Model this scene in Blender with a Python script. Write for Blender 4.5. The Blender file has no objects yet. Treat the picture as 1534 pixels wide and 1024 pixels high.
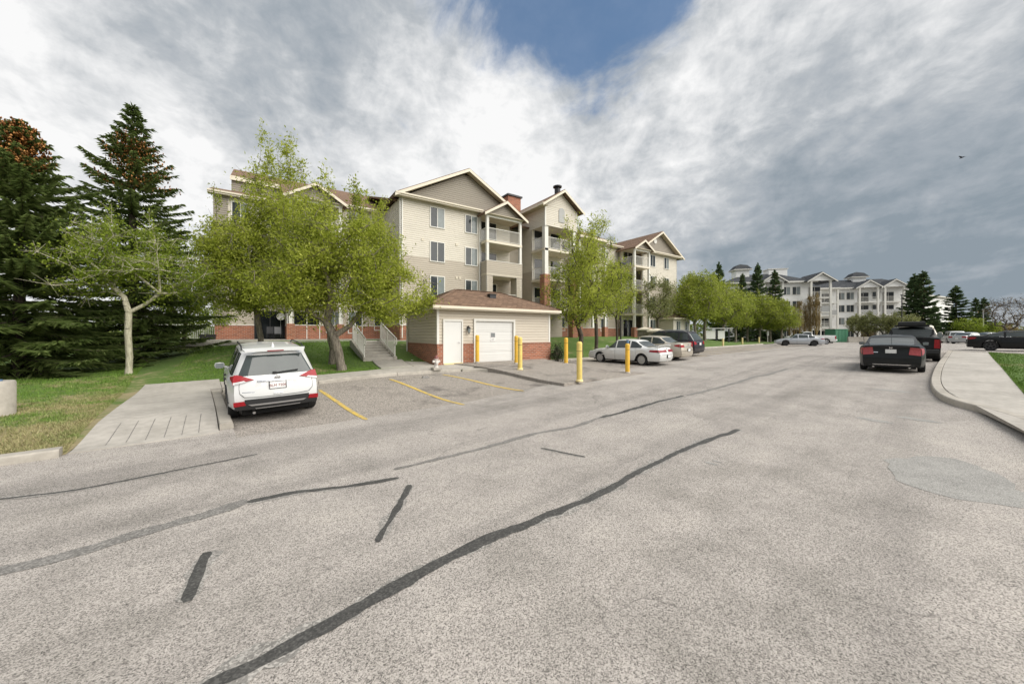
import bpy, math, random
import numpy as np
from mathutils import Vector, Matrix

R = math.radians
scene = bpy.context.scene
COL = scene.collection
random.seed(7)
rng = np.random.default_rng(7)

# ------------------------------------------------------------------ camera
AZ = R(55.7)                      # viewing direction, measured from +X (the building's front runs along X)
EYE = 2.0
FPX = 540.0                       # focal length in pixels of the 1534 px wide photograph
HORIZ = 500.0
cam_d = bpy.data.cameras.new('camera')
cam_d.sensor_width = 36.0
cam_d.lens = FPX / 1534.0 * 36.0
cam_d.shift_y = -(512.0 - HORIZ) / 1534.0
cam_d.clip_end = 5000
cam_d.clip_start = 0.05
cam = bpy.data.objects.new('camera', cam_d)
COL.objects.link(cam)
cam.location = (0, 0, EYE)
cam.rotation_euler = (R(90), 0, AZ - R(90))
scene.camera = cam

# ------------------------------------------------------------------ light
EXPO = 1.62
EF = 2 ** EXPO
SUN_EL, SUN_AZ = R(41), R(-60)    # azimuth measured from +X
sun_d = bpy.data.lights.new('sun', 'SUN')
sun_d.energy = 1.5
sun_d.angle = R(66)
sun_d.color = (1.0, 0.955, 0.88)
sun = bpy.data.objects.new('sun', sun_d)
COL.objects.link(sun)
sdir = Vector((math.cos(SUN_EL) * math.cos(SUN_AZ), math.cos(SUN_EL) * math.sin(SUN_AZ), math.sin(SUN_EL)))
sun.rotation_euler = sdir.to_track_quat('Z', 'Y').to_euler()

scene.view_settings.view_transform = 'Standard'
scene.view_settings.look = 'None'
scene.view_settings.exposure = EXPO
scene.view_settings.gamma = 1.0
scene.view_settings.use_curve_mapping = False
scene.render.engine = 'CYCLES'
scene.cycles.max_bounces = 6
scene.cycles.transparent_max_bounces = 6
scene.cycles.use_denoising = True


def lin(c):
    """sRGB 0..255 -> linear"""
    out = []
    for v in c:
        v = v / 255.0
        out.append(v / 12.92 if v <= 0.04045 else ((v + 0.055) / 1.055) ** 2.4)
    return out


class NT:
    """small helper to write node trees"""
    def __init__(s, tree):
        s.t = tree
        s.n = tree.nodes
        s.l = tree.links

    def node(s, typ, **kw):
        n = s.n.new(typ)
        for k, v in kw.items():
            setattr(n, k, v)
        return n

    def put(s, sock, v):
        if hasattr(v, 'is_output') or isinstance(v, bpy.types.NodeSocket):
            s.l.new(v, sock)
        elif v is not None:
            if isinstance(v, (tuple, list)) and len(v) == 3 and sock.type == 'RGBA':
                v = (*v, 1)
            sock.default_value = v

    def math(s, op, a, b=None, c=None, clamp=False):
        n = s.node('ShaderNodeMath', operation=op, use_clamp=clamp)
        s.put(n.inputs[0], a)
        if b is not None: s.put(n.inputs[1], b)
        if c is not None: s.put(n.inputs[2], c)
        return n.outputs[0]

    def vmath(s, op, a, b=None):
        n = s.node('ShaderNodeVectorMath', operation=op)
        s.put(n.inputs[0], a)
        if b is not None: s.put(n.inputs[1], b)
        return n.outputs['Value'] if op in ('DOT_PRODUCT', 'LENGTH', 'DISTANCE') else n.outputs[0]

    def mix(s, f, a, b, typ='MIX'):
        n = s.node('ShaderNodeMix', data_type='RGBA', blend_type=typ)
        s.put(n.inputs[0], f)
        s.put(n.inputs[6], a)
        s.put(n.inputs[7], b)
        return n.outputs[2]

    def noise(s, vec, scale, detail=4, rough=0.5, dist=0.0, col=False):
        n = s.node('ShaderNodeTexNoise')
        if vec is not None: s.put(n.inputs['Vector'], vec)
        n.inputs['Scale'].default_value = scale
        n.inputs['Detail'].default_value = detail
        n.inputs['Roughness'].default_value = rough
        n.inputs['Distortion'].default_value = dist
        return n.outputs['Color' if col else 'Fac']

    def ss(s, x, a, b):
        n = s.node('ShaderNodeMapRange', interpolation_type='SMOOTHSTEP')
        s.put(n.inputs[0], x)
        s.put(n.inputs[1], a)
        s.put(n.inputs[2], b)
        return n.outputs[0]

    def ramp(s, f, stops):
        n = s.node('ShaderNodeValToRGB')
        s.put(n.inputs[0], f)
        e = n.color_ramp.elements
        while len(e) < len(stops): e.new(0.5)
        for i, (p, c) in enumerate(stops):
            e[i].position = p
            e[i].color = (*c, 1) if len(c) == 3 else c
        return n.outputs[0]

    def comb(s, x, y, z):
        n = s.node('ShaderNodeCombineXYZ')
        s.put(n.inputs[0], x); s.put(n.inputs[1], y); s.put(n.inputs[2], z)
        return n.outputs[0]

    def sep(s, v):
        n = s.node('ShaderNodeSeparateXYZ')
        s.put(n.inputs[0], v)
        return n.outputs


def view_dir(px, py):
    u, w = (px - 767) / FPX, (HORIZ - py) / FPX
    d = Vector((math.cos(AZ) + math.sin(AZ) * u, math.sin(AZ) - math.cos(AZ) * u, w))
    return d.normalized()


# ------------------------------------------------------------------ sky: daylight sky seen through torn stratocumulus
world = bpy.data.worlds.new('World')
scene.world = world
world.use_nodes = True
W = NT(world.node_tree)
W.n.clear()
STR = 0.1
tc = W.node('ShaderNodeTexCoord')
dvec = tc.outputs['Generated']
dx, dy, dz = W.sep(dvec)
sky = W.node('ShaderNodeTexSky', sky_type='NISHITA', sun_disc=False, sun_elevation=SUN_EL, sun_rotation=R(90) - SUN_AZ)
zc = W.math('MAXIMUM', dz, 0.0)
inv = W.math('DIVIDE', 1.0, W.math('ADD', zc, 0.16))
# cloud layer coordinates: f along the wind, r across it
WIND = AZ + R(2)
f_ = W.math('ADD', W.math('MULTIPLY', dx, math.cos(WIND)), W.math('MULTIPLY', dy, math.sin(WIND)))
r_ = W.math('SUBTRACT', W.math('MULTIPLY', dx, math.sin(WIND)), W.math('MULTIPLY', dy, math.cos(WIND)))
pf = W.math('MULTIPLY', f_, inv)
pr = W.math('MULTIPLY', r_, inv)
p1 = W.comb(W.math('MULTIPLY', pf, 0.55), pr, 3.7)
p2 = W.comb(W.math('MULTIPLY', pf, 0.75), pr, 8.1)
nA = W.noise(p1, 1.25, 6, 0.55, 0.6)
nB = W.noise(p2, 3.4, 9, 0.62, 0.35)
nC = W.noise(dvec, 5.5, 7, 0.6, 0.5)
nD = W.noise(W.vmath('MULTIPLY', dvec, (1, 1, 1.7)), 15.0, 8, 0.62, 0.3)


def lobe(px, py, a, b):
    d = view_dir(px, py)
    dot = W.vmath('DOT_PRODUCT', dvec, tuple(d))
    return W.ss(dot, math.cos(R(a)), math.cos(R(b)))


shade = W.math('SUBTRACT', W.math('ADD', W.math('ADD', W.math('MULTIPLY', nA, 0.58), W.math('MULTIPLY', nB, 0.30)), W.math('ADD', W.math('MULTIPLY', nC, 0.56), W.math('MULTIPLY', nD, 0.36))), 0.335)      # about 0.3 .. 0.8
storm = lobe(1560, 395, 38, 6)              # the rain bank low on the right
storm2 = lobe(1230, 350, 17, 4)
bright = lobe(700, 235, 26, 3)
bright2 = lobe(60, 330, 34, 6)
bright3 = lobe(1330, 60, 24, 5)
greyl = lobe(430, 50, 24, 6)
shade = W.math('SUBTRACT', shade, W.math('MULTIPLY', storm, 0.24))
shade = W.math('SUBTRACT', shade, W.math('MULTIPLY', storm2, 0.07))
shade = W.math('ADD', shade, W.math('MULTIPLY', bright, 0.19))
shade = W.math('ADD', shade, W.math('MULTIPLY', bright2, 0.17))
shade = W.math('ADD', shade, W.math('MULTIPLY', bright3, 0.08))
shade = W.math('SUBTRACT', shade, W.math('MULTIPLY', greyl, 0.12))
k = 1.0 / (EF * STR)


def cc(c):
    return tuple(v * k for v in lin(c))


ccol = W.ramp(shade, [(0.28, cc((144, 156, 166))), (0.41, cc((167, 175, 183))), (0.51, cc((188, 193, 198))),
                      (0.62, cc((221, 223, 225))), (0.74, cc((250, 250, 250)))])
hole = W.math('ADD', W.math('MULTIPLY', lobe(850, -95, 23, 3), 0.62), W.math('MULTIPLY', W.math('SUBTRACT', nB, 0.5), 1.35))
hole = W.math('ADD', hole, W.math('MULTIPLY', W.math('SUBTRACT', nA, 0.5), -0.7))
hole = W.ss(hole, 0.22, 0.60)
blue = W.mix(0.72, sky.outputs[0], cc((54, 92, 128)))
col = W.mix(W.math('MULTIPLY', hole, 0.92), ccol, blue)
below = W.ss(dz, -0.02, 0.0)
col = W.mix(below, cc((120, 125, 120)), col)
bg = W.node('ShaderNodeBackground')
W.put(bg.inputs[0], col)
bg.inputs[1].default_value = STR
wo = W.node('ShaderNodeOutputWorld')
W.l.new(bg.outputs[0], wo.inputs[0])

# ------------------------------------------------------------------ materials


def base_mat(name):
    m = bpy.data.materials.new(name)
    m.use_nodes = True
    t = NT(m.node_tree)
    b = m.node_tree.nodes['Principled BSDF']
    return m, t, b


def bump(t, b, h, strength=0.3, dist=0.02):
    n = t.node('ShaderNodeBump')
    n.inputs['Strength'].default_value = strength
    n.inputs['Distance'].default_value = dist
    t.put(n.inputs['Height'], h)
    t.l.new(n.outputs[0], b.inputs['Normal'])


def objco(t):
    return t.node('ShaderNodeTexCoord').outputs['Object']


def wpos(t):
    return t.node('ShaderNodeNewGeometry').outputs['Position']


def plain(name, c, rough=0.6, metal=0.0, var=0.12, scale=3.0, spec=0.5, coat=0.0, fine=0.0):
    m, t, b = base_mat(name)
    co = objco(t)
    n = t.noise(co, scale, 5, 0.6)
    lo = tuple(max(0, v * (1 - var)) for v in c)
    hi = tuple(min(1, v * (1 + var)) for v in c)
    t.put(b.inputs['Base Color'], t.mix(n, lo, hi))
    b.inputs['Roughness'].default_value = rough
    b.inputs['Metallic'].default_value = metal
    b.inputs['Specular IOR Level'].default_value = spec
    b.inputs['Coat Weight'].default_value = coat
    b.inputs['Coat Roughness'].default_value = 0.04
    if fine:
        bump(t, b, t.noise(co, 60, 3), fine, 0.01)
    return m


def paint(name, c, dirt=0.25, metal=0.0, rough=0.32):
    """car paint with a clear coat, road dust low down"""
    m, t, b = base_mat(name)
    co = objco(t)
    z = t.sep(co)[2]
    n = t.noise(co, 5, 6, 0.65)
    low = t.math('MULTIPLY', t.math('SUBTRACT', 1.0, t.ss(z, 0.15, 0.75)), t.math('MULTIPLY', n, dirt * 2.0))
    t.put(b.inputs['Base Color'], t.mix(low, tuple(c), (0.20, 0.18, 0.15)))
    t.put(b.inputs['Roughness'], t.math('ADD', rough, t.math('MULTIPLY', n, 0.12)))
    b.inputs['Metallic'].default_value = metal
    dark = max(c) < 0.05
    b.inputs['Coat Weight'].default_value = 0.22 if dark else 0.7
    b.inputs['Specular IOR Level'].default_value = 0.15 if dark else 0.5
    t.put(b.inputs['Coat Roughness'], t.math('ADD', 0.03, t.math('MULTIPLY', low, 0.4)))
    return m


M = {}


def mk_materials():
    # asphalt with exposed aggregate
    m, t, b = base_mat('asphalt')
    P = wpos(t)
    v = t.node('ShaderNodeTexVoronoi'); v.inputs['Scale'].default_value = 122; t.put(v.inputs['Vector'], P)
    v2 = t.node('ShaderNodeTexVoronoi'); v2.inputs['Scale'].default_value = 260; t.put(v2.inputs['Vector'], P)
    g1 = t.sep(v.outputs['Color'])[0]
    g2 = t.sep(v2.outputs['Color'])[1]
    grain = t.math('ADD', t.math('MULTIPLY', g1, 0.6), t.math('MULTIPLY', g2, 0.4))
    gcol = t.ramp(grain, [(0.10, (0.055, 0.051, 0.047)), (0.28, (0.215, 0.204, 0.19)), (0.5, (0.37, 0.351, 0.33)), (0.88, (0.55, 0.522, 0.492))])
    big = t.noise(P, 0.16, 5, 0.6)
    mid = t.noise(P, 1.3, 5, 0.65)
    tone = t.ramp(t.math('ADD', t.math('MULTIPLY', big, 0.55), t.math('MULTIPLY', mid, 0.45)),
                  [(0.34, (0.70, 0.69, 0.67)), (0.5, (0.98, 0.96, 0.95)), (0.66, (1.14, 1.12, 1.09))])
    # wheel paths and seams along the road
    wx, wy, _z = t.sep(P)
    al = t.math('ADD', t.math('MULTIPLY', wx, 0.9925), t.math('MULTIPLY', wy, 0.1219))
    ac = t.math('SUBTRACT', t.math('MULTIPLY', wy, 0.9925), t.math('MULTIPLY', wx, 0.1219))
    lane = t.noise(t.comb(t.math('MULTIPLY', al, 0.035), t.math('MULTIPLY', ac, 0.75), 0.0), 1.0, 5, 0.6, 0.2)
    # oily, darker spots
    sp = t.noise(P, 0.85, 3, 0.55, 0.4)
    spot = t.ss(sp, 0.66, 0.80)
    # hairline cracking, broken up, and small drips
    vc = t.node('ShaderNodeTexVoronoi', feature='DISTANCE_TO_EDGE')
    nw = t.node('ShaderNodeTexNoise'); nw.inputs['Scale'].default_value = 2.3; nw.inputs['Detail'].default_value = 5
    t.put(nw.inputs['Vector'], P)
    ad = t.node('ShaderNodeVectorMath', operation='MULTIPLY_ADD')
    t.put(ad.inputs[0], nw.outputs['Color']); ad.inputs[1].default_value = (0.7, 0.7, 0.0); t.put(ad.inputs[2], P)
    t.put(vc.inputs['Vector'], ad.outputs[0]); vc.inputs['Scale'].default_value = 0.42
    hair = t.math('MULTIPLY', t.math('SUBTRACT', 1.0, t.ss(vc.outputs['Distance'], 0.0015, 0.006)), t.ss(t.noise(P, 0.45, 3, 0.6), 0.50, 0.62))
    vd = t.node('ShaderNodeTexVoronoi'); vd.inputs['Scale'].default_value = 1.7; t.put(vd.inputs['Vector'], P)
    drip = t.math('MULTIPLY', t.math('SUBTRACT', 1.0, t.ss(vd.outputs['Distance'], 0.03, 0.10)), t.ss(t.sep(vd.outputs['Color'])[0], 0.62, 0.75))
    c = t.mix(1.0, gcol, tone, 'MULTIPLY')
    c = t.mix(1.0, c, t.ramp(lane, [(0.32, (0.72, 0.71, 0.70)), (0.5, (1.0, 0.985, 0.97)), (0.7, (1.12, 1.1, 1.08))]), 'MULTIPLY')
    c = t.mix(t.math('MULTIPLY', spot, 0.45), c, (0.10, 0.095, 0.09))
    c = t.mix(t.math('MULTIPLY', hair, 0.35), c, (0.05, 0.047, 0.043))
    c = t.mix(t.math('MULTIPLY', drip, 0.32), c, (0.09, 0.085, 0.08))
    t.put(b.inputs['Base Color'], c)
    b.inputs['Roughness'].default_value = 0.88
    bump(t, b, grain, 0.4, 0.008)
    M['asphalt'] = m

    # stall asphalt (browner, dusty, oil stained)
    m, t, b = base_mat('stall_asphalt')
    P = wpos(t)
    v = t.node('ShaderNodeTexVoronoi'); v.inputs['Scale'].default_value = 75; t.put(v.inputs['Vector'], P)
    g1 = t.sep(v.outputs['Color'])[0]
    gcol = t.ramp(g1, [(0.1, (0.10, 0.09, 0.08)), (0.4, (0.28, 0.25, 0.218)), (0.9, (0.44, 0.395, 0.35))])
    mid = t.noise(P, 0.7, 5, 0.62, 0.3)
    c = t.mix(t.ss(mid, 0.50, 0.74), gcol, (0.10, 0.088, 0.08))
    t.put(b.inputs['Base Color'], c)
    b.inputs['Roughness'].default_value = 0.9
    bump(t, b, g1, 0.4, 0.01)
    M['stall'] = m

    # a thin skin patch: the same stone, darker binder
    m, t, b = base_mat('patch')
    P = wpos(t)
    v = t.node('ShaderNodeTexVoronoi'); v.inputs['Scale'].default_value = 150; t.put(v.inputs['Vector'], P)
    g1 = t.sep(v.outputs['Color'])[0]
    n = t.noise(P, 2.5, 6, 0.65)
    c = t.ramp(t.math('ADD', t.math('MULTIPLY', g1, 0.6), t.math('MULTIPLY', n, 0.5)), [(0.2, (0.13, 0.127, 0.118)), (0.5, (0.275, 0.267, 0.25)), (0.85, (0.42, 0.405, 0.38))])
    t.put(b.inputs['Base Color'], c)
    b.inputs['Roughness'].default_value = 0.85
    bump(t, b, g1, 0.3, 0.006)
    M['patch'] = m
    for nm, colr, amt in (('sealant', (0.060, 0.058, 0.054), 0.6), ('old_sealant', (0.19, 0.18, 0.167), 0.55), ('seal_smear', (0.26, 0.245, 0.225), 0.6)):
        m, t, b = base_mat(nm)
        P = wpos(t)
        v = t.node('ShaderNodeTexVoronoi'); v.inputs['Scale'].default_value = 80; t.put(v.inputs['Vector'], P)
        g1 = t.sep(v.outputs['Color'])[0]
        n = t.noise(P, 6, 5, 0.6)
        c = t.ramp(t.math('ADD', t.math('MULTIPLY', g1, amt), t.math('MULTIPLY', n, 1 - amt)),
                   [(0.2, tuple(x * 0.6 for x in colr)), (0.55, colr), (0.85, tuple(x * 1.9 for x in colr))])
        t.put(b.inputs['Base Color'], c)
        b.inputs['Roughness'].default_value = 0.7
        bump(t, b, g1, 0.3, 0.006)
        M[nm] = m

    # concrete
    for nm, c0, c1 in (('concrete', (0.33, 0.308, 0.275), (0.52, 0.487, 0.44)), ('kerb_concrete', (0.30, 0.277, 0.24), (0.52, 0.48, 0.42))):
        m, t, b = base_mat(nm)
        P = wpos(t)
        n = t.noise(P, 0.9, 6, 0.65)
        n2 = t.noise(P, 45, 4, 0.7)
        n3 = t.noise(P, 7, 5, 0.6)
        c = t.mix(t.ss(t.math('ADD', t.math('MULTIPLY', n, 0.6), t.math('MULTIPLY', n3, 0.4)), 0.3, 0.7), c0, c1)
        c = t.mix(t.math('MULTIPLY', n2, 0.35), c, (0.24, 0.215, 0.185))
        t.put(b.inputs['Base Color'], c)
        b.inputs['Roughness'].default_value = 0.85
        bump(t, b, n2, 0.25, 0.008)
        M[nm] = m

    # lawn soil and blades share the green / straw pattern
    def lawn_col(t, P, greens, straws):
        n = t.noise(P, 0.33, 4, 0.6, 0.6)
        n2 = t.noise(P, 2.2, 5, 0.65)
        n3 = t.noise(P, 14, 4, 0.6)
        px, py, _ = t.sep(P)
        # strip by the road on the left is worn and dry
        dry = t.math('MULTIPLY', t.math('SUBTRACT', 1.0, t.ss(px, -3.4, -1.2)), t.math('SUBTRACT', 1.0, t.ss(py, 13.5, 19.5)))
        f = t.ss(t.math('ADD', t.math('ADD', t.math('MULTIPLY', n, 0.6), t.math('MULTIPLY', n2, 0.45)), t.math('MULTIPLY', dry, 0.17)), 0.56, 0.72)
        return t.mix(f, t.mix(n3, greens[0], greens[1]), t.mix(n3, straws[0], straws[1]))
    m, t, b = base_mat('lawn_soil')
    P = wpos(t)
    t.put(b.inputs['Base Color'], lawn_col(t, P, ((0.045, 0.10, 0.014), (0.14, 0.22, 0.04)), ((0.24, 0.2, 0.10), (0.37, 0.31, 0.18))))
    b.inputs['Roughness'].default_value = 0.95
    bump(t, b, t.noise(P, 30, 5, 0.7), 0.8, 0.04)
    M['lawn'] = m
    m, t, b = base_mat('grass_blades')
    P = wpos(t)
    g = t.node('ShaderNodeNewGeometry')
    c = lawn_col(t, P, ((0.06, 0.15, 0.017), (0.20, 0.32, 0.05)), ((0.30, 0.25, 0.13), (0.44, 0.38, 0.21)))
    c = t.mix(t.math('MULTIPLY', g.outputs['Random Per Island'], 0.6), c, (0.12, 0.17, 0.04))
    t.put(b.inputs['Base Color'], c)
    b.inputs['Roughness'].default_value = 0.7
    b.inputs['Specular IOR Level'].default_value = 0.2
    M['grass'] = m
    # ground far away
    m, t, b = base_mat('field')
    P = wpos(t)
    n = t.noise(P, 0.05, 6, 0.6)
    t.put(b.inputs['Base Color'], t.mix(n, (0.07, 0.10, 0.03), (0.2, 0.18, 0.1)))
    b.inputs['Roughness'].default_value = 0.95
    M['field'] = m

    # yellow road paint, worn
    m, t, b = base_mat('yellow_marking')
    P = wpos(t)
    n = t.noise(P, 9, 6, 0.7)
    t.put(b.inputs['Base Color'], t.mix(t.ss(n, 0.46, 0.66), (0.60, 0.42, 0.085), (0.32, 0.27, 0.18)))
    b.inputs['Roughness'].default_value = 0.8
    M['marking'] = m

    # bricks
    m, t, b = base_mat('red_brick')
    co = objco(t)
    x, y, z = t.sep(co)
    vec = t.comb(t.math('ADD', x, y), z, 0.0)
    br = t.node('ShaderNodeTexBrick')
    t.put(br.inputs['Vector'], vec)
    br.inputs['Color1'].default_value = (0.40, 0.135, 0.070, 1)
    br.inputs['Color2'].default_value = (0.19, 0.06, 0.034, 1)
    br.inputs['Mortar'].default_value = (0.40, 0.33, 0.27, 1)
    br.inputs['Scale'].default_value = 1.0
    br.inputs['Mortar Size'].default_value = 0.011
    br.inputs['Brick Width'].default_value = 0.29
    br.inputs['Row Height'].default_value = 0.10
    n = t.noise(co, 7, 5, 0.6)
    c = t.mix(t.math('MULTIPLY', n, 0.45), br.outputs['Color'], (0.40, 0.16, 0.085))
    t.put(b.inputs['Base Color'], c)
    b.inputs['Roughness'].default_value = 0.85
    bump(t, b, t.math('SUBTRACT', 1.0, br.outputs['Fac']), 0.5, 0.02)
    M['brick'] = m

    # stone veneer
    m, t, b = base_mat('stone')
    co = objco(t)
    x, y, z = t.sep(co)
    br = t.node('ShaderNodeTexBrick')
    t.put(br.inputs['Vector'], t.comb(t.math('ADD', x, y), z, 0.0))
    br.inputs['Color1'].default_value = (0.36, 0.31, 0.23, 1)
    br.inputs['Color2'].default_value = (0.22, 0.19, 0.15, 1)
    br.inputs['Mortar'].default_value = (0.13, 0.11, 0.09, 1)
    br.inputs['Scale'].default_value = 1.0
    br.inputs['Brick Width'].default_value = 0.5
    br.inputs['Row Height'].default_value = 0.22
    t.put(b.inputs['Base Color'], br.outputs['Color'])
    b.inputs['Roughness'].default_value = 0.9
    bump(t, b, t.noise(co, 5, 5), 0.6, 0.05)
    M['stone'] = m

    # shingles
    for nm, a, c2 in (('shingle', (0.25, 0.165, 0.115), (0.115, 0.076, 0.056)), ('dark_shingle', (0.048, 0.053, 0.06), (0.085, 0.088, 0.095))):
        m, t, b = base_mat(nm)
        co = objco(t)
        x, y, z = t.sep(co)
        br = t.node('ShaderNodeTexBrick')
        t.put(br.inputs['Vector'], t.comb(t.math('ADD', x, t.math('MULTIPLY', y, 0.37)), t.math('MULTIPLY', z, 2.5), 0.0))
        br.inputs['Color1'].default_value = (*a, 1)
        br.inputs['Color2'].default_value = (*c2, 1)
        br.inputs['Mortar'].default_value = (*[v * 0.55 for v in c2], 1)
        br.inputs['Scale'].default_value = 1.0
        br.inputs['Mortar Size'].default_value = 0.012
        br.inputs['Brick Width'].default_value = 0.33
        br.inputs['Row Height'].default_value = 0.15
        n = t.noise(co, 1.6, 6, 0.7)
        t.put(b.inputs['Base Color'], t.mix(t.math('MULTIPLY', n, 0.5), br.outputs['Color'], tuple(v * 1.25 for v in a)))
        b.inputs['Roughness'].default_value = 0.95
        b.inputs['Specular IOR Level'].default_value = 0.2
        bump(t, b, t.math('SUBTRACT', 1.0, br.outputs['Fac']), 0.6, 0.03)
        M[nm] = m

    # vinyl siding: weathered, slightly streaky
    for nm, c in (('siding_cream', (0.68, 0.635, 0.55)), ('siding_tan', (0.50, 0.445, 0.37)), ('siding_taupe', (0.30, 0.268, 0.222)),
                  ('siding_garage', (0.60, 0.54, 0.45)), ('siding_white', (0.82, 0.82, 0.805)), ('siding_grey', (0.40, 0.40, 0.39))):
        m, t, b = base_mat(nm)
        co = objco(t)
        n = t.noise(t.vmath('MULTIPLY', co, (0.6, 0.6, 2.2)), 1.2, 6, 0.65)
        t.put(b.inputs['Base Color'], t.mix(n, tuple(v * 0.86 for v in c), tuple(min(1, v * 1.12) for v in c)))
        b.inputs['Roughness'].default_value = 0.55
        b.inputs['Specular IOR Level'].default_value = 0.3
        M[nm] = m

    M['white_trim'] = plain('white_trim', (0.70, 0.685, 0.635), 0.5, var=0.06)
    M['cream_trim'] = plain('cream_trim', (0.68, 0.615, 0.495), 0.5, var=0.07)
    M['soffit'] = plain('soffit', (0.50, 0.44, 0.33), 0.6, var=0.05)
    M['white_door'] = plain('white_door', (0.68, 0.675, 0.65), 0.4, var=0.04)
    M['dark_metal'] = plain('dark_metal', (0.03, 0.03, 0.033), 0.5, 0.3)
    M['steel'] = plain('steel', (0.5, 0.5, 0.5), 0.35, 0.9)
    M['black_plastic'] = plain('black_plastic', (0.018, 0.018, 0.019), 0.55, var=0.3, scale=6)
    M['rubber'] = plain('rubber', (0.014, 0.014, 0.014), 0.85, var=0.4, scale=9)
    M['alloy'] = plain('alloy', (0.52, 0.52, 0.53), 0.32, 0.85, var=0.1)
    M['dark_alloy'] = plain('dark_alloy', (0.05, 0.05, 0.052), 0.4, 0.6, var=0.1)
    M['hubcap'] = plain('hubcap', (0.40, 0.40, 0.39), 0.4, 0.5, var=0.15)
    M['chrome'] = plain('chrome', (0.72, 0.72, 0.73), 0.12, 1.0, var=0.03)
    M['void'] = plain('void', (0.008, 0.008, 0.008), 0.9)
    M['bollard'] = plain('bollard', (0.74, 0.44, 0.045), 0.6, var=0.32, scale=7)
    M['bollard_pale'] = plain('bollard_pale', (0.74, 0.56, 0.16), 0.6, var=0.28, scale=7)
    M['bollard_worn'] = plain('bollard_worn', (0.76, 0.62, 0.30), 0.6, var=0.1, scale=5)
    M['blue_cap'] = plain('blue_cap', (0.11, 0.20, 0.34), 0.5)
    M['green_paint'] = plain('green_paint', (0.07, 0.22, 0.13), 0.5, var=0.15)
    M['hydrant_paint'] = plain('hydrant_paint', (0.62, 0.58, 0.54), 0.5, var=0.15, scale=9)
    M['dark_red'] = plain('dark_red', (0.2, 0.07, 0.06), 0.5)
    M['plate'] = plain('plate', (0.74, 0.74, 0.73), 0.4, var=0.04)
    M['plate_ink'] = plain('plate_ink', (0.22, 0.05, 0.05), 0.5)
    M['sign_white'] = plain('sign_white', (0.75, 0.74, 0.72), 0.5)
    M['sign_grey'] = plain('sign_grey', (0.22, 0.22, 0.23), 0.5)
    M['step'] = M['concrete']
    # glass
    for nm, c, r in (('window_glass', (0.035, 0.042, 0.046), 0.05), ('curtain_glass', (0.20, 0.225, 0.225), 0.10), ('car_glass', (0.042, 0.052, 0.052), 0.03),
                     ('door_glass', (0.012, 0.014, 0.016), 0.06)):
        m, t, b = base_mat(nm)
        co = objco(t)
        n = t.noise(co, 1.7, 4, 0.6, 0.3)
        t.put(b.inputs['Base Color'], t.mix(n, tuple(v * 0.6 for v in c), tuple(v * 1.5 for v in c)))
        b.inputs['Roughness'].default_value = r
        b.inputs['Specular IOR Level'].default_value = 0.5 if nm == 'car_glass' else 0.28
        b.inputs['IOR'].default_value = 1.55 if nm == 'car_glass' else 1.55
        bump(t, b, t.noise(co, 0.9, 2), 0.05, 0.05)
        M[nm] = m
    for nm, c in (('lamp_red', (0.30, 0.012, 0.018)), ('lamp_clear', (0.62, 0.62, 0.62)), ('lamp_dark_red', (0.24, 0.012, 0.02)), ('lamp_pink', (0.38, 0.075, 0.08))):
        m, t, b = base_mat(nm)
        co = objco(t)
        n = t.noise(co, 26, 2, 0.5)
        t.put(b.inputs['Base Color'], t.mix(n, tuple(v * 0.6 for v in c), tuple(min(1, v * 1.3) for v in c)))
        b.inputs['Roughness'].default_value = 0.25
        b.inputs['Specular IOR Level'].default_value = 0.25
        b.inputs['Coat Weight'].default_value = 0.12
        M[nm] = m
    # foliage
    for nm, stops, trans in (
            ('leaf_green', [(0.0, (0.14, 0.185, 0.018)), (0.5, (0.40, 0.46, 0.06)), (1.0, (0.62, 0.65, 0.15))], 0.6),
            ('leaf_mid', [(0.0, (0.12, 0.16, 0.018)), (0.5, (0.31, 0.37, 0.05)), (1.0, (0.47, 0.50, 0.11))], 0.55),
            ('leaf_bright', [(0.0, (0.13, 0.20, 0.018)), (0.5, (0.26, 0.34, 0.038)), (1.0, (0.40, 0.46, 0.09))], 0.5),
            ('leaf_grey', [(0.0, (0.06, 0.09, 0.018)), (0.5, (0.14, 0.185, 0.04)), (1.0, (0.26, 0.29, 0.09))], 0.4),
            ('leaf_pale', [(0.0, (0.14, 0.16, 0.05)), (0.5, (0.26, 0.28, 0.10)), (1.0, (0.36, 0.37, 0.18))], 0.4),
            ('needle', [(0.0, (0.05, 0.085, 0.024)), (0.5, (0.17, 0.235, 0.065)), (1.0, (0.34, 0.40, 0.15))], 0.4),
            ('needle_far', [(0.0, (0.04, 0.08, 0.032)), (0.5, (0.11, 0.17, 0.07)), (1.0, (0.20, 0.26, 0.12))], 0.35),
            ('cone', [(0.0, (0.20, 0.08, 0.025)), (0.5, (0.42, 0.19, 0.06)), (1.0, (0.58, 0.30, 0.11))], 0.0),
            ('dry_twig', [(0.0, (0.14, 0.10, 0.04)), (0.5, (0.25, 0.18, 0.07)), (1.0, (0.33, 0.27, 0.12))], 0.1),
            ('shrub_dark', [(0.0, (0.012, 0.025, 0.010)), (0.5, (0.035, 0.06, 0.02)), (1.0, (0.07, 0.10, 0.035))], 0.2)):
        m, t, b = base_mat(nm)
        g = t.node('ShaderNodeNewGeometry')
        f = g.outputs['Random Per Island']
        big = t.noise(g.outputs['Position'], 0.55, 3, 0.6)
        f = t.math('ADD', t.math('MULTIPLY', f, 0.7), t.math('MULTIPLY', t.math('SUBTRACT', big, 0.35), 0.9), clamp=True)
        c = t.ramp(f, stops)
        t.put(b.inputs['Base Color'], c)
        b.inputs['Roughness'].default_value = 0.6
        b.inputs['Specular IOR Level'].default_value = 0.25
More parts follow.
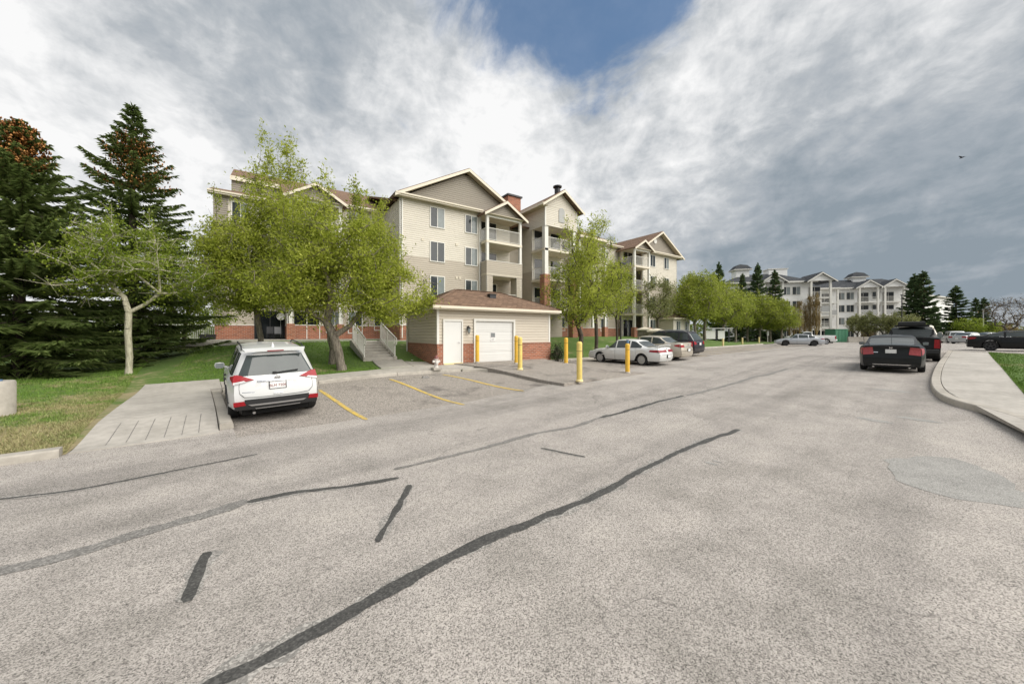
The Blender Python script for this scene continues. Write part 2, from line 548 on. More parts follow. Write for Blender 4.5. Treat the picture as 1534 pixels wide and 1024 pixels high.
        if trans:
            tr = t.node('ShaderNodeBsdfTranslucent')
            t.put(tr.inputs[0], c)
            mx = t.node('ShaderNodeMixShader')
            mx.inputs[0].default_value = trans
            t.l.new(b.outputs[0], mx.inputs[1])
            t.l.new(tr.outputs[0], mx.inputs[2])
            out = [n for n in m.node_tree.nodes if n.type == 'OUTPUT_MATERIAL'][0]
            t.l.new(mx.outputs[0], out.inputs[0])
        M[nm] = m
    # bark
    for nm, a, c2 in (('bark_grey', (0.10, 0.085, 0.065), (0.27, 0.235, 0.185)), ('bark_pale', (0.28, 0.26, 0.18), (0.52, 0.49, 0.37)), ('bark_dark', (0.035, 0.028, 0.022), (0.12, 0.095, 0.07))):
        m, t, b = base_mat(nm)
        co = objco(t)
        n = t.noise(t.vmath('MULTIPLY', co, (6, 6, 1.4)), 2.5, 6, 0.7)
        c = t.mix(t.ss(n, 0.35, 0.65), a, c2)
        if nm == 'bark_pale':
            d = t.noise(t.vmath('MULTIPLY', co, (1.5, 1.5, 9)), 1.7, 3, 0.5)
            c = t.mix(t.ss(d, 0.64, 0.70), c, (0.05, 0.045, 0.035))
        t.put(b.inputs['Base Color'], c)
        b.inputs['Roughness'].default_value = 0.9
        bump(t, b, n, 0.7, 0.03)
        M[nm] = m


mk_materials()

# ------------------------------------------------------------------ mesh helpers


class MB:
    """collects geometry; build() links it as ONE mesh object"""
    def __init__(s):
        s.v = []
        s.f = []

    def add(s, verts, faces):
        b = len(s.v)
        s.v += [tuple(p) for p in verts]
        s.f += [tuple(i + b for i in f) for f in faces]

    def quad(s, a, b, c, d):
        s.add([a, b, c, d], [(0, 1, 2, 3)])

    def box(s, x0, x1, y0, y1, z0, z1):
        s.add([(x0, y0, z0), (x1, y0, z0), (x1, y1, z0), (x0, y1, z0), (x0, y0, z1), (x1, y0, z1), (x1, y1, z1), (x0, y1, z1)],
              [(3, 2, 1, 0), (4, 5, 6, 7), (0, 1, 5, 4), (1, 2, 6, 5), (2, 3, 7, 6), (3, 0, 4, 7)])

    def cbox(s, c, d):
        s.box(c[0] - d[0] / 2, c[0] + d[0] / 2, c[1] - d[1] / 2, c[1] + d[1] / 2, c[2] - d[2] / 2, c[2] + d[2] / 2)

    def bevbox(s, x0, x1, y0, y1, z0, z1, b):
        """box with its top edges chamfered"""
        s.add([(x0, y0, z0), (x1, y0, z0), (x1, y1, z0), (x0, y1, z0),
               (x0, y0, z1 - b), (x1, y0, z1 - b), (x1, y1, z1 - b), (x0, y1, z1 - b),
               (x0 + b, y0 + b, z1), (x1 - b, y0 + b, z1), (x1 - b, y1 - b, z1), (x0 + b, y1 - b, z1)],
              [(3, 2, 1, 0), (0, 1, 5, 4), (1, 2, 6, 5), (2, 3, 7, 6), (3, 0, 4, 7),
               (4, 5, 9, 8), (5, 6, 10, 9), (6, 7, 11, 10), (7, 4, 8, 11), (8, 9, 10, 11)])

    def bar(s, p, q, w, h=None):
        p, q = Vector(p), Vector(q)
        h = h or w
        d = (q - p).normalized()
        up = Vector((0, 0, 1)) if abs(d.z) < 0.95 else Vector((0, 1, 0))
        a = d.cross(up).normalized() * (w / 2)
        b = a.cross(d).normalized() * (h / 2)
        vs = [p - a - b, p + a - b, p + a + b, p - a + b, q - a - b, q + a - b, q + a + b, q - a + b]
        s.add(vs, [(3, 2, 1, 0), (4, 5, 6, 7), (0, 1, 5, 4), (1, 2, 6, 5), (2, 3, 7, 6), (3, 0, 4, 7)])

    def tube(s, pts, radii, n=8, cap=True):
        pts = [Vector(p) for p in pts]
        if not isinstance(radii, (list, tuple)): radii = [radii] * len(pts)
        b = len(s.v)
        ref = None
        for i, p in enumerate(pts):
            d = (pts[min(i + 1, len(pts) - 1)] - pts[max(i - 1, 0)]).normalized()
            if ref is None:
                ref = Vector((1, 0, 0)) if abs(d.x) < 0.9 else Vector((0, 1, 0))
            u = (ref - d * ref.dot(d)).normalized()
            ref = u
            w = d.cross(u)
            for k in range(n):
                a = 2 * math.pi * k / n
                s.v.append(tuple(p + (u * math.cos(a) + w * math.sin(a)) * radii[i]))
        for i in range(len(pts) - 1):
            for k in range(n):
                k2 = (k + 1) % n
                s.f.append((b + i * n + k, b + i * n + k2, b + (i + 1) * n + k2, b + (i + 1) * n + k))
        if cap:
            s.f.append(tuple(b + k for k in reversed(range(n))))
            s.f.append(tuple(b + (len(pts) - 1) * n + k for k in range(n)))

    def lathe(s, prof, n=16, mat=None, close=False):
        """prof: (radius, height) about Z; mat places it"""
        mat = mat or Matrix.Identity(4)
        b = len(s.v)
        for r, z in prof:
            for k in range(n):
                a = 2 * math.pi * k / n
                s.v.append(tuple(mat @ Vector((r * math.cos(a), r * math.sin(a), z))))
        m = len(prof)
        for i in range(m - 1 + (1 if close else 0)):
            for k in range(n):
                k2 = (k + 1) % n
                i2 = (i + 1) % m
                s.f.append((b + i * n + k, b + i * n + k2, b + i2 * n + k2, b + i2 * n + k))
        if not close:
            s.f.append(tuple(b + k for k in reversed(range(n))))
            s.f.append(tuple(b + (m - 1) * n + k for k in range(n)))

    def grid(s, P, flip=False):
        b = len(s.v)
        nr, nc = len(P), len(P[0])
        for row in P:
            for p in row: s.v.append(tuple(p))
        for i in range(nr - 1):
            for j in range(nc - 1):
                q = (b + i * nc + j, b + i * nc + j + 1, b + (i + 1) * nc + j + 1, b + (i + 1) * nc + j)
                s.f.append(q[::-1] if flip else q)

    def slab(s, quad, th):
        """quad (4 points) given a thickness straight down its normal"""
        a, b, c, d = [Vector(p) for p in quad]
        n = (b - a).cross(c - a).normalized()
        if n.z < 0: n = -n
        lo = [p - n * th for p in (a, b, c, d)]
        s.add([a, b, c, d] + lo, [(0, 1, 2, 3), (7, 6, 5, 4), (0, 4, 5, 1), (1, 5, 6, 2), (2, 6, 7, 3), (3, 7, 4, 0)])

    def prism(s, poly, z0, z1):
        """horizontal polygon; z0/z1 numbers or functions of (x, y)"""
        n = len(poly)
        f0 = z0 if callable(z0) else (lambda x, y: z0)
        f1 = z1 if callable(z1) else (lambda x, y: z1)
        vs = [(x, y, f0(x, y)) for x, y in poly] + [(x, y, f1(x, y)) for x, y in poly]
        fs = [tuple(range(n - 1, -1, -1)), tuple(range(n, 2 * n))]
        for i in range(n):
            j = (i + 1) % n
            fs.append((i, j, n + j, n + i))
        s.add(vs, fs)

    def vprism(s, poly, y0, y1):
        """polygon in the x-z plane extruded along y"""
        n = len(poly)
        vs = [(x, y0, z) for x, z in poly] + [(x, y1, z) for x, z in poly]
        fs = [tuple(range(n)), tuple(range(2 * n - 1, n - 1, -1))]
        for i in range(n):
            j = (i + 1) % n
            fs.append((i, n + i, n + j, j))
        s.add(vs, fs)

    def mesh(s, name, mat, smooth=0):
        me = bpy.data.meshes.new(name)
        me.from_pydata(s.v, [], s.f)
        if smooth:
            me.polygons.foreach_set('use_smooth', [True] * len(me.polygons))
            me.set_sharp_from_angle(angle=R(smooth))
        me.materials.append(mat)
        me.update()
        return me

    def pieces(s):
        par = list(range(len(s.v)))
        def find(a):
            while par[a] != a:
                par[a] = par[par[a]]; a = par[a]
            return a
        for f in s.f:
            r0 = find(f[0])
            for i in f[1:]: par[find(i)] = r0
        out = {}
        for f in s.f: out.setdefault(find(f[0]), []).append(f)
        res = []
        for fs in out.values():
            ids = sorted({i for f in fs for i in f})
            mp = {i: k for k, i in enumerate(ids)}
            m = MB(); m.v = [s.v[i] for i in ids]; m.f = [tuple(mp[i] for i in f) for f in fs]
            res.append(m)
        return res

    def build_each(s, name, mat, parent=None, **kw):
        """every separate piece becomes an object of its own"""
        return [p.build(name, mat, parent, **kw) for p in s.pieces()]

    def build(s, name, mat, parent=None, smooth=0, world=False, stuff=False):
        if world and parent is not None:
            o = Vector(parent.location)
            s.v = [(p[0] - o.x, p[1] - o.y, p[2] - o.z) for p in s.v]
        ob = bpy.data.objects.new(name, s.mesh(name, mat, smooth))
        COL.objects.link(ob)
        if parent is not None: ob.parent = parent
        if stuff: ob['kind'] = 'stuff'
        return ob


def np_obj(name, V, F, mat, parent=None):
    """large meshes straight from arrays (all faces of the same size)"""
    me = np_mesh(name, V, F, mat)
    ob = bpy.data.objects.new(name, me)
    COL.objects.link(ob)
    if parent is not None: ob.parent = parent
    return ob


def np_mesh(name, V, F, mat):
    me = bpy.data.meshes.new(name)
    V = np.asarray(V, dtype=np.float32)
    F = np.asarray(F, dtype=np.int32)
    k = F.shape[1]
    me.vertices.add(len(V))
    me.vertices.foreach_set('co', V.ravel())
    me.loops.add(F.size)
    me.loops.foreach_set('vertex_index', F.ravel())
    me.polygons.add(len(F))
    me.polygons.foreach_set('loop_start', np.arange(0, F.size, k, dtype=np.int32))
    me.polygons.foreach_set('loop_total', np.full(len(F), k, dtype=np.int32))
    me.materials.append(mat)
    me.update(calc_edges=True)
    me.validate()
    return me


def tag(o, label, cat, group=None):
    o['label'] = label
    o['category'] = cat
    if group: o['group'] = group
    return o


def thing(name, label, cat, loc=(0, 0, 0), rz=0.0, group=None):
    o = bpy.data.objects.new(name, None)
    o.empty_display_size = 0.3
    COL.objects.link(o)
    o.location = loc
    o.rotation_euler = (0, 0, rz)
    return tag(o, label, cat, group)


def structure(o):
    o['kind'] = 'structure'
    return o


def dup(root, loc, rz=None, label=None, scale=None):
    def cp(o, par):
        c = o.copy()
        COL.objects.link(c)
        c.parent = par
        for ch in o.children: cp(ch, c)
        return c
    r = cp(root, None)
    r.location = loc
    if rz is not None: r.rotation_euler = (0, 0, rz)
    if scale is not None: r.scale = scale if isinstance(scale, (tuple, list)) else (scale,) * 3
    if label: r['label'] = label
    return r


# ------------------------------------------------------------------ the lie of the land
CA, SA = math.cos(AZ), math.sin(AZ)
RD = R(7.0)                        # the road runs 7 degrees off the building's front
CR, SR = math.cos(RD), math.sin(RD)


def sst(a, b, x):
    t = min(1.0, max(0.0, (x - a) / (b - a)))
    return t * t * (3 - 2 * t)


def st(s, t):
    """road frame (along, across) -> world x, y"""
    return (s * CR - t * SR, s * SR + t * CR)


def to_st(x, y):
    return (x * CR + y * SR, -x * SR + y * CR)


def gz(x, y):
    """road and parking surface"""
    t = -x * SR + y * CR
    g = 0.56 * sst(2, 28, x)
    s_ = x * CR + y * SR
    g += max(0.0, 0.08 + 0.28 * sst(0.5, 6.5, s_) - g) * sst(8.8, 13.5, t)
    s_ = x * CR + y * SR
    g += 0.12 * sst(5.8, 9.3, s_) * (1 - sst(10.5, 15, s_)) * sst(6.0, 8.6, t) * (1 - sst(10.8, 13.2, t))
    g += 0.25 * sst(26, 44, x) * (1 - sst(4, 14, y))
    return g


def lz(x, y):
    """lawn: from the kerb up to the terrace of the apartment building"""
    g0 = gz(x, y)
    s0 = x * CR + y * SR
    m = sst(-6.5, -0.5, x)
    y = min(y, -x * SR + y * CR + 1.5)
    a = 1.06 * (m * sst(16.2, 24.5, y) + (1 - m) * sst(22, 38, y))
    a += 0.22 * (1 - sst(0.5, 6.5, s0)) * sst(14.5, 19, y)
    far = 1 - sst(46, 62, x)
    return g0 + 0.10 + a * far


def KT(s):
    """road-frame line of the kerb behind the stalls"""
    return float(np.interp(s, [0.6, 3.7, 5.6, 8.7, 13, 15.3], [15.0, 14.1, 13.7, 13.25, 13.4, 14.25]))


def at(px, py, zf=gz, n=12):
    """where the line of sight through a photograph pixel meets the surface zf"""
    u = (px - 767) / FPX
    w = (py - HORIZ) / FPX
    dx_, dy_ = CA + SA * u, SA - CA * u
    z = 0.3
    for _ in range(n):
        d = max(0.5, (EYE - z) / max(w, 1e-4))
        z = 0.5 * z + 0.5 * zf(d * dx_, d * dy_)
    d = (EYE - z) / w
    return Vector((d * dx_, d * dy_, zf(d * dx_, d * dy_)))


def far(px, depth, zf=gz):
    """the point at a given depth behind a photograph column"""
    u = (px - 767) / FPX
    x, y = depth * (CA + SA * u), depth * (SA - CA * u)
    return Vector((x, y, zf(x, y)))


def axis(lo, hi, step, dense=None):
    out = [lo]
    while out[-1] < hi - 1e-6:
        c = out[-1]
        stp = step
        if dense and dense[0] <= c < dense[1]: stp = dense[2]
        out.append(min(hi, c + stp))
    return out


def st_sheet(mb, ss_, ts, zf, dz=0.0):
    mb.grid([[(*st(s, t), zf(*st(s, t)) + dz) for t in ts] for s in ss_], flip=True)


def clean_line(pts, step=0.4):
    """Catmull-Rom through 2-D points"""
    P = [Vector((p[0], p[1])) for p in pts]
    out = []
    for i in range(len(P) - 1):
        p0, p1, p2, p3 = P[max(0, i - 1)], P[i], P[i + 1], P[min(len(P) - 1, i + 2)]
        n = max(1, int((p2 - p1).length / step))
        for k in range(n):
            t = k / n
            out.append(0.5 * ((2 * p1) + (p2 - p0) * t + (2 * p0 - 5 * p1 + 4 * p2 - p3) * t * t + (3 * p1 - p0 - 3 * p2 + p3) * t ** 3))
    out.append(P[-1])
    return out


def ribbon(mb, pts, width, dz, zf=gz, step=0.07, rag=0.12, seed=1):
    rr = random.Random(seed)
    L = clean_line(pts, step)
    n = len(L)
    a, b = [], []
    ja = jb = 0.0
    drift = 0.0; vel = 0.0
    wav = 0.030 if 0.0036 < dz < 0.0052 else 0.0
    rc = random.Random(len(pts) * 7 + 1)
    for i, p in enumerate(L):
        d = (L[min(n - 1, i + 1)] - L[max(0, i - 1)]).normalized()
        nn = Vector((-d.y, d.x))
        vel = 0.86 * vel + rc.uniform(-1, 1) * wav * 0.16
        drift = 0.93 * drift + vel
        p = p + nn * drift
        ja = 0.75 * ja + 0.3 * rr.uniform(-1, 1)
        jb = 0.75 * jb + 0.3 * rr.uniform(-1, 1)
        w = width(i / (n - 1)) if callable(width) else width
        e = 0.55 if i in (0, n - 1) else 1.0
        pa = p + nn * w * (0.5 + rag * 2 * ja) * e
        pb = p - nn * w * (0.5 + rag * 2 * jb) * e
        a.append((pa.x, pa.y, zf(pa.x, pa.y) + dz))
        b.append((pb.x, pb.y, zf(pb.x, pb.y) + dz))
    mb.grid([a, b])


# ---- ground to the horizon
ax = sorted(set(list(np.arange(-110, 170, 2.5)) + [-2500, -1200, -600, -300, -180, 220, 300, 450, 700, 1200, 2500]))
ay = sorted(set(list(np.arange(-60, 110, 2.5)) + [-2500, -1200, -600, -300, -150, -90, 150, 220, 350, 600, 1200, 2500]))
mb = MB()
mb.grid([[(x, y, gz(x, y) - 0.14) for y in ay] for x in ax], flip=True)
structure(mb.build('ground', M['field'], smooth=60))

# ---- the road and the aisle
mb = MB()
st_sheet(mb, axis(-45, 150, 1.5), axis(-60, 8.75, 1.0, (3, 8.75, 0.25)), gz)
st_sheet(mb, axis(14.3, 150, 1.5), axis(8.75, 14.6, 0.25), gz)
st_sheet(mb, axis(-45, 0.6, 1.5), axis(8.75, 9.6, 0.25), gz)
structure(mb.build('road', M['asphalt'], smooth=60))
mb = MB()
mb.grid([[(*st(s, 8.75 + (KT(s) + 0.08 - 8.75) * k / 30), gz(*st(s, 8.75 + (KT(s) + 0.08 - 8.75) * k / 30))) for k in range(31)] for s in axis(0.6, 14.3, 0.5)], flip=True)
structure(mb.build('parking_stalls', M['stall'], smooth=60))
# far lot, left of the road: browner asphalt as well
mb = MB()
st_sheet(mb, axis(15.2, 60, 1.5), axis(9.6, 14.2, 0.25), gz, 0.004)
structure(mb.build('parking_lot', M['stall'], smooth=60))

# ---- crack sealant strips, patch, stains
def px_line(pts, zf=gz):
    return [at(*p, zf=zf).to_2d() for p in pts]


def strip(name, pts, w, mat, seed, dz=0.005, rag=0.22):
    if mat == 'sealant':
        h = MB()
        ribbon(h, px_line(pts), (lambda t: 1.45 * (w(t) if callable(w) else w)), dz - 0.0012, seed=seed + 50, rag=0.55)
        structure(h.build('road_seal_smear', M['seal_smear']))
    mb = MB()
    ribbon(mb, px_line(pts), w, dz, seed=seed, rag=rag)
    return structure(mb.build(name, M[mat]))


strip('road_crack_sealant', [(296, 1034), (440, 963), (560, 902), (610, 872), (660, 845), (720, 815), (800, 782), (870, 752), (940, 718), (1000, 688), (1050, 665), (1101, 642)],
      lambda t: 0.115 - 0.02 * t, 'sealant', 3)
strip('road_crack_sealant', [(-30, 753), (0, 747), (100, 735), (200, 717), (300, 697), (386, 680)], 0.055, 'sealant', 4)
strip('road_crack_sealant', [(370, 752), (440, 738), (520, 728), (597, 715)], 0.085, 'sealant', 5)
strip('road_crack_sealant', [(-30, 862), (0, 855), (60, 840), (130, 822), (200, 800), (290, 775), (372, 751)], 0.17, 'old_sealant', 6, 0.0045)
strip('road_crack_sealant', [(590, 703), (650, 688), (720, 672), (800, 650), (860, 640), (902, 625)], 0.12, 'old_sealant', 7, 0.0045)
strip('road_crack_sealant', [(900, 625), (960, 610), (1026, 593)], 0.12, 'sealant', 8)
strip('road_crack_sealant', [(1030, 592), (1085, 578), (1140, 563), (1180, 552)], 0.16, 'old_sealant', 9, 0.0045)
strip('road_crack_sealant', [(810, 671), (840, 677), (877, 684)], 0.05, 'sealant', 10)
strip('road_crack_sealant', [(613, 726), (605, 745), (590, 770), (567, 812)], 0.075, 'sealant', 11, rag=0.3)
strip('road_crack_sealant', [(309, 827), (299, 855), (288, 899)], 0.09, 'sealant', 12, rag=0.2)
mb = MB()
pp = clean_line(px_line([(1325, 690), (1400, 683), (1465, 697), (1540, 740), (1600, 770), (1540, 762), (1460, 752), (1400, 738), (1345, 718), (1325, 690)]), 0.15)[:-1]
rr = random.Random(5)
pp = [(p.x + rr.uniform(-.045, .045), p.y + rr.uniform(-.045, .045)) for p in pp]
vs = [(x, y, gz(x, y) + 0.004) for x, y in pp]
mb.add(vs, [tuple(range(len(vs)))])
structure(mb.build('road_patch', M['patch']))
for i, (bx, by, bw) in enumerate([(1308, 629, .22), (1374, 628, .24), (1066, 694, .07), (1074, 691, .05), (1335, 585, .3)]):
    c = at(bx, by)
    mb = MB()
    q = []
    ph = rr.uniform(0, 6)
    for k in range(28):
        a = 2 * math.pi * k / 28
        rad = bw * (0.8 + 0.18 * math.sin(2 * a + ph) + 0.10 * math.sin(5 * a + ph * 2) + rr.uniform(-.05, .05))
        x, y = c.x + math.cos(a) * rad * 0.75, c.y + math.sin(a) * rad * 1.5
        q.append((x, y, gz(x, y) + 0.0042))
    mb.add(q, [tuple(range(28))])
    structure(mb.build('road_oil_stain', M['patch']))

# ---- painted stall lines
def line_mark(s0, t0, s1, t1, w=0.11, dz=0.0085):
    mb = MB()
    ribbon(mb, [st(s0, t0), st((s0 + s1) / 2, (t0 + t1) / 2), st(s1, t1)], w, dz, step=0.2, rag=0.05, seed=int(s0 * 10))
    structure(mb.build('parking_line_marking', M['marking']))


line_mark(3.02, 12.9, 3.0, 8.55)
line_mark(5.40, 13.0, 5.65, 8.45)
line_mark(7.55, 12.9, 8.05, 8.6)
for k in range(8):
    line_mark(22.6 + 2.65 * k + 2.6, 14.0, 22.9 + 2.65 * k + 2.6, 9.4)

# ---- lawns
mb = MB()
L1x = lambda y: -3.0 if y > 16 else -2.75 - 0.25 * (y - 9.3) / 7.2


def zpad(x, y):
    s_, t_ = to_st(x, y)
    k_ = sst(9.4, 11.4, t_)
    return (gz(x, y) + 0.018) * (1 - k_) + (lz(x, y) + 0.05) * k_


def lzl(x, y):
    """left lawn: dips to the pad's edge"""
    k_ = 1 - sst(0.05, 0.7, L1x(y) - x)
    return lz(x, y) * (1 - k_) + min(lz(x, y), zpad(x, y) - 0.012) * k_


ys = axis(9.05, 62, 0.8, (9.05, 17, 0.35))
xs = [0, 0.003, 0.008, 0.015, 0.04, 0.08, 0.13, 0.2, 0.28, 0.38, 0.5, 0.65, 0.82, 1.0]
rows = []
for i, y in enumerate(ys):
    row = []
    for f in xs:
        x = L1x(y) - f * 45
        yy = max(y, 9.42 + SR * x) if i else 9.42 + SR * x
        z = lzl(x, yy) + (0.02 * math.sin(x * 2.1) * math.sin(yy * 1.7) if y > 9.5 and f > 0.03 else 0)
        row.append((x, yy, z))
    rows.append(row)
mb.grid(rows)
structure(mb.build('lawn', M['lawn'], smooth=60))
mb = MB()
yl = axis(0, 46.5, 1.0, (0, 13, 0.4))
sl = axis(-1.35, 75, 1.0, (-1.35, 20, 0.5))
mb.grid([[(*st(s, KT(s) + 0.18 + t), lz(*st(s, KT(s) + 0.18 + t)) + 0.02 * math.sin(s * 1.9) * math.sin(t * 1.3) * sst(1.5, 3, t) - 0.05 * (1 - sst(0, 1.2, t))) for t in yl] for s in sl], flip=True)
structure(mb.build('lawn', M['lawn'], smooth=60))

# ---- kerbs: separate cast lengths with open joints


def kerb(pts, zf, h, w, seg, mat='kerb_concrete', side=1, h2=None):
    """pts: 2-D line of the road-side edge; the kerb lies to the left of it (side=1) or right; one child per cast length"""
    L = clean_line(pts, 0.25)
    root = MB()
    cum = [0]
    for i in range(1, len(L)): cum.append(cum[-1] + (L[i] - L[i - 1]).length)
    n = max(1, round(cum[-1] / seg))

    def P(d):
        d = min(max(d, 0), cum[-1] - 1e-6)
        i = max(j for j in range(len(cum)) if cum[j] <= d)
        i = min(i, len(L) - 2)
        f = (d - cum[i]) / (cum[i + 1] - cum[i])
        p = L[i].lerp(L[i + 1], f)
        dd = (L[min(i + 2, len(L) - 1)] - L[max(i - 1, 0)]).normalized()
        return p, Vector((-dd.y, dd.x)) * side
    def sect(d, e=0.0):
        p, nn = P(d)
        hh = h + (h2 - h) * d / cum[-1] if h2 is not None else h
        out = []
        for o, z in ((0.0, -0.12), (0.012, hh * 0.6), (0.018, hh - 0.022), (0.038, hh), (w - 0.01, hh + 0.003), (w, hh - 0.008), (w, -0.12)):
            q = p + nn * o
            out.append((q.x, q.y, zf(q.x, q.y) + z))
        return out
    par = None
    for k in range(n):
        a, b = cum[-1] * k / n + 0.008, cum[-1] * (k + 1) / n - 0.008
        m = max(2, int((b - a) / 0.3) + 1)
        mb = MB()
        rows = [sect(a + (b - a) * i / (m - 1)) for i in range(m)]
        mb.grid(rows, flip=side < 0)
        mb.add(rows[0], [tuple(range(7))])
        mb.add(rows[-1], [tuple(range(6, -1, -1))])
        o = mb.build('kerb' if par is None else 'kerb_block', M[mat], par, smooth=28)
        if par is None: par = structure(o)
    return par


kerb([st(s, 9.20) for s in (-28, -20, -12, -6, -1.65)], gz, 0.13, 0.24, 1.9)
kerb([st(0.62, t) for t in (9.62, 11, 13, 15.0)], gz, 0.13, 0.24, 3.4, side=1, h2=0.11)
kerb([st(s, KT(s)) for s in (0.66, 2.2, 3.7, 5.6, 7.2, 8.7)], gz, 0.12, 0.2, 2.6)
kerb([st(s, 14.25) for s in (15.3, 20, 30, 45, 58)], gz, 0.12, 0.2, 3.0)
kerb([st(8.72, 13.2), st(9.3, 12.9), st(9.65, 12.2)], gz, 0.13, 0.2, 2.0)

# ---- concrete pad with grooved ramp (left of the first stall)
pad_l = lambda t: -1.58 + 0.045 * (t - 9.4)
pad_r = lambda t: 0.36 if t < 15.1 else 0.65
cuts = [9.36, 11.25, 13.0, 15.1, 16.9]
pad = None
for a, b in zip(cuts[:-1], cuts[1:]):
    mb = MB()
    n = 8
    top, bot = [], []
    for i in range(n + 1):
        t_ = a + 0.006 + (b - a - 0.012) * i / n
        near = 0.10 * max(0, 1 - (t_ - 9.36) / 0.4)
        top.append([(*st(s, t_), zpad(*st(s, t_))) for s in np.linspace(pad_l(t_), pad_r(t_), 9)])
    mb.grid(top, flip=False)
    for edge in (top[0], top[-1], [r[0] for r in top], [r[-1] for r in top]):
        mb.grid([edge, [(p[0], p[1], p[2] - 0.16) for p in edge]])
    o = mb.build('concrete_pad' if pad is None else 'slab', M['concrete'], pad)
    if pad is None: pad = structure(o)
for i in range(6):                     # tactile grooves cut in the ramp
    s_ = -1.2 + 0.25 * i
    mb = MB()
    ribbon(mb, [st(s_, 9.55), st(s_ + 0.02, 10.2), st(s_ + 0.05, 10.95)], 0.013, 0.003, zf=zpad, rag=0.02, seed=i)
    mb.build('groove', M['old_sealant'], pad)

# ---- pavement behind the stalls, walk in front of the outbuilding
def walk(name, quads, zf, dz=0.05, mat='concrete'):
    par = None
    for q in quads:
        mb = MB()
        c = np.mean(np.array(q), axis=0)
        q2 = [tuple(np.array(p) + (c - np.array(p)) * 0.006 / max(0.01, np.linalg.norm(c - np.array(p))) ) for p in q]
        n = 5
        g = []
        for i in range(n + 1):
            u = i / n
            a = np.array(q2[0]) * (1 - u) + np.array(q2[3]) * u
            b = np.array(q2[1]) * (1 - u) + np.array(q2[2]) * u
            g.append([(*(a * (1 - v) + b * v), zf(*(a * (1 - v) + b * v)) + dz) for v in np.linspace(0, 1, n + 1)])
        mb.grid(g, flip=True)
        for e in (g[0], g[-1], [r[0] for r in g], [r[-1] for r in g]):
            mb.grid([e, [(p[0], p[1], p[2] - 0.17) for p in e]])
        o = mb.build(name if par is None else 'slab', M[mat], par)
        if par is None: par = structure(o)
    return par


qs = []
cs = [0.66, 2.2, 3.75, 5.3, 6.9, 8.45, 9.6]
for a, b in zip(cs[:-1], cs[1:]):
    wa, wb = [KT(c) + 1.42 + 0.9 * sst(5.5, 8.4, c) for c in (a, b)]
    qs.append((st(a, KT(a) + 0.21), st(b, KT(b) + 0.21), st(b, wb), st(a, wa)))
walk('pavement', qs, lz)
# path from the steps
walk('path', [((4.2, 16.45), (5.7, 16.62), (5.75, 18.5), (4.3, 18.5)), ((5.72, 16.6), (6.7, 16.35), (6.7, 17.6), (5.77, 18.0))], lz, 0.045)

# ---- driveway apron of the outbuilding
def zapr(x, y):
    t_ = to_st(x, y)[1]
    return 0.30 + 0.25 * sst(8.3, 13.2, t_) + 0.004 * (x - 9)


mb = MB()
sa = axis(9.55, 15.1, 0.4)
ta = axis(8.15, 15.6, 0.3)
g = []
for s_ in sa:
    row = []
    for t_ in ta:
        x, y = st(s_, t_)
        f = sst(8.1, 8.9, t_) if s_ > 11.0 else 1
        row.append((x, y, zapr(x, y) * 1.0 if s_ <= 10.6 else (gz(x, y) + 0.006) * (1 - sst(8.15, 10.2, t_)) * sst(10.6, 12.2, s_) + zapr(x, y) * (1 - (1 - sst(8.15, 10.2, t_)) * sst(10.6, 12.2, s_))))
    g.append(row)
# bring the right side down to the lot
for i, s_ in enumerate(sa):
    kf = sst(14.2, 15.1, s_)
    for j, t_ in enumerate(ta):
        x, y, z = g[i][j]
        g[i][j] = (x, y, z * (1 - kf) + (gz(x, y) + 0.006) * kf if t_ < 14.0 else z)
mb.grid(g, flip=True)
for e in (g[0], g[-1], [r[0] for r in g], [r[-1] for r in g]):
    mb.grid([e, [(p[0], p[1], p[2] - 0.45) for p in e]])
structure(mb.build('driveway', M['stall'], smooth=30))

# ---- island on the right: kerb, pavement, lawn
edge_px = [(1700, 693), (1600, 661), (1534, 640), (1480, 622), (1430, 608), (1408, 598.5), (1396, 587), (1393.5, 573), (1399, 556), (1409, 541), (1419, 528)]
edge = [at(*p).to_2d() for p in edge_px]
cl = clean_line(edge, 0.3)
inn = []
for i, p in enumerate(cl):
    d = (cl[min(len(cl) - 1, i + 1)] - cl[max(0, i - 1)]).normalized()
    inn.append(p + Vector((d.y, -d.x)) * 0.236)
ISL = lambda x, y: gz(x, y)
kerb([(p.x, p.y) for p in edge], gz, 0.15, 0.22, 2.4, side=-1)
gr_px = [(1900, 990), (1700, 783), (1600, 668), (1534, 590), (1506, 557), (1480, 527.5)]
iz = lambda x, y: gz(x, y) + 0.15
gl = clean_line([at(*p, zf=iz).to_2d() for p in gr_px], 0.3)
# pair both edges by their share of length and cut the walk into slabs
def by_len(L, n):
    c = [0]
    for i in range(1, len(L)): c.append(c[-1] + (L[i] - L[i - 1]).length)
    out = []
    for k in range(n + 1):
        d = c[-1] * k / n
        i = min(max(j for j in range(len(c)) if c[j] <= d + 1e-9), len(L) - 2)
        out.append(L[i].lerp(L[i + 1], (d - c[i]) / max(1e-6, c[i + 1] - c[i])))
    return out


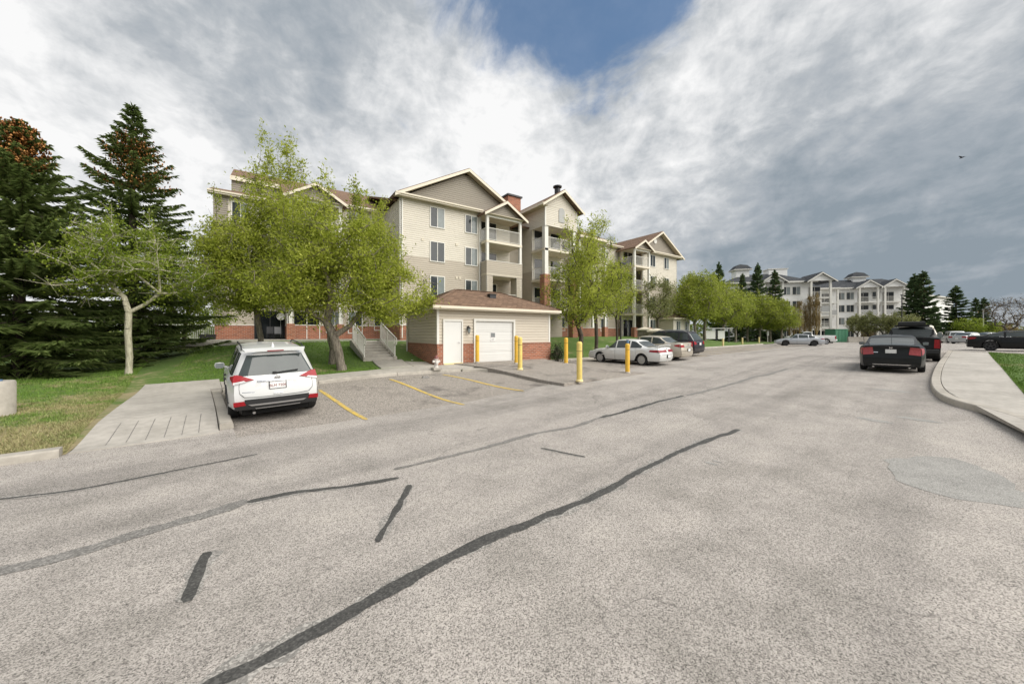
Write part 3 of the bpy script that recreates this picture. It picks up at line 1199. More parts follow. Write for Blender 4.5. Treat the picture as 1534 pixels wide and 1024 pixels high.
NS = 12
ia, ib = by_len(inn, NS * 4), by_len(gl, NS * 4)
par = None
for k in range(NS):
    mb = MB()
    g = []
    for i in range(5):
        a, b = ia[k * 4 + i], ib[k * 4 + i]
        e = 0.006 if i in (0, 4) else 0
        g.append([(*a.lerp(b, v), iz(*a.lerp(b, v)) - 0.004) for v in np.linspace(0, 1, 6)])
    if k:
        g[0] = [tuple(np.array(p) * 0.985 + np.array(q) * 0.015) for p, q in zip(g[0], g[1])]
    mb.grid(g, flip=False)
    for e in (g[0], g[-1]):
        mb.grid([e, [(p[0], p[1], p[2] - 0.1) for p in e]])
    o = mb.build('sidewalk' if par is None else 'slab', M['concrete'], par)
    if par is None: par = structure(o)
far_kerb = [at(1417, 528).to_2d(), at(1480, 527, zf=iz).to_2d()]
dk = (gl[-1] - inn[-1]).normalized()
mb = MB()
rows = []
for i in range(0, len(gl)):
    p = gl[i]
    rows.append([(p.x + dk.x * w_, p.y + dk.y * w_, iz(p.x + dk.x * w_, p.y + dk.y * w_) + 0.012 * (w_ > 0)) for w_ in (0, 0.5, 1.5, 4, 9, 18, 30)])
mb.grid(rows)
structure(mb.build('lawn', M['lawn'], smooth=60))
ISLAND_ROWS = rows
q0, q1 = inn[-1], gl[-1] + dk * 30
kerb([(q1.x, q1.y), (q0.x, q0.y)], gz, 0.16, 0.2, 3.0, side=1)

# ------------------------------------------------------------------ building kit


def siding(mb, p0, p1, z0, z1, bounds=None, pitch=0.16, lip=0.03):
    """lapped boards between two plan points; outward = right-hand side of p0->p1"""
    p0, p1 = Vector((p0[0], p0[1])), Vector((p1[0], p1[1]))
    d = p1 - p0
    L = d.length
    d = d / L
    n = Vector((d.y, -d.x))
    k = max(1, math.ceil((z1 - z0) / pitch - 1e-6))
    for i in range(k):
        a, b = z0 + i * pitch, min(z1, z0 + (i + 1) * pitch)
        fa = bounds(a) if bounds else (0, 1)
        fb = bounds(b) if bounds else (0, 1)
        if fa[1] <= fa[0]: continue
        # board face, cove under the next board, and the underside of the butt
        rows = []
        for u, o in ((0.0, 0.0), (0.0, lip), (0.68, lip), (0.86, 0.004), (1.0, 0.0)):
            row = []
            for e in (0, 1):
                f = fa[e] + (fb[e] - fa[e]) * u
                p = p0 + d * (L * f) + n * o
                row.append((p.x, p.y, a + (b - a) * u))
            rows.append(row)
        mb.grid(rows)


def gable_bounds(c, hw, zb, zp, L, x0):
    """triangle of half width hw at zb, peak zp at x=c, as share of a wall from x0 with length L"""
    def f(z):
        w = max(0.0, hw * (zp - z) / (zp - zb))
        return (max(0, (c - w - x0) / L), min(1, (c + w - x0) / L))
    return f


WIN = {}


def window(par, x, y, z, w, h, face='S', kind=0, frame=0.07, two=True, mats=None):
    """slider window standing proud of the wall; z is its centre. window > pane, pane"""
    key = (round(w, 2), round(h, 2), frame, two)
    if key not in WIN:
        m = MB()
        m.box(-w / 2 - frame, w / 2 + frame, -0.075, 0.02, h / 2, h / 2 + frame)
        m.box(-w / 2 - frame, w / 2 + frame, -0.095, 0.02, -h / 2 - frame, -h / 2)
        m.box(-w / 2 - frame, -w / 2, -0.075, 0.02, -h / 2, h / 2)
        m.box(w / 2, w / 2 + frame, -0.075, 0.02, -h / 2, h / 2)
        if two: m.box(-0.025, 0.025, -0.065, 0.015, -h / 2, h / 2)
        g = MB()
        if two:
            g.box(-w / 2, -0.025, -0.038, 0.015, -h / 2, h / 2)
            g2 = MB(); g2.box(0.025, w / 2, -0.046, 0.012, -h / 2, h / 2)
            WIN[key] = (m.mesh('window', M['white_trim']), g.mesh('pane', M['window_glass']), g2.mesh('pane', M['window_glass']))
        else:
            g.box(-w / 2, w / 2, -0.038, 0.015, -h / 2, h / 2)
            WIN[key] = (m.mesh('window', M['white_trim']), g.mesh('pane', M['window_glass']))
    ms = WIN[key]
    o = bpy.data.objects.new('window', ms[0])
    COL.objects.link(o)
    o.parent = par
    loc = Vector((x, y, z)) - Vector(par.location) if not par.get('local') else Vector((x, y, z))
    o.location = loc
    o.rotation_euler = (0, 0, {'S': 0, 'W': R(-90), 'E': R(90), 'N': R(180)}[face])
    for i, g in enumerate(ms[1:]):
        p = bpy.data.objects.new('pane', g)
        COL.objects.link(p)
        p.parent = o
        gm = M['window_glass'] if (kind >> i) & 1 == 0 else M['curtain_glass']
        if gm is not M['window_glass']:
            p.material_slots[0].link = 'OBJECT'
            p.material_slots[0].material = gm
    return o


def railing(mb, pts, h=1.05, gap=0.11, post=0.05, bar=0.018, base=0.09):
    """balusters, rails and end posts along a 3-D polyline"""
    for a, b in zip(pts[:-1], pts[1:]):
        a, b = Vector(a), Vector(b)
        up = Vector((0, 0, 1))
        mb.bar(a + up * h, b + up * h, 0.045, 0.04)
        mb.bar(a + up * base, b + up * base, 0.035, 0.03)
        n = max(1, int((b - a).length / gap))
        for i in range(1, n):
            p = a.lerp(b, i / n)
            mb.bar(p + up * base, p + up * h, bar)
    for p in pts:
        p = Vector(p)
        mb.bar(p, p + Vector((0, 0, h + 0.02)), post)


def gable_roof(roof, fascia, x0, x1, xc, y0, y1, ze, zp, oh=0.45, th=0.16, soff=None):
    """gabled roof with the ridge along y; front gable at y0 (with overhang already in y0). x0/x1 are eave tips"""
    roof.slab([(x0, y0, ze), (x0, y1, ze), (xc, y1, zp), (xc, y0, zp)], th)
    roof.slab([(x1, y0, ze), (xc, y0, zp), (xc, y1, zp), (x1, y1, ze)], th)
    # barge boards
    for xa in (x0, x1):
        s = 1 if xa < xc else -1
        a, b = Vector((xa, y0 - 0.03, ze - 0.17)), Vector((xc, y0 - 0.03, zp - 0.17))
        q = [(a.x, a.z + 0.11), (b.x, b.z + 0.11), (b.x, b.z - 0.12), (a.x, a.z - 0.12)]
        if s < 0: q = q[::-1]
        fascia.vprism(q, y0 - 0.045, y0 - 0.005)


# ================================================================== the apartment building
FZ = 1.60
FH = 2.75
B0 = Vector((11.0, 28.0, FZ))
apt = thing('apartment_building', 'four storey apartment block with cream siding, brick base and brown gabled roofs', 'building', B0)
cream, tan, taupe, brick, trim, roof, fascia, soffit = MB(), MB(), MB(), MB(), MB(), MB(), MB(), MB()
core = MB()
ZB, ZT, ZE = FZ + 1.05, 7.95, 12.25      # top of brick, tan -> cream, eave


def facade(x0, x1, y, ze=ZE, e0=True, e1=True, ysb=None):
    """front wall facing the street, brick base then tan then cream boards"""
    brick.box(x0 - 0.02, x1 + 0.02, y - 0.07, y + 0.25, FZ - 0.5, ZB)
    trim.box(x0 - 0.03, x1 + 0.03, y - 0.09, y, ZB, ZB + 0.06)
    siding(tan, (x0, y), (x1, y), ZB + 0.06, ZT)
    siding(cream, (x0, y), (x1, y), ZT, ze)
    core.box(x0 + 0.02, x1 - 0.02, y + 0.005, y + 0.3, FZ, ze)
    for e, x in ((e0, x0), (e1, x1)):
        if e: trim.box(x - 0.055, x + 0.055, y - 0.03, y + 0.06, ZB + 0.06, ze)


def side(x, ya, yb, out, ze=ZE):
    """side wall; out=-1 faces left (-x), +1 faces right"""
    p0, p1 = ((x, yb), (x, ya)) if out < 0 else ((x, ya), (x, yb))
    brick.box(x - 0.06 if out < 0 else x - 0.2, x + 0.2 if out < 0 else x + 0.06, ya, yb, FZ - 0.5, ZB)
    siding(tan, p0, p1, ZB + 0.06, ZT)
    siding(cream, p0, p1, ZT, ze)
    core.box(x + 0.005 if out < 0 else x - 0.3, x + 0.3 if out < 0 else x - 0.005, ya + 0.02, yb, FZ, ze)


def eave(x0, x1, y, z=ZE, d=0.5):
    """fascia board, gutter and soffit along a street-side eave"""
    fascia.box(x0, x1, y - d - 0.03, y - d + 0.01, z - 0.04, z + 0.19)
    fascia.box(x0, x1, y - d - 0.12, y - d - 0.03, z + 0.07, z + 0.18)
    soffit.box(x0, x1, y - d + 0.01, y + 0.02, z - 0.03, z)


# ---- block with the big gable
facade(8.3, 15.15, 27.0)
side(8.3, 27.0, 34, -1)
eave(7.8, 15.1, 27.0)
taup_b = gable_bounds(13.8, 5.35, ZE + 0.1, 15.35, 11.0, 8.3)
siding(taupe, (8.3, 27.0), (19.3, 27.0), ZE + 0.1, 15.2, taup_b, pitch=0.17, lip=0.022)
core.vprism([(8.4, ZE), (19.2, ZE), (13.8, 15.2)], 27.01, 27.2)
gable_roof(roof, fascia, 7.75, 19.85, 13.8, 26.45, 41, ZE + 0.12, 15.62)
soffit.slab([(7.85, 26.46, ZE - 0.06), (7.85, 27.0, ZE - 0.06), (13.8, 27.0, 15.43), (13.8, 26.46, 15.43)], 0.02)
soffit.slab([(19.75, 26.46, ZE - 0.06), (13.8, 26.46, 15.43), (13.8, 27.0, 15.43), (19.75, 27.0, ZE - 0.06)], 0.02)
for zc_, kk in ((FZ + 1.45, 2), (5.78, 2), (8.50, 0), (11.2, 2)):
    window(apt, 11.23, 27.0, zc_, 1.12, 1.5, kind=kk)
    window(apt, 14.25, 27.0, zc_ - 0.02, 1.05, 1.4, kind=kk ^ 2 if zc_ == 8.5 else 2)


def balcony_bay(x0, x1, yf, yb, floors, parapet=(), ze=ZE - 0.25, gable=None, open_base=True, rail_side=True):
    """a stack of balconies between corner posts; yf front, yb back wall"""
    slab, post, rail, back, wall = MB(), MB(), MB(), MB(), MB()
    siding(cream, (x0, yb), (x1, yb), ZT, ze)
    siding(tan, (x0, yb), (x1, yb), FZ, ZT)
    core.box(x0, x1, yb + 0.005, yb + 0.2, FZ, ze)
    for k in range(floors):
        z = FZ + FH * k
        if k:
            slab.box(x0 - 0.05, x1 + 0.05, yf - 0.05, yb, z - 0.2, z)
        # patio door on the back wall: frame + two leaves
        dx0 = x0 + 0.35
        door = MB()
        door.box(dx0 - 0.06, dx0, yb - 0.075, yb + 0.01, z + 0.02, z + 2.1)
        door.box(dx0 + 1.7, dx0 + 1.76, yb - 0.075, yb + 0.01, z + 0.02, z + 2.1)
        door.box(dx0 - 0.06, dx0 + 1.76, yb - 0.075, yb + 0.01, z + 2.1, z + 2.17)
        door.box(dx0 + 0.82, dx0 + 0.88, yb - 0.07, yb + 0.01, z + 0.02, z + 2.1)
        dd = door.build('patio_door', M['white_trim'], apt, world=True)
        for a, b in ((dx0, dx0 + 0.82), (dx0 + 0.88, dx0 + 1.7)):
            g = MB(); g.box(a, b, yb - 0.045, yb + 0.012, z + 0.04, z + 2.1)
            o_ = g.build('pane', M['door_glass'], None)
            o_.data.transform(Matrix.Translation(-B0))
            o_.parent = dd
        if k in parapet:
            siding(tan, (x0 - 0.05, yf - 0.02), (x1 + 0.05, yf - 0.02), z - 0.2, z + 1.05)
            siding(tan, (x0 - 0.02, yb), (x0 - 0.02, yf), z - 0.2, z + 1.05)
            core.box(x0, x1, yf, yf + 0.1, z - 0.2, z + 1.03)
            trim.box(x0 - 0.08, x1 + 0.08, yf - 0.06, yf + 0.12, z + 1.05, z + 1.09)
        elif k:
            r = MB()
            railing(r, [(x0 + 0.12, yf + 0.02, z), (x1 - 0.12, yf + 0.02, z)])
            if rail_side:
                railing(r, [(x0 + 0.02, yf + 0.1, z), (x0 + 0.02, yb - 0.05, z)])
            r.build('balcony_railing', M['white_trim'], apt, world=True, stuff=True)
    for x in (x0 + 0.09, x1 - 0.09):
        post.box(x - 0.11, x + 0.11, yf - 0.02, yf + 0.2, ZB + 0.1, ze)
        brick.box(x - 0.26, x + 0.26, yf - 0.12, yf + 0.34, FZ - 0.45, ZB + 0.1)
    slab.build_each('balcony_slab', M['cream_trim'], apt, world=True)
    post.build_each('balcony_post', M['white_trim'], apt, world=True)
    soffit.box(x0 - 0.1, x1 + 0.1, yf - 0.3, yb, ze - 0.02, ze + 0.04)
    trim.box(x0 - 0.05, x1 + 0.05, yf - 0.04, yf + 0.1, ze - 0.2, ze)
    if gable:
        hw, h = gable
        c = (x0 + x1) / 2
        siding(taupe, (x0 - 0.3, yf - 0.04), (x1 + 0.3, yf - 0.04), ze, ze + h - 0.1, gable_bounds(c, (x1 - x0) / 2 + 0.3, ze, ze + h - 0.06, x1 - x0 + 0.6, x0 - 0.3), pitch=0.17, lip=0.022)
        core.vprism([(x0 - 0.25, ze), (x1 + 0.25, ze), (c, ze + h - 0.1)], yf - 0.03, yf + 0.1)
        gable_roof(roof, fascia, c - hw, c + hw, c, yf - 0.42, yf + 5.0, ze + 0.03, ze + h + 0.14)


balcony_bay(15.2, 18.75, 26.0, 27.9, 4, parapet=(2,), gable=(2.2, 1.22))
# the bay's lower storeys are boarded columns
siding(tan, (15.2, 25.99), (15.75, 25.99), ZB + 0.1, 7.05)
siding(tan, (18.2, 25.99), (18.75, 25.99), ZB + 0.1, 7.05)
siding(tan, (15.19, 27.0), (15.19, 26.0), ZB + 0.1, 7.05)
core.box(15.2, 15.75, 26.0, 26.9, FZ, 7.0); core.box(18.2, 18.75, 26.0, 26.9, FZ, 7.0)
siding(cream, (15.16, 27.9), (15.16, 27.0), ZT, ZE - 0.25)

for x, z in ((12.9, 9.3), (12.9, 6.6), (13.2, 6.6), (10.0, 9.3), (10.0, 6.6)):
    v = MB(); v.box(x - 0.09, x + 0.09, 26.93, 27.0, z - 0.09, z + 0.09); v.box(x - 0.11, x + 0.11, 26.915, 26.935, z + 0.05, z + 0.1)
    v.build('wall_vent', M['cream_trim'], apt, world=True)
# ---- wall between the gable block and the tower
facade(18.8, 22.0, 29.2, e1=False)
for zc_ in (5.78, 8.5, 11.2): window(apt, 19.8, 29.2, zc_, 0.9, 1.3, kind=1)
# ---- tower
TE = 13.75
siding(cream, (20.95, 30.5), (20.95, 25.35), 11.9, TE)
siding(cream, (20.95, 30.5), (20.95, 27.4), ZT, 11.9)
siding(tan, (20.95, 30.5), (20.95, 27.4), FZ, ZT)
siding(cream, (20.95, 25.35), (24.85, 25.35), 11.9, TE)
siding(cream, (20.95, 25.35), (24.85, 25.35), TE, 15.2, gable_bounds(22.9, 1.95, TE, 15.15, 3.9, 20.95))
siding(cream, (24.85, 25.35), (24.85, 30.5), 11.5, TE)
core.box(20.97, 24.83, 25.37, 30.0, 11.9, TE)
core.vprism([(21.0, TE), (24.8, TE), (22.9, 15.1)], 25.37, 25.6)
trim.box(20.89, 21.02, 25.3, 25.42, 11.85, TE); trim.box(24.78, 24.91, 25.3, 25.42, 11.85, TE)
gable_roof(roof, fascia, 20.3, 25.5, 22.9, 24.85, 33, TE - 0.05, 15.42)
fascia.box(20.26, 20.31, 24.85, 31, TE - 0.22, TE + 0.0)
soffit.box(20.31, 20.95, 24.87, 31, TE - 0.2, TE - 0.17)
siding(cream, (20.95, 27.4), (24.85, 27.4), ZT, 11.9)
siding(tan, (20.95, 27.4), (24.85, 27.4), FZ, ZT)
core.box(21.0, 24.8, 27.41, 27.7, FZ, 11.9)
lv = MB()
n_ = 12
arch = [(-0.3, -0.62), (0.3, -0.62)] + [(0.3 * math.cos(math.pi * i / n_), 0.32 + 0.3 * math.sin(math.pi * i / n_)) for i in range(n_ + 1)]
lv.vprism([(22.9 + x * 1.15, 13.1 + z * 1.1) for x, z in arch], 25.27, 25.34)
lv.build('attic_vent', M['siding_grey'], apt, world=True)
for k in range(1, 4):
    z = FZ + FH * k
    s = MB(); s.box(20.9, 24.9, 25.4, 27.4, z - 0.2, z); s.build('balcony_slab', M['cream_trim'], apt, world=True)
    r = MB(); railing(r, [(21.3, 25.45, z), (24.5, 25.45, z)]); railing(r, [(20.98, 25.7, z), (20.98, 27.3, z)])
    r.build('balcony_railing', M['white_trim'], apt, world=True, stuff=True)
    for dx0 in (21.25, 23.3):
        d = MB(); d.box(dx0 - 0.07, dx0 + 1.27, 27.33, 27.42, z, z + 2.15)
        dd = d.build('patio_door', M['white_trim'], apt, world=True)
        g = MB(); g.box(dx0, dx0 + 1.2, 27.31, 27.35, z + 0.05, z + 2.08)
        o_ = g.build('pane', M['door_glass'], None); o_.data.transform(Matrix.Translation(-B0)); o_.parent = dd
for x in (21.15, 24.65):
    p = MB(); p.box(x - 0.2, x + 0.2, 25.4, 25.8, 7.4, 11.9); p.build('tower_post', M['white_trim'], apt, world=True)
    brick.box(x - 0.34, x + 0.34, 25.28, 25.95, FZ - 0.4, 7.45)
# flue on the tower, brick chimney
fl = MB()
fl.lathe([(0.28, 15.2), (0.28, 15.75), (0.2, 15.76), (0.2, 15.9), (0.42, 15.91), (0.42, 16.02), (0.1, 16.1)], 14, Matrix.Translation((22.9, 25.9, 0)))
fl.build('flue', M['dark_metal'], apt, world=True, smooth=40)
ch = MB(); ch.box(22.0, 23.7, 33.0, 34.5, 13, 17.25)
cho = ch.build('chimney', M['brick'], apt, world=True)
cc_ = MB(); cc_.box(21.85, 23.85, 32.85, 34.65, 17.25, 17.42); cc_.box(22.1, 23.6, 33.1, 34.4, 17.42, 17.55)
o_ = cc_.build('chimney_cap', M['dark_metal']); o_.data.transform(Matrix.Translation(-B0)); o_.parent = cho

# ---- middle block with its stack of balconies
facade(24.9, 36.2, 28.4, e0=False)
eave(24.9, 36.2, 28.4, ZE - 0.1)
balcony_bay(26.2, 30.2, 26.3, 28.38, 4, ze=11.75)
pm = MB(); pm.box(28.1, 28.34, 26.28, 26.5, ZB, 11.75); pm.build('balcony_post', M['white_trim'], apt, world=True)
hc = (28.2, 27.6)
for q in ([(25.7, 25.8, 11.85), (30.7, 25.8, 11.85), (28.2, 28.6, 13.35)], ):
    roof.add([(25.7, 25.8, 11.85), (30.7, 25.8, 11.85), (28.2, 28.4, 13.3), (25.7, 31, 11.85), (30.7, 31, 11.85), (28.2, 33, 13.3)],
             [(0, 1, 2), (3, 0, 2, 5), (1, 4, 5, 2)])
fascia.box(25.7, 30.7, 25.74, 25.8, 11.66, 11.88); fascia.box(25.64, 25.7, 25.76, 29, 11.66, 11.88)
for zc_ in (FZ + 1.45, 5.78, 8.5, 11.0):
    window(apt, 25.6, 28.4, zc_, 0.9, 1.3, kind=0)
    window(apt, 32.2, 28.4, zc_, 1.1, 1.4, kind=2)

# ---- right gable block
facade(37.5, 44.6, 27.0)
eave(37.4, 45.1, 27.0, ZE - 0.35)
taup2 = gable_bounds(40.8, 4.2, 11.95, 14.55, 8.4, 36.6)
siding(taupe, (36.6, 27.0), (45.0, 27.0), 11.95, 14.5, taup2, pitch=0.17, lip=0.022)
core.vprism([(36.7, 11.9), (44.9, 11.9), (40.8, 14.45)], 27.01, 27.2)
gable_roof(roof, fascia, 36.0, 45.6, 40.8, 26.45, 41, 11.95, 14.8)
soffit.slab([(45.5, 26.46, 11.8), (40.8, 26.46, 14.62), (40.8, 27.0, 14.62), (45.5, 27.0, 11.8)], 0.02)
balcony_bay(34.6, 37.45, 26.0, 27.9, 4, ze=11.75, gable=(1.85, 1.0))
for zc_, kk in ((FZ + 1.45, 2), (5.78, 0), (8.4, 2), (11.0, 0)):
    window(apt, 39.4, 27.0, zc_, 0.95, 1.35, kind=kk)
    window(apt, 42.3, 27.0, zc_, 0.95, 1.35, kind=kk ^ 2)
bd = MB()
bd.lathe([(0.0, 0), (0.3, 0.0), (0.3, 0.03), (0.0, 0.03)], 16, Matrix.Translation((39.9, 26.94, 13.5)) @ Matrix.Rotation(R(90), 4, 'X'))
bd.build('gable_vent', M['white_trim'], apt, world=True)

# ---- left wing
facade(1.35, 8.3, 32.0, e1=False)
eave(4.9, 8.3, 32.0)
for zc_, kk in ((FZ + 1.45, 1), (5.78, 2), (8.5, 0), (11.2, 2)):
    window(apt, 6.1, 32.0, zc_ - 0.1, 1.0, 1.7, kind=kk)
    window(apt, 7.95, 32.0, zc_, 0.6, 1.4, kind=0, two=False)
# ground floor window and glazed door of the wing
window(apt, 4.55, 31.98, FZ + 1.35, 1.1, 1.6, kind=3)
balcony_bay(1.4, 4.9, 30.9, 31.98, 4, ze=ZE - 0.2, gable=(2.15, 1.2), rail_side=True)
facade(-3.1, 1.35, 34.2)
siding(taupe, (-3.2, 34.1), (-2.35, 34.1), ZB, ZE)
core.box(-3.18, -2.37, 34.11, 34.3, ZB, ZE)
eave(-3.5, 1.4, 34.2, ZE)
rec = MB(); rec.box(-0.75, 1.25, 34.08, 34.14, FZ, FZ + 2.2)
rd_ = rec.build('patio_door', M['dark_metal'], apt, world=True)
for a, b in ((-0.68, 0.22), (0.3, 1.18)):
    g = MB(); g.box(a, b, 34.05, 34.1, FZ + 0.06, FZ + 2.12)
    o_ = g.build('pane', M['door_glass']); o_.data.transform(Matrix.Translation(-B0)); o_.parent = rd_
for zc_ in (5.78, 8.5, 11.2): window(apt, -1.6, 34.2, zc_, 1.0, 1.4, kind=2)
for zc_ in (5.78, 8.5, 11.2): window(apt, 0.5, 34.2, zc_, 1.0, 1.4, kind=0)
# main roofs
roof.slab([(-2.35, 36.4, 14.65), (10, 36.4, 14.65), (10, 40, 16.5), (-2.35, 40, 16.5)], 0.18)
fascia.box(-2.38, 1.3, 36.34, 36.4, 14.3, 14.64)
siding(taupe, (-2.3, 36.6), (1.3, 36.6), 13.2, 14.4)
core.box(-2.28, 1.3, 36.62, 40, 12, 14.4)
roof.slab([(-3.5, 33.65, ZE + 0.15), (1.4, 33.65, ZE + 0.15), (1.4, 36.6, ZE + 1.25), (-3.5, 36.6, ZE + 1.25)], 0.16)
roof.slab([(1.0, 31.45, ZE + 0.15), (9.5, 31.45, ZE + 0.15), (9.5, 40, 16.5), (1.0, 40, 16.5)], 0.16)
roof.slab([(8, 27.6, ZE), (40, 27.9, ZE), (40, 36, 15.1), (8, 36, 15.1)], 0.16)
roof.slab([(-2.35, 40, 16.5), (10, 40, 16.5), (10, 48, 12.4), (-2.35, 48, 12.4)], 0.16)
roof.slab([(8, 36, 15.1), (44, 36, 15.1), (44, 46, 12), (8, 46, 12)], 0.16)
core.box(-3.0, 44.5, 34.6, 46, FZ, 12.0)
core.box(8.5, 44.4, 28.8, 34.7, FZ, 11.9)
rvt = MB(); rvt.box(0.2, 0.7, 38.4, 38.7, 15.6, 15.95); rvt.build('roof_vent', M['dark_metal'], apt, world=True)
# downspouts
for x in (8.42, 15.02):
    d = MB(); d.box(x - 0.04, x + 0.04, 26.9, 26.97, FZ + 0.1, ZE - 0.1); d.build('downspout', M['white_trim'], apt, world=True)

cream.build('upper_siding', M['siding_cream'], apt, world=True, stuff=True)
tan.build('lower_siding', M['siding_tan'], apt, world=True, stuff=True)
taupe.build('gable_siding', M['siding_taupe'], apt, world=True, stuff=True)
brick.build_each('brick_base', M['brick'], apt, world=True)
trim.build_each('corner_trim', M['white_trim'], apt, world=True)
roof.build_each('roof', M['shingle'], apt, world=True)
fascia.build_each('fascia', M['cream_trim'], apt, world=True)
soffit.build_each('soffit', M['soffit'], apt, world=True)
core.build_each('inner_wall', M['siding_tan'], apt, world=True)

# ================================================================== outbuilding with the garage door
G0 = Vector((10.3, 18.6, 0.5))
gar = thing('garage', 'low tan outbuilding with white doors, brick base and brown hipped roof', 'garage', G0)
gx0, gx1, gy0, gy1, gzb, gzt = 6.83, 13.8, 16.35, 20.9, 1.47, 3.28
gs, gb, gt = MB(), MB(), MB()
DX0, DX1, GX0, GX1 = 7.14, 8.06, 8.86, 11.2
for a, b, z0 in ((gx0, DX0 - 0.08, gzb), (DX0 - 0.08, DX1 + 0.08, 2.66), (DX1 + 0.08, GX0 - 0.12, gzb), (GX0 - 0.12, GX1 + 0.12, 2.76), (GX1 + 0.12, gx1, gzb)):
    z0b = gzb + 0.05 if z0 == gzb else z0
    zs = gzb + 0.05 + 0.15 * math.floor((z0b - gzb - 0.05 + 1e-6) / 0.15)
    siding(gs, (a, gy0), (b, gy0), zs, gzt, pitch=0.15, lip=0.03)
siding(gs, (gx0, gy1), (gx0, gy0), gzb + 0.05, gzt, pitch=0.15, lip=0.03)
siding(gs, (gx1, gy0), (gx1, gy1), gzb + 0.05, gzt, pitch=0.15, lip=0.022)
gs.build('siding', M['siding_garage'], gar, world=True, stuff=True)
for a, b in ((gx0 - 0.06, DX0 - 0.07), (DX1 + 0.07, GX0 - 0.11), (GX1 + 0.11, gx1 + 0.06)):
    gb.box(a, b, gy0 - 0.08, gy0 + 0.1, 0.1, gzb)
gb.box(gx0 - 0.06, gx0 + 0.1, gy0 + 0.1, gy1, 0.1, gzb)
gb.box(gx1 - 0.1, gx1 + 0.06, gy0 + 0.1, gy1, 0.1, gzb)
gb.build_each('brick_base', M['brick'], gar, world=True)
led = MB()
for a, b in ((gx0 - 0.08, DX0 - 0.07), (DX1 + 0.07, GX0 - 0.11), (GX1 + 0.11, gx1 + 0.08)):
    led.box(a, b, gy0 - 0.1, gy0, gzb, gzb + 0.045)
led.box(gx0 - 0.08, gx0, gy0, gy1, gzb, gzb + 0.045)
led.build_each('brick_ledge', M['brick'], gar, world=True)
inn_ = MB(); inn_.box(gx0 + 0.004, gx1 - 0.004, gy0 + 0.12, gy1, 0.1, gzt); inn_.build('inner_wall', M['siding_garage'], gar, world=True)
for x in (gx0, gx1):
    gt.box(x - 0.06, x + 0.05, gy0 - 0.045, gy0 + 0.07, gzb + 0.045, gzt)
gt.build_each('corner_trim', M['white_trim'], gar, world=True)
# pedestrian door
df = MB()
df.box(DX0 - 0.07, DX0, gy0 - 0.1, gy0 + 0.12, 0.55, 2.62); df.box(DX1, DX1 + 0.07, gy0 - 0.1, gy0 + 0.12, 0.55, 2.62)
df.box(DX0 - 0.07, DX1 + 0.07, gy0 - 0.1, gy0 + 0.12, 2.62, 2.72)
df.build('door_frame', M['white_trim'], gar, world=True)
d = MB(); d.bevbox(DX0 + 0.01, DX1 - 0.01, gy0 - 0.06, gy0, 0.57, 2.61, 0.01)
dd = d.build('door', M['white_door'], gar, world=True)
h = MB(); h.tube([(DX1 - 0.09, gy0 - 0.06, 1.6), (DX1 - 0.09, gy0 - 0.12, 1.6), (DX1 - 0.2, gy0 - 0.125, 1.6)], 0.018, 8)
h.lathe([(0.035, 0), (0.035, 0.015)], 12, Matrix.Translation((DX1 - 0.09, gy0 - 0.06, 1.6)) @ Matrix.Rotation(R(90), 4, 'X'))
o_ = h.build('handle', M['steel']); o_.data.transform(Matrix.Translation(-G0)); o_.parent = dd
sl = MB(); sl.box(DX0 - 0.05, DX1 + 0.05, gy0 - 0.14, gy0 + 0.1, 0.45, 0.565); sl.build('threshold', M['bollard_worn'], gar, world=True)
# garage door: frame, four panels each with two long ribs
gf = MB()
gf.box(GX0 - 0.11, GX0, gy0 - 0.1, gy0 + 0.1, 0.5, 2.66); gf.box(GX1, GX1 + 0.11, gy0 - 0.1, gy0 + 0.1, 0.5, 2.66)
gf.box(GX0 - 0.11, GX1 + 0.11, gy0 - 0.1, gy0 + 0.1, 2.66, 2.78)
gf.build('garage_door_frame', M['white_trim'], gar, world=True)
gd = MB(); gd.box(GX0, GX1, gy0 + 0.05, gy0 + 0.08, 0.52, 2.66)
gdo = gd.build('garage_door', M['white_door'], gar, world=True)
for k in range(4):
    z0 = 0.535 + 0.53 * k
    p = MB()
    p.bevbox(GX0 + 0.01, GX1 - 0.01, gy0 + 0.012, gy0 + 0.05, z0, z0 + 0.52, 0.008)
    for q in (0.13, 0.26, 0.39):
        p.box(GX0 + 0.02, GX1 - 0.02, gy0 + 0.004, gy0 + 0.013, z0 + q - 0.045, z0 + q + 0.045)
    o_ = p.build('panel', M['white_door']); o_.data.transform(Matrix.Translation(-G0)); o_.parent = gdo
seal = MB(); seal.box(GX0, GX1, gy0 + 0.0, gy0 + 0.05, 0.5, 0.533); seal.build('door_seal', M['rubber'], gar, world=True)
# roof
ex0, ex1, ey0, ey1, ez, rz_ = 6.4, 14.3, 15.9, 21.35, 3.42, 4.5
hr = MB()
rx0, rx1, ry = 8.85, 11.85, 18.62
vs = [(ex0, ey0, ez), (ex1, ey0, ez), (ex1, ey1, ez), (ex0, ey1, ez), (rx0, ry, rz_), (rx1, ry, rz_),
      (ex0, ey0, ez - 0.08), (ex1, ey0, ez - 0.08), (ex1, ey1, ez - 0.08), (ex0, ey1, ez - 0.08)]
hr.add(vs, [(0, 1, 5, 4), (1, 2, 5), (2, 3, 4, 5), (3, 0, 4), (0, 6, 7, 1), (1, 7, 8, 2), (2, 8, 9, 3), (3, 9, 6, 0)])
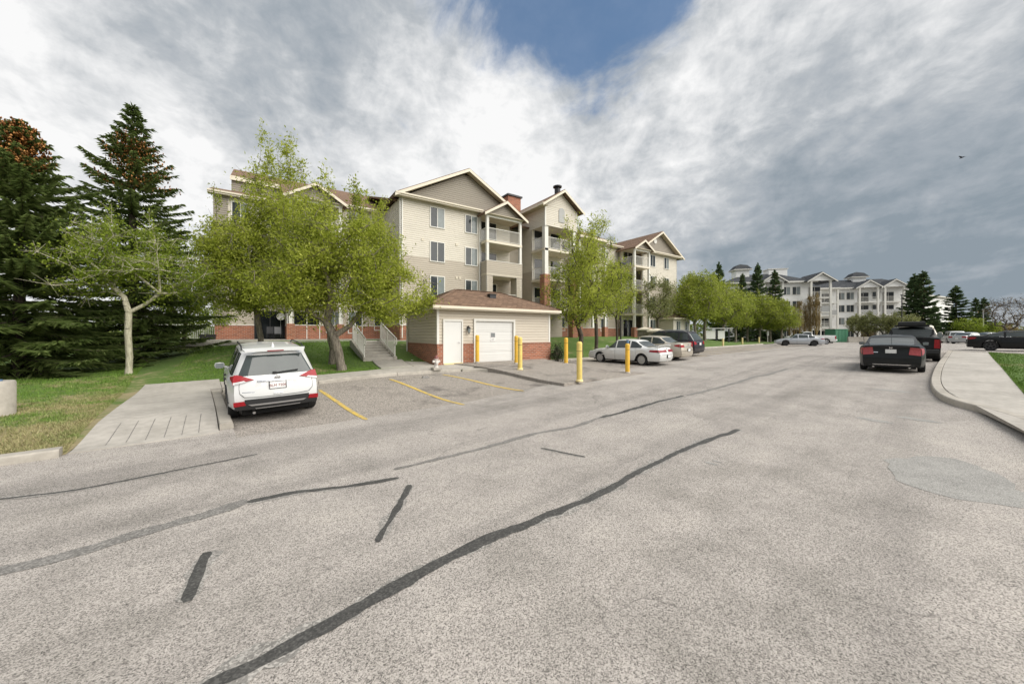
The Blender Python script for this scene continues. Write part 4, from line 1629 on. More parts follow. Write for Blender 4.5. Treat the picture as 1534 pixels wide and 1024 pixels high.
# shingle courses: thin steps up each slope
for j in range(1, 19):
    f = j / 19.5
    for a, b, c, d2 in (((ex0, ey0), (ex1, ey0), (rx1, ry), (rx0, ry)), ((ex0, ey1), (ex0, ey0), (rx0, ry), (rx0, ry))):
        def L2(p, q, f): return (p[0] + (q[0] - p[0]) * f, p[1] + (q[1] - p[1]) * f, ez + (rz_ - ez) * f)
        f1 = (j + 1) / 19.5
        p0, p1, p2, p3 = L2(a, d2, f), L2(b, c, f), L2(b, c, f1), L2(a, d2, f1)
        up = 0.016
        hr.quad((p0[0], p0[1], p0[2] + up), (p1[0], p1[1], p1[2] + up), (p2[0], p2[1], p2[2] + 0.003), (p3[0], p3[1], p3[2] + 0.003))
        hr.quad((p0[0], p0[1], p0[2]), (p1[0], p1[1], p1[2]), (p1[0], p1[1], p1[2] + up), (p0[0], p0[1], p0[2] + up))
hr.build('roof', M['shingle'], gar, world=True)
rc = MB()
for a, b in (((ex0, ey0, ez), (rx0, ry, rz_)), ((ex1, ey0, ez), (rx1, ry, rz_)), ((rx0, ry, rz_), (rx1, ry, rz_)), ((ex0, ey1, ez), (rx0, ry, rz_))):
    rc.bar(Vector(a) + Vector((0, 0, 0.015)), Vector(b) + Vector((0, 0, 0.015)), 0.22, 0.03)
rc.build('ridge_cap', M['shingle'], gar, world=True)
fa = MB()
fa.box(ex0 + 0.03, ex1 - 0.03, ey0 + 0.03, ey0 + 0.06, ez - 0.26, ez - 0.085)
fa.box(ex0 + 0.03, ex0 + 0.06, ey0 + 0.06, ey1, ez - 0.26, ez - 0.085)
fa.box(ex1 - 0.06, ex1 - 0.03, ey0 + 0.06, ey1, ez - 0.26, ez - 0.085)
fa.build_each('fascia', M['cream_trim'], gar, world=True)
gu = MB(); gu.box(ex0 - 0.02, ex1 + 0.02, ey0 - 0.07, ey0 + 0.03, ez - 0.2, ez - 0.07); gu.build('gutter', M['cream_trim'], gar, world=True)
so = MB(); so.box(ex0 + 0.06, ex1 - 0.06, ey0 + 0.06, ey1, ez - 0.21, ez - 0.19); so.build('soffit', M['soffit'], gar, world=True)
rv = MB(); rv.box(10.35, 10.75, 17.35, 17.65, 4.0, 4.22); rv.box(10.3, 10.8, 17.3, 17.7, 4.22, 4.25); rv.build('roof_vent', M['dark_metal'], gar, world=True)
# wall lamp
wl = thing('wall_lamp', 'dark carriage lamp on the siding between the white doors', 'lamp', (8.42, gy0 - 0.02, 2.25))
m_ = MB(); m_.box(-0.05, 0.05, -0.03, 0.0, -0.06, 0.14); m_.tube([(0, -0.02, 0.08), (0, -0.12, 0.16), (0, -0.16, 0.1)], 0.012, 6); m_.build('bracket', M['dark_metal'], wl)
m_ = MB(); m_.lathe([(0.03, -0.2), (0.065, -0.18), (0.085, 0.02)], 8, Matrix.Translation((0, -0.16, 0))); m_.build('glass', M['curtain_glass'], wl)
m_ = MB(); m_.lathe([(0.1, 0.02), (0.09, 0.05), (0.02, 0.12)], 8, Matrix.Translation((0, -0.16, 0))); m_.lathe([(0.02, -0.26), (0.035, -0.2)], 8, Matrix.Translation((0, -0.16, 0))); m_.build('cap', M['dark_metal'], wl)
# sign on the garage door
sg = thing('door_sign', 'small grey and white notice on the white garage door', 'sign', (9.93, gy0 + 0.0, 1.9))
m_ = MB(); m_.box(-0.15, 0.15, -0.008, 0.003, -0.28, 0.18); m_.build('panel', M['sign_white'], sg)
m_ = MB(); m_.box(-0.13, 0.13, -0.012, -0.008, -0.08, 0.16); m_.build('picture', M['sign_grey'], sg)
m_ = MB(); m_.box(-0.02, 0.09, -0.015, -0.012, -0.03, 0.11); m_.add([(-0.11, -0.015, 0.13), (-0.02, -0.015, 0.13), (-0.11, -0.015, 0.0)], [(0, 1, 2)]); m_.build('symbol', M['curtain_glass'], sg)
for k in range(3):
    m_ = MB(); m_.box(-0.1, 0.1 - 0.03 * k, -0.011, -0.008, -0.15 - 0.04 * k, -0.135 - 0.04 * k); m_.build('text_line', M['sign_grey'], sg)
# downspout with its white splash pipe at the far corner
dsp = MB(); dsp.tube([(6.72, 20.6, 3.2), (6.72, 20.6, 0.75), (6.6, 20.3, 0.62)], 0.045, 8); dsp.build('downspout', M['white_trim'], gar, world=True)
sp_ = MB(); sp_.tube([(6.55, 20.0, 0.80), (6.3, 18.9, 0.62), (6.25, 18.3, 0.60)], 0.06, 10)
tag(sp_.build('drain_pipe', M['white_trim'], smooth=40), 'white drain pipe lying on the soil beside the outbuilding', 'pipe')

# ------------------------------------------------------------------ trees


def tube_arrays(edges, n=5):
    """edges: list of (p, q, rp, rq) -> quads; open prisms"""
    if not edges: return np.zeros((0, 3)), np.zeros((0, 4), int)
    P = np.array([e[0] for e in edges], float)
    Q = np.array([e[1] for e in edges], float)
    ra = np.array([e[2] for e in edges], float)
    rb = np.array([e[3] for e in edges], float)
    D = Q - P
    D /= np.maximum(1e-9, np.linalg.norm(D, axis=1))[:, None]
    ref = np.where(np.abs(D[:, 2:3]) < 0.9, np.array([[0, 0, 1.0]]), np.array([[1.0, 0, 0]]))
    U = np.cross(D, ref)
    U /= np.linalg.norm(U, axis=1)[:, None]
    Wv = np.cross(D, U)
    V = np.zeros((len(edges), 2 * n, 3))
    for k in range(n):
        a = 2 * math.pi * k / n
        o = U * math.cos(a) + Wv * math.sin(a)
        V[:, k] = P + o * ra[:, None] - D * (ra * 0.3)[:, None]
        V[:, n + k] = Q + o * rb[:, None] + D * (rb * 0.3)[:, None]
    base = (np.arange(len(edges)) * 2 * n)[:, None]
    F = []
    for k in range(n):
        k2 = (k + 1) % n
        F.append(np.concatenate([base + k, base + k2, base + n + k2, base + n + k], axis=1))
    return V.reshape(-1, 3), np.concatenate(F)


def leaf_arrays(C, size, r, aspect=0.5, up=0.3, droop=0.0):
    """kite-shaped leaves at the points C"""
    n = len(C)
    d = r.normal(size=(n, 3))
    d[:, 2] -= droop
    d /= np.linalg.norm(d, axis=1)[:, None]
    h = r.normal(size=(n, 3)); h[:, 2] += up
    s = np.cross(d, h); s /= np.maximum(1e-9, np.linalg.norm(s, axis=1))[:, None]
    L = size * r.uniform(0.4, 1.55, size=(n, 1))
    nrm = np.cross(s, d)
    V = np.stack([C, C + d * L * 0.45 + s * L * aspect * 0.5 + nrm * L * 0.08, C + d * L, C + d * L * 0.45 - s * L * aspect * 0.5 + nrm * L * 0.08], axis=1)
    F = np.arange(n * 4).reshape(n, 4)
    return V.reshape(-1, 3), F


def skeleton(r, trunk, attract, rtip=0.006, expo=1.95, jit=0.06, rise=0.12, climb=0.35):
    """join attraction points to a trunk polyline; returns nodes, parents, radii"""
    nodes = [np.array(p, float) for p in trunk]
    par = [-1] + list(range(len(trunk) - 1))
    dist = [0.0]
    for i in range(1, len(trunk)): dist.append(dist[-1] + np.linalg.norm(nodes[i] - nodes[i - 1]))
    lo = max(1, int(len(trunk) * 0.45))
    ends = []
    fork = nodes[-1]
    attract = sorted(attract, key=lambda p: np.linalg.norm(p - fork) + r.uniform(-.2, .2))
    N = np.array(nodes)
    for a in attract:
        N = np.array(nodes)
        dd = np.linalg.norm(N - a, axis=1)
        below = np.maximum(0, N[:, 2] - a[2] - 0.15)          # limbs grow up and out
        cost = dd + climb * np.array(dist) * 0.6 + 1.6 * below
        cost[:lo] += 50
        j = int(np.argmin(cost))
        p = nodes[j]
        L = np.linalg.norm(a - p)
        k = max(1, int(L / 0.55))
        prev = j
        side = r.normal(size=3) * jit * L
        for m in range(1, k + 1):
            f = m / k
            q = p + (a - p) * f + side * math.sin(math.pi * f) - np.array([0, 0, 1]) * rise * L * math.sin(math.pi * f) * 0.6
            nodes.append(q); par.append(prev)
            dist.append(dist[prev] + np.linalg.norm(q - nodes[prev]))
            prev = len(nodes) - 1
        ends.append(prev)
    kids = np.zeros(len(nodes))
    for i in range(len(nodes) - 1, -1, -1):
        if kids[i] == 0: kids[i] = rtip ** expo
        if par[i] >= 0: kids[par[i]] += kids[i]
    rad = kids ** (1 / expo)
    return nodes, par, rad, ends


def in_ellipsoids(r, n, ells, shell=0.4):
    out = []
    vol = np.array([e[3] * e[4] * e[5] * (e[6] if len(e) > 6 else 1.0) for e in ells], float)
    vol /= vol.sum()
    cnt = r.multinomial(n, vol)
    for e, c in zip(ells, cnt):
        d = r.normal(size=(c, 3))
        d /= np.linalg.norm(d, axis=1)[:, None]
        rr_ = (shell + (1 - shell) * r.uniform(size=(c, 1))) ** 0.6
        out.append(np.array(e[:3]) + d * rr_ * np.array(e[3:6]))
    return np.concatenate(out)


def broadleaf(root, seed, trunk, ells, nclust, leaves, lsize, spread, leafmat, barkmat, rbase, spikes=0, spike_len=1.5, extra_trunks=(), twigs=True, aspect=0.5, shell=0.4, droop=0.0, rtip=0.006, rise=0.12, lean_leaf=0.65):
    """trunk (+ limbs) and crown meshes below the Empty root; coordinates local to it"""
    r = np.random.default_rng(seed)
    A = list(in_ellipsoids(r, nclust, ells, shell))
    # wisps that stick out of the top
    tops = sorted(A, key=lambda p: -p[2])[:max(6, nclust // 4)]
    sp = []
    for i in range(spikes):
        b = tops[r.integers(len(tops))]
        L = spike_len * r.uniform(0.4, 1.0)
        sp.append((b, b + np.array([r.normal() * 0.16 * L, r.normal() * 0.16 * L, L])))
    nodes, par, rad, ends = skeleton(r, trunk, A, rtip=rtip, rise=rise)
    rad *= rbase / rad[0]
    rad = np.maximum(rad, rtip * 0.8)
    # root flare and steady taper of the bole
    edges = []
    for i in range(1, len(nodes)):
        p = par[i]
        edges.append((nodes[p], nodes[i], min(rad[p], rad[i] * 1.35) if p >= len(trunk) or i >= len(trunk) else rad[p], rad[i]))
    for et in extra_trunks:
        k = len(et)
        for i in range(k - 1):
            edges.append((np.array(et[i], float), np.array(et[i + 1], float), rbase * 0.85 * (1 - 0.45 * i / k), rbase * 0.85 * (1 - 0.45 * (i + 1) / k)))
    edges.append((np.array(trunk[0], float) - np.array([0, 0, 0.25]), np.array(trunk[0], float) + np.array([0, 0, 0.22]), rad[0] * 1.5, rad[0]))
    C = []
    per = max(1, leaves // max(1, len(ends)))
    for e in ends:
        q = nodes[e]
        p = nodes[par[e]]
        m = int(per * r.uniform(0.5, 1.5))
        f = r.uniform(0, 1, size=(m, 1))
        c = p + (q - p) * (0.2 + 0.8 * f)
        sc = np.array([1, 1, 0.75]) * spread * r.uniform(0.6, 1.25)
        C.append(c + r.normal(size=(m, 3)) * sc - np.array([0, 0, droop]) * np.abs(r.normal(size=(m, 1))))
        if twigs:
            for _ in range(7):
                t_ = q + r.normal(size=3) * sc * 1.1
                edges.append((q, t_, rtip, rtip * 0.5))
    for a, b in sp:
        edges.append((a, b, rtip * 1.2, rtip * 0.5))
        m = int(per * 0.35)
        f = r.uniform(0.05, 1, size=(m, 1))
        C.append(a + (b - a) * f + r.normal(size=(m, 3)) * 0.11)
        for _ in range(3):
            f = r.uniform(0.2, 0.8); q = a + (b - a) * f
            t_ = q + np.array([r.normal() * 0.25, r.normal() * 0.25, 0.35]) * r.uniform(0.5, 1.1)
            edges.append((q, t_, rtip, rtip * 0.5))
            C.append(q + (t_ - q) * r.uniform(0, 1, size=(m // 3 + 1, 1)) + r.normal(size=(m // 3 + 1, 3)) * 0.08)
    V, F = tube_arrays(edges, 6)
    np_obj('trunk', V, F, M[barkmat], root).data.polygons.foreach_set('use_smooth', [True] * len(F))
    if leaves:
        V, F = leaf_arrays(np.concatenate(C), lsize, r, aspect, lean_leaf)
        np_obj('crown', V, F, M[leafmat], root)
    return root


def spruce(root, seed, H, Rr, whorl=0.30, per=7, dens=1.0, twig=0.26, needlemat='needle', cones=0, skirt=0.25, top=0.0, barkmat='bark_dark', card=0.075, power=0.85, cone_band=(0.66, 0.97)):
    r = np.random.default_rng(seed)
    edges = []
    z = 0
    k = 12
    for i in range(k):
        a, b = H * i / k, H * (i + 1) / k
        ra, rb_ = 0.022 * H * (1 - i / k) + 0.015, 0.022 * H * (1 - (i + 1) / k) + 0.012
        edges.append((np.array([0, 0, a]), np.array([0, 0, b]), ra, rb_))
    V4, cone_pts = [], []
    z = skirt
    while z < H - 0.1:
        f = z / H
        L0 = Rr * (1 - f) ** power * (0.92 + 0.08 * math.sin(z * 3)) + 0.16
        if f > 0.78: L0 *= 1 - 0.45 * (f - 0.78) / 0.22
        n = per if f < 0.85 else max(4, per - 2)
        a0 = r.uniform(0, 6.28)
        for b in range(n):
            az = a0 + 2 * math.pi * b / n + r.normal() * 0.22
            L = L0 * r.uniform(0.72, 1.14)
            zz = z + r.normal() * 0.08
            el = 0.55 * f - 0.20 + r.normal() * 0.08             # lower limbs sag, upper ones rise
            d = np.array([math.cos(az), math.sin(az), 0])
            s = np.array([-d[1], d[0], 0])
            m = max(3, int(L / 0.2))
            pts = []
            for i in range(m + 1):
                t = i / m
                zc = zz + L * (math.sin(el) * t - 0.16 * t * (1 - f) + 0.20 * t * t)
                pts.append(np.array([d[0] * L * t, d[1] * L * t, zc]) + s * r.normal() * 0.02)
            for i in range(m):
                edges.append((pts[i], pts[i + 1], 0.012 + 0.02 * (1 - i / m) * L / Rr, 0.012 + 0.02 * (1 - (i + 1) / m) * L / Rr))
            for i in range(1, m + 1):
                t = i / m
                nt = max(1, int(dens * (2 + 2 * (t > 0.35))))
                for side_ in (-1, 1):
                    for q in range(nt):
                        tl = (twig + 0.30 * L * (1 - t) * 0.5) * r.uniform(0.6, 1.25)
                        dr = d * r.uniform(0.5, 1.0) + s * side_ * r.uniform(0.35, 1.0) + np.array([0, 0, r.uniform(-0.55, 0.22)])
                        dr /= np.linalg.norm(dr)
                        p = pts[i] + (pts[i - 1] - pts[i]) * r.uniform()
                        V4.append((p, dr, tl))
                V4.append((pts[i - 1], (pts[i] - pts[i - 1]) / max(1e-6, np.linalg.norm(pts[i] - pts[i - 1])), L / m * 1.5))
            if cones and cone_band[0] < f < cone_band[1] and r.uniform() < 0.8:
                for q in range(cones):
                    t = r.uniform(0.15, 1.0)
                    i = min(m, int(t * m))
                    cone_pts.append(pts[i] + r.normal(size=3) * np.array([0.14, 0.14, 0.10]))
        z += whorl * (0.8 + 0.4 * r.uniform()) * (1.0 if f < 0.8 else 0.75)
    # leader shoots
    for q in range(26):
        zz = H * r.uniform(0.9, 1.0)
        dr = np.array([r.normal() * 0.5, r.normal() * 0.5, 0.8]); dr /= np.linalg.norm(dr)
        V4.append((np.array([0, 0, zz]), dr, twig * 1.1))
    P = np.array([v[0] for v in V4]); D = np.array([v[1] for v in V4]); T = np.array([v[2] for v in V4])[:, None]
    n = len(P)
    quads = []
    for a in (0.0, 1.05, 2.1):
        h = np.tile(np.array([[0, 0, 1.0]]), (n, 1)) + r.normal(size=(n, 3)) * 0.2
        s = np.cross(D, h); s /= np.maximum(1e-9, np.linalg.norm(s, axis=1))[:, None]
        w = np.cross(s, D)
        o = s * math.cos(a) + w * math.sin(a)
        wd = card * r.uniform(0.7, 1.3, size=(n, 1))
        quads.append(np.stack([P, P + D * T * 0.4 + o * wd * 0.5, P + D * T - np.array([0, 0, 0.02]), P + D * T * 0.4 - o * wd * 0.5], axis=1))
    V = np.concatenate(quads).reshape(-1, 3)
    np_obj('foliage', V, np.arange(len(V)).reshape(-1, 4), M[needlemat], root)
    V, F = tube_arrays(edges, 5)
    np_obj('trunk', V, F, M[barkmat], root)
    if cone_pts:
        c = np.array(cone_pts)
        n = len(c)
        L = r.uniform(0.10, 0.17, size=(n, 1)); w = r.uniform(0.028, 0.045, size=(n, 1))
        ax_ = np.zeros((n, 3)); ax_[:, 2] = -1; ax_ += r.normal(size=(n, 3)) * 0.25
        ax_ /= np.linalg.norm(ax_, axis=1)[:, None]
        u = np.cross(ax_, np.array([1.0, 0.2, 0])); u /= np.linalg.norm(u, axis=1)[:, None]
        v = np.cross(ax_, u)
        mid = c + ax_ * L * 0.45
        ring = [mid + (u * math.cos(t) + v * math.sin(t)) * w for t in (0, 2.09, 4.19)]
        VV = np.stack([c, *ring, c + ax_ * L], axis=1)
        b = (np.arange(n) * 5)[:, None]
        FF = np.concatenate([np.concatenate([b + i, b + 1 + k_, b + 1 + (k_ + 1) % 3], axis=1) for i in (0, 4) for k_ in range(3)])
        o = np_obj('cones', VV.reshape(-1, 3), FF, M['cone'], root)
        o['kind'] = 'stuff'
    return root


# ---- the two big spruces on the left
p = Vector((-7.45, 21.0, 0)); p.z = lz(p.x, p.y) - 0.05
t1 = thing('spruce_tree', 'tall dense dark spruce with rusty cones at its top, leftmost tree', 'tree', p)
spruce(t1, 11, 9.35, 4.0, whorl=0.33, per=9, dens=1.9, twig=0.20, cones=60, card=0.06, power=0.72, cone_band=(0.80, 0.99))
p = Vector((-5.35, 24.8, 0)); p.z = lz(p.x, p.y) - 0.05
t2 = thing('spruce_tree', 'tall open spruce behind the pale forked aspen, rusty cones below its spire', 'tree', p)
spruce(t2, 12, 12.5, 4.3, whorl=0.42, per=9, dens=1.7, twig=0.22, cones=34, card=0.055, power=0.82, cone_band=(0.68, 0.88))

# ---- pale forked aspen
p = at(193, 560, zf=lambda x, y: lz(x, y)); p.z -= 0.05
t3 = thing('aspen_tree', 'pale barked young aspen forking low, with thin bright green leaves', 'tree', p)
broadleaf(t3, 21, [(0, 0, 0), (0.02, 0, 0.7), (-0.02, 0, 1.5), (0.0, 0, 2.35)],
          [(-1.1, 0.2, 4.2, 1.3, 1.3, 1.5), (1.1, -0.2, 4.1, 1.7, 1.5, 1.1), (0.2, 0, 4.9, 1.4, 1.4, 1.3), (2.0, 0.2, 3.6, 1.2, 1.2, .7)],
          120, 14000, 0.085, 0.22, 'leaf_bright', 'bark_pale', 0.105, spikes=8, spike_len=1.0, shell=0.15, rise=0.05, rtip=0.007)

# ---- big willow-like trees in front of the building
p = at(512, 554, zf=lz); p.z -= 0.05
t4 = thing('broadleaf_tree', 'large leafy tree with two grey trunks on the grass by the steps', 'tree', p)
second = at(497, 545, zf=lz) - p
fork = (-0.55, 0.25, 2.1)
broadleaf(t4, 31, [(0, 0, 0), (-0.12, 0.05, 0.8), (-0.3, 0.1, 1.5), fork],
          [(0.0, 0.2, 4.2, 2.8, 2.3, 1.7), (0.3, 0, 5.6, 2.5, 2.1, 1.5), (2.0, -0.9, 3.5, 1.7, 1.5, 1.3), (-1.7, 0.2, 3.7, 1.6, 1.5, 1.3), (1.3, 0, 6.6, 1.2, 1.2, 1.1, 0.45), (-1.0, .4, 6.2, 1.2, 1.2, 1.1, 0.5)],
          340, 70000, 0.11, 0.27, 'leaf_green', 'bark_grey', 0.19, spikes=34, spike_len=1.9, aspect=0.42, droop=0.12,
          extra_trunks=([(second.x, second.y, second.z), (second.x + 0.02, second.y - 0.2, second.z + 0.7), (-0.3, 1.0, 1.3), (-0.4, 0.5, 1.9), fork],))
p = Vector((-0.25, 20.4, 0)); p.z = lz(p.x, p.y) - 0.05
t5 = thing('broadleaf_tree', 'tall leafy tree behind the parked white car, wispy top above the roof', 'tree', p)
broadleaf(t5, 32, [(0, 0, 0), (0.05, 0, 0.9), (-0.08, 0, 1.8), (-0.15, 0.1, 2.5)],
          [(0.3, 0, 4.6, 2.5, 2.2, 1.8), (-0.4, 0, 3.5, 2.3, 2.0, 1.2), (1.2, 0, 5.9, 1.9, 1.8, 1.4), (0.9, 0, 8.0, 1.6, 1.5, 1.7, 0.35), (-1.0, .2, 5.2, 1.4, 1.4, 1.2)],
          300, 62000, 0.115, 0.28, 'leaf_green', 'bark_grey', 0.13, spikes=34, spike_len=2.2, aspect=0.42, droop=0.12)
# thin tree at the building's left corner
p = Vector((-4.0, 28.5, 0)); p.z = lz(p.x, p.y) - 0.05
t6 = thing('broadleaf_tree', 'thin airy bright green tree standing before the white picket fence', 'tree', p)
broadleaf(t6, 33, [(0, 0, 0), (0, 0.1, 1.0), (0.1, 0, 2.0)], [(0.2, 0, 4.4, 1.9, 1.6, 2.6), (0.6, 0, 2.5, 2.0, 1.5, 1.5), (-1.2, 0, 2.6, 1.4, 1.3, 1.4), (-.2, 0, 6.4, 1.1, 1.1, 1.3, 0.5)],
          170, 16000, 0.12, 0.28, 'leaf_bright', 'bark_dark', 0.11, spikes=14, spike_len=1.2, shell=0.2)

# ---- trees beyond the outbuilding, before the tower
def place(px, depth, zf=lz):
    q = far(px, depth, zf); q.z -= 0.05
    return q


p = place(870, 24.0)
t7 = thing('broadleaf_tree', 'multi stemmed leafy tree just beyond the outbuilding, stems forking low', 'tree', p)
broadleaf(t7, 41, [(0, 0, 0), (0.0, 0, 0.8), (0.05, 0, 1.5)],
          [(-0.8, 0, 4.4, 2.0, 1.8, 2.0), (0.5, 0, 5.0, 1.8, 1.8, 2.4), (-0.2, 0, 7.4, 1.6, 1.5, 1.8, 0.6)],
          200, 17000, 0.125, 0.28, 'leaf_green', 'bark_dark', 0.15, spikes=22, spike_len=1.6, aspect=0.42, rise=0.02)
p = place(893, 27.5)
t8 = thing('broadleaf_tree', 'tall leafy tree left of the lamp post, above the white sedan', 'tree', p)
broadleaf(t8, 42, [(0, 0, 0), (0.05, 0, 0.9), (0.0, 0, 2.0)],
          [(0, 0, 5.4, 2.1, 2.0, 2.6), (0.9, 0, 4.2, 1.8, 1.6, 1.5), (0.2, 0, 8.4, 1.4, 1.3, 1.8, 0.6)],
          190, 16000, 0.125, 0.30, 'leaf_green', 'bark_dark', 0.14, spikes=20, spike_len=1.6, aspect=0.42, rise=0.02)
p = place(924, 32)
t8b = thing('broadleaf_tree', 'leafy tree right behind the lamp post', 'tree', p)
broadleaf(t8b, 43, [(0, 0, 0), (0.05, 0, 0.9), (0.0, 0, 2.0)],
          [(0, 0, 4.8, 1.7, 1.6, 2.2), (0.2, 0, 6.4, 1.2, 1.2, 1.3)],
          120, 10000, 0.13, 0.32, 'leaf_green', 'bark_dark', 0.11, spikes=9, spike_len=1.3, aspect=0.42)
p = place(985, 40)
t9 = thing('broadleaf_tree', 'slim pale leafed tree before the far gable, above the silver car', 'tree', p)
broadleaf(t9, 44, [(0, 0, 0), (0.05, 0, 1.1), (0.0, 0, 2.4)],
          [(0, 0, 5.0, 1.7, 1.6, 2.4), (0.2, 0, 3.8, 2.0, 1.7, 1.2)],
          100, 6500, 0.15, 0.34, 'leaf_pale', 'bark_dark', 0.12, spikes=9, spike_len=1.2)

# ---- row of trees along the far walk: two models, copied
row = 'row of leafy street trees beyond the parked cars'
rm = []
for sd in (51, 52, 53):
    t = thing('street_tree', 'leafy street tree', 'tree', (0, 0, 0), group=row)
    broadleaf(t, sd, [(0, 0, 0), (0.05, 0, 1.0), (0.0, 0.05, 2.2)],
              [(0, 0, 4.7, 3.0, 2.8, 1.9), (0.4, 0, 6.2, 2.1, 2.0, 1.6), (-0.9, 0.2, 3.6, 2.3, 2.2, 0.9), (1.2, 0, 3.7, 2.0, 2.0, 0.9)],
              190, 15000, 0.19, 0.40, 'leaf_mid', 'bark_grey', 0.17, spikes=16, spike_len=1.3, aspect=0.45)
    rm.append(t)
spots = [(1041, 44, 1.06, 'tall street tree right behind the dark wagon, first of the row'),
         (1056, 47, 1.12, 'broad street tree behind the dark wagon and left of the notice board'),
         (1083, 52, 1.08, 'street tree directly behind the notice board'),
         (1102, 56, 1.02, 'street tree between the notice board and the two low posts'),
         (1120, 60, 1.0, 'street tree standing behind the middle low post'),
         (1138, 59, 0.98, 'street tree standing left of the white signpost'),
         (1154, 59, 0.92, 'street tree at the signpost, last big crown of the row'),
         (1171, 58, 0.86, 'small street tree just left of the bare poplars')]
for i, (px_, d_, s_, lab) in enumerate(spots):
    q = place(px_, d_)
    src = rm[i % 3]
    if i < 3:
        src.location = q; src.rotation_euler = (0, 0, i * 2.1); src.scale = (s_, s_, s_); src['label'] = lab
    else:
        dup(src, q, i * 2.1, lab, s_)

# ---- bare poplars turning yellow
def poplar(root, seed, H):
    r = np.random.default_rng(seed)
    edges, C = [], []
    for i in range(10):
        edges.append((np.array([0, 0, H * i / 10]), np.array([0, 0, H * (i + 1) / 10]), 0.10 * (1 - i / 10) + 0.012, 0.10 * (1 - (i + 1) / 10) + 0.01))
    for k in range(95):
        z = H * r.uniform(0.12, 0.92)
        a = r.uniform(0, 6.28)
        L = 0.32 * H * (1 - z / H) ** 0.5 * r.uniform(0.5, 1.1)
        w = 0.16 * L + 0.12
        q0 = np.array([0, 0, z])
        q1 = q0 + np.array([math.cos(a) * w, math.sin(a) * w, L * 0.45])
        q2 = q0 + np.array([math.cos(a) * w * 1.35, math.sin(a) * w * 1.35, L])
        edges += [(q0, q1, 0.022, 0.016), (q1, q2, 0.016, 0.008)]
        for _ in range(3):
            f = r.uniform(0.2, 1); e = q0 + (q2 - q0) * f
            edges.append((e, e + np.array([r.normal() * 0.12, r.normal() * 0.12, r.uniform(0.3, 0.8)]), 0.010, 0.005))
        C.append(q1 + (q2 - q1) * r.uniform(size=(14, 1)) + r.normal(size=(14, 3)) * 0.1)
    V, F = tube_arrays(edges, 4)
    np_obj('trunk', V, F, M['dry_twig'], root)
    V, F = leaf_arrays(np.concatenate(C), 0.13, r, 0.5)
    np_obj('crown', V, F, M['dry_twig'], root)


pg_ = 'bare columnar poplars at the end of the row'
pops = []
for i, (px_, d_, h_, lab) in enumerate([(1183, 62, 5.9, 'bare yellowish poplar nearest the leafy row'), (1190, 63, 6.3, 'thin yellowish poplar, second from the leafy row'),
                                        (1198, 61, 6.9, 'bare brown poplar in the middle of the poplar clump'), (1206, 63, 6.7, 'bare brown poplar right of the clump middle'),
                                        (1214, 62, 7.9, 'tall bare yellow poplar, highest of the clump'), (1223, 61, 8.2, 'tall brown poplar beside the white balcony stack')]):
    q = place(px_, d_, gz)
    if i < 2:
        t = thing('poplar_tree', lab, 'tree', q, group=pg_)
        poplar(t, 60 + i, 7.0)
        t.scale = (h_ / 7.0,) * 3
        pops.append(t)
    else:
        dup(pops[i % 2], q, i * 1.3, lab, h_ / 7.0)

# ---- spruces far off: two models, copied
sg_ = 'spruces by the far white buildings'
sm = []
for sd in (71, 72):
    t = thing('spruce_tree', 'far spruce', 'tree', (0, 0, 0), group=sg_)
    spruce(t, sd, 10.0, 2.3, whorl=0.42, per=7, dens=0.8, twig=0.34, needlemat='needle_far', card=0.16, cones=4 if sd == 72 else 0, power=0.8)
    sm.append(t)
for i, (px_, d_, h_, wv, lab) in enumerate([(1135, 67, 14.4, 0.8, 'slender spruce left of its twin, before the white roof'), (1161, 67, 13.2, 0.8, 'slender spruce above the signpost, right of its twin'),
                                            (1077, 62, 13.6, 0.7, 'narrow spruce top showing above the leafy row'), (1112, 66, 12.4, 0.7, 'reddish spruce tip beside the white cupola'),
                                            (1370, 62, 11.6, 1.15, 'big spruce right of the white apartments, left of the close pair'), (1383, 60, 11.8, 1.1, 'big spruce right of the white apartments, right of the close pair'),
                                            (1432, 60, 9.2, 1.35, 'broad dark spruce standing alone above the parked cars'), (1462, 74, 8.6, 1.1, 'dark spruce behind the bright green bush'),
                                            (1474, 72, 8.4, 1.1, 'dark spruce behind the thin light pole'), (1400, 78, 7.6, 1.1, 'dim spruce between the close pair and the lone broad one')]):
    q = place(px_, d_, gz)
    sc = (h_ / 10 * wv, h_ / 10 * wv, h_ / 10)
    if i < 2:
        sm[i].location = q; sm[i].scale = sc; sm[i]['label'] = lab
    else:
        dup(sm[i % 2], q, i * 0.9, lab, sc)

# ---- small pale trees before the white apartments, bright bushes, bare tree
og = 'small pale trees before the white apartments'
om = []
for sd in (81, 82):
    t = thing('ornamental_tree', 'small tree', 'tree', (0, 0, 0), group=og)
    broadleaf(t, sd, [(0, 0, 0), (0.03, 0, 0.6), (0, 0, 1.2)], [(0, 0, 2.7, 1.5, 1.4, 1.2), (0.2, 0, 3.4, 1.0, 1.0, 0.9)], 70, 3600, 0.17, 0.28, 'leaf_pale', 'bark_dark', 0.09, spikes=6, spike_len=0.6)
    om.append(t)
for i, (px_, d_, s_, lab) in enumerate([(1284, 66, 1.15, 'small pale tree before the white apartments, nearest the green shed'), (1300, 64, 1.2, 'small pale tree before the white balconies, second from the green shed'),
                                        (1323, 62, 1.1, 'small pale tree before the white balconies, third from the green shed'), (1340, 60, 1.15, 'small pale tree left of the thin lamp post'),
                                        (1366, 54, 0.98, 'small bright tree below the close pair of spruces')]):
    q = place(px_, d_, gz)
    if i < 2:
        om[i].location = q; om[i].scale = (s_,) * 3; om[i]['label'] = lab
    else:
        dup(om[i % 2], q, i * 1.7, lab, s_)


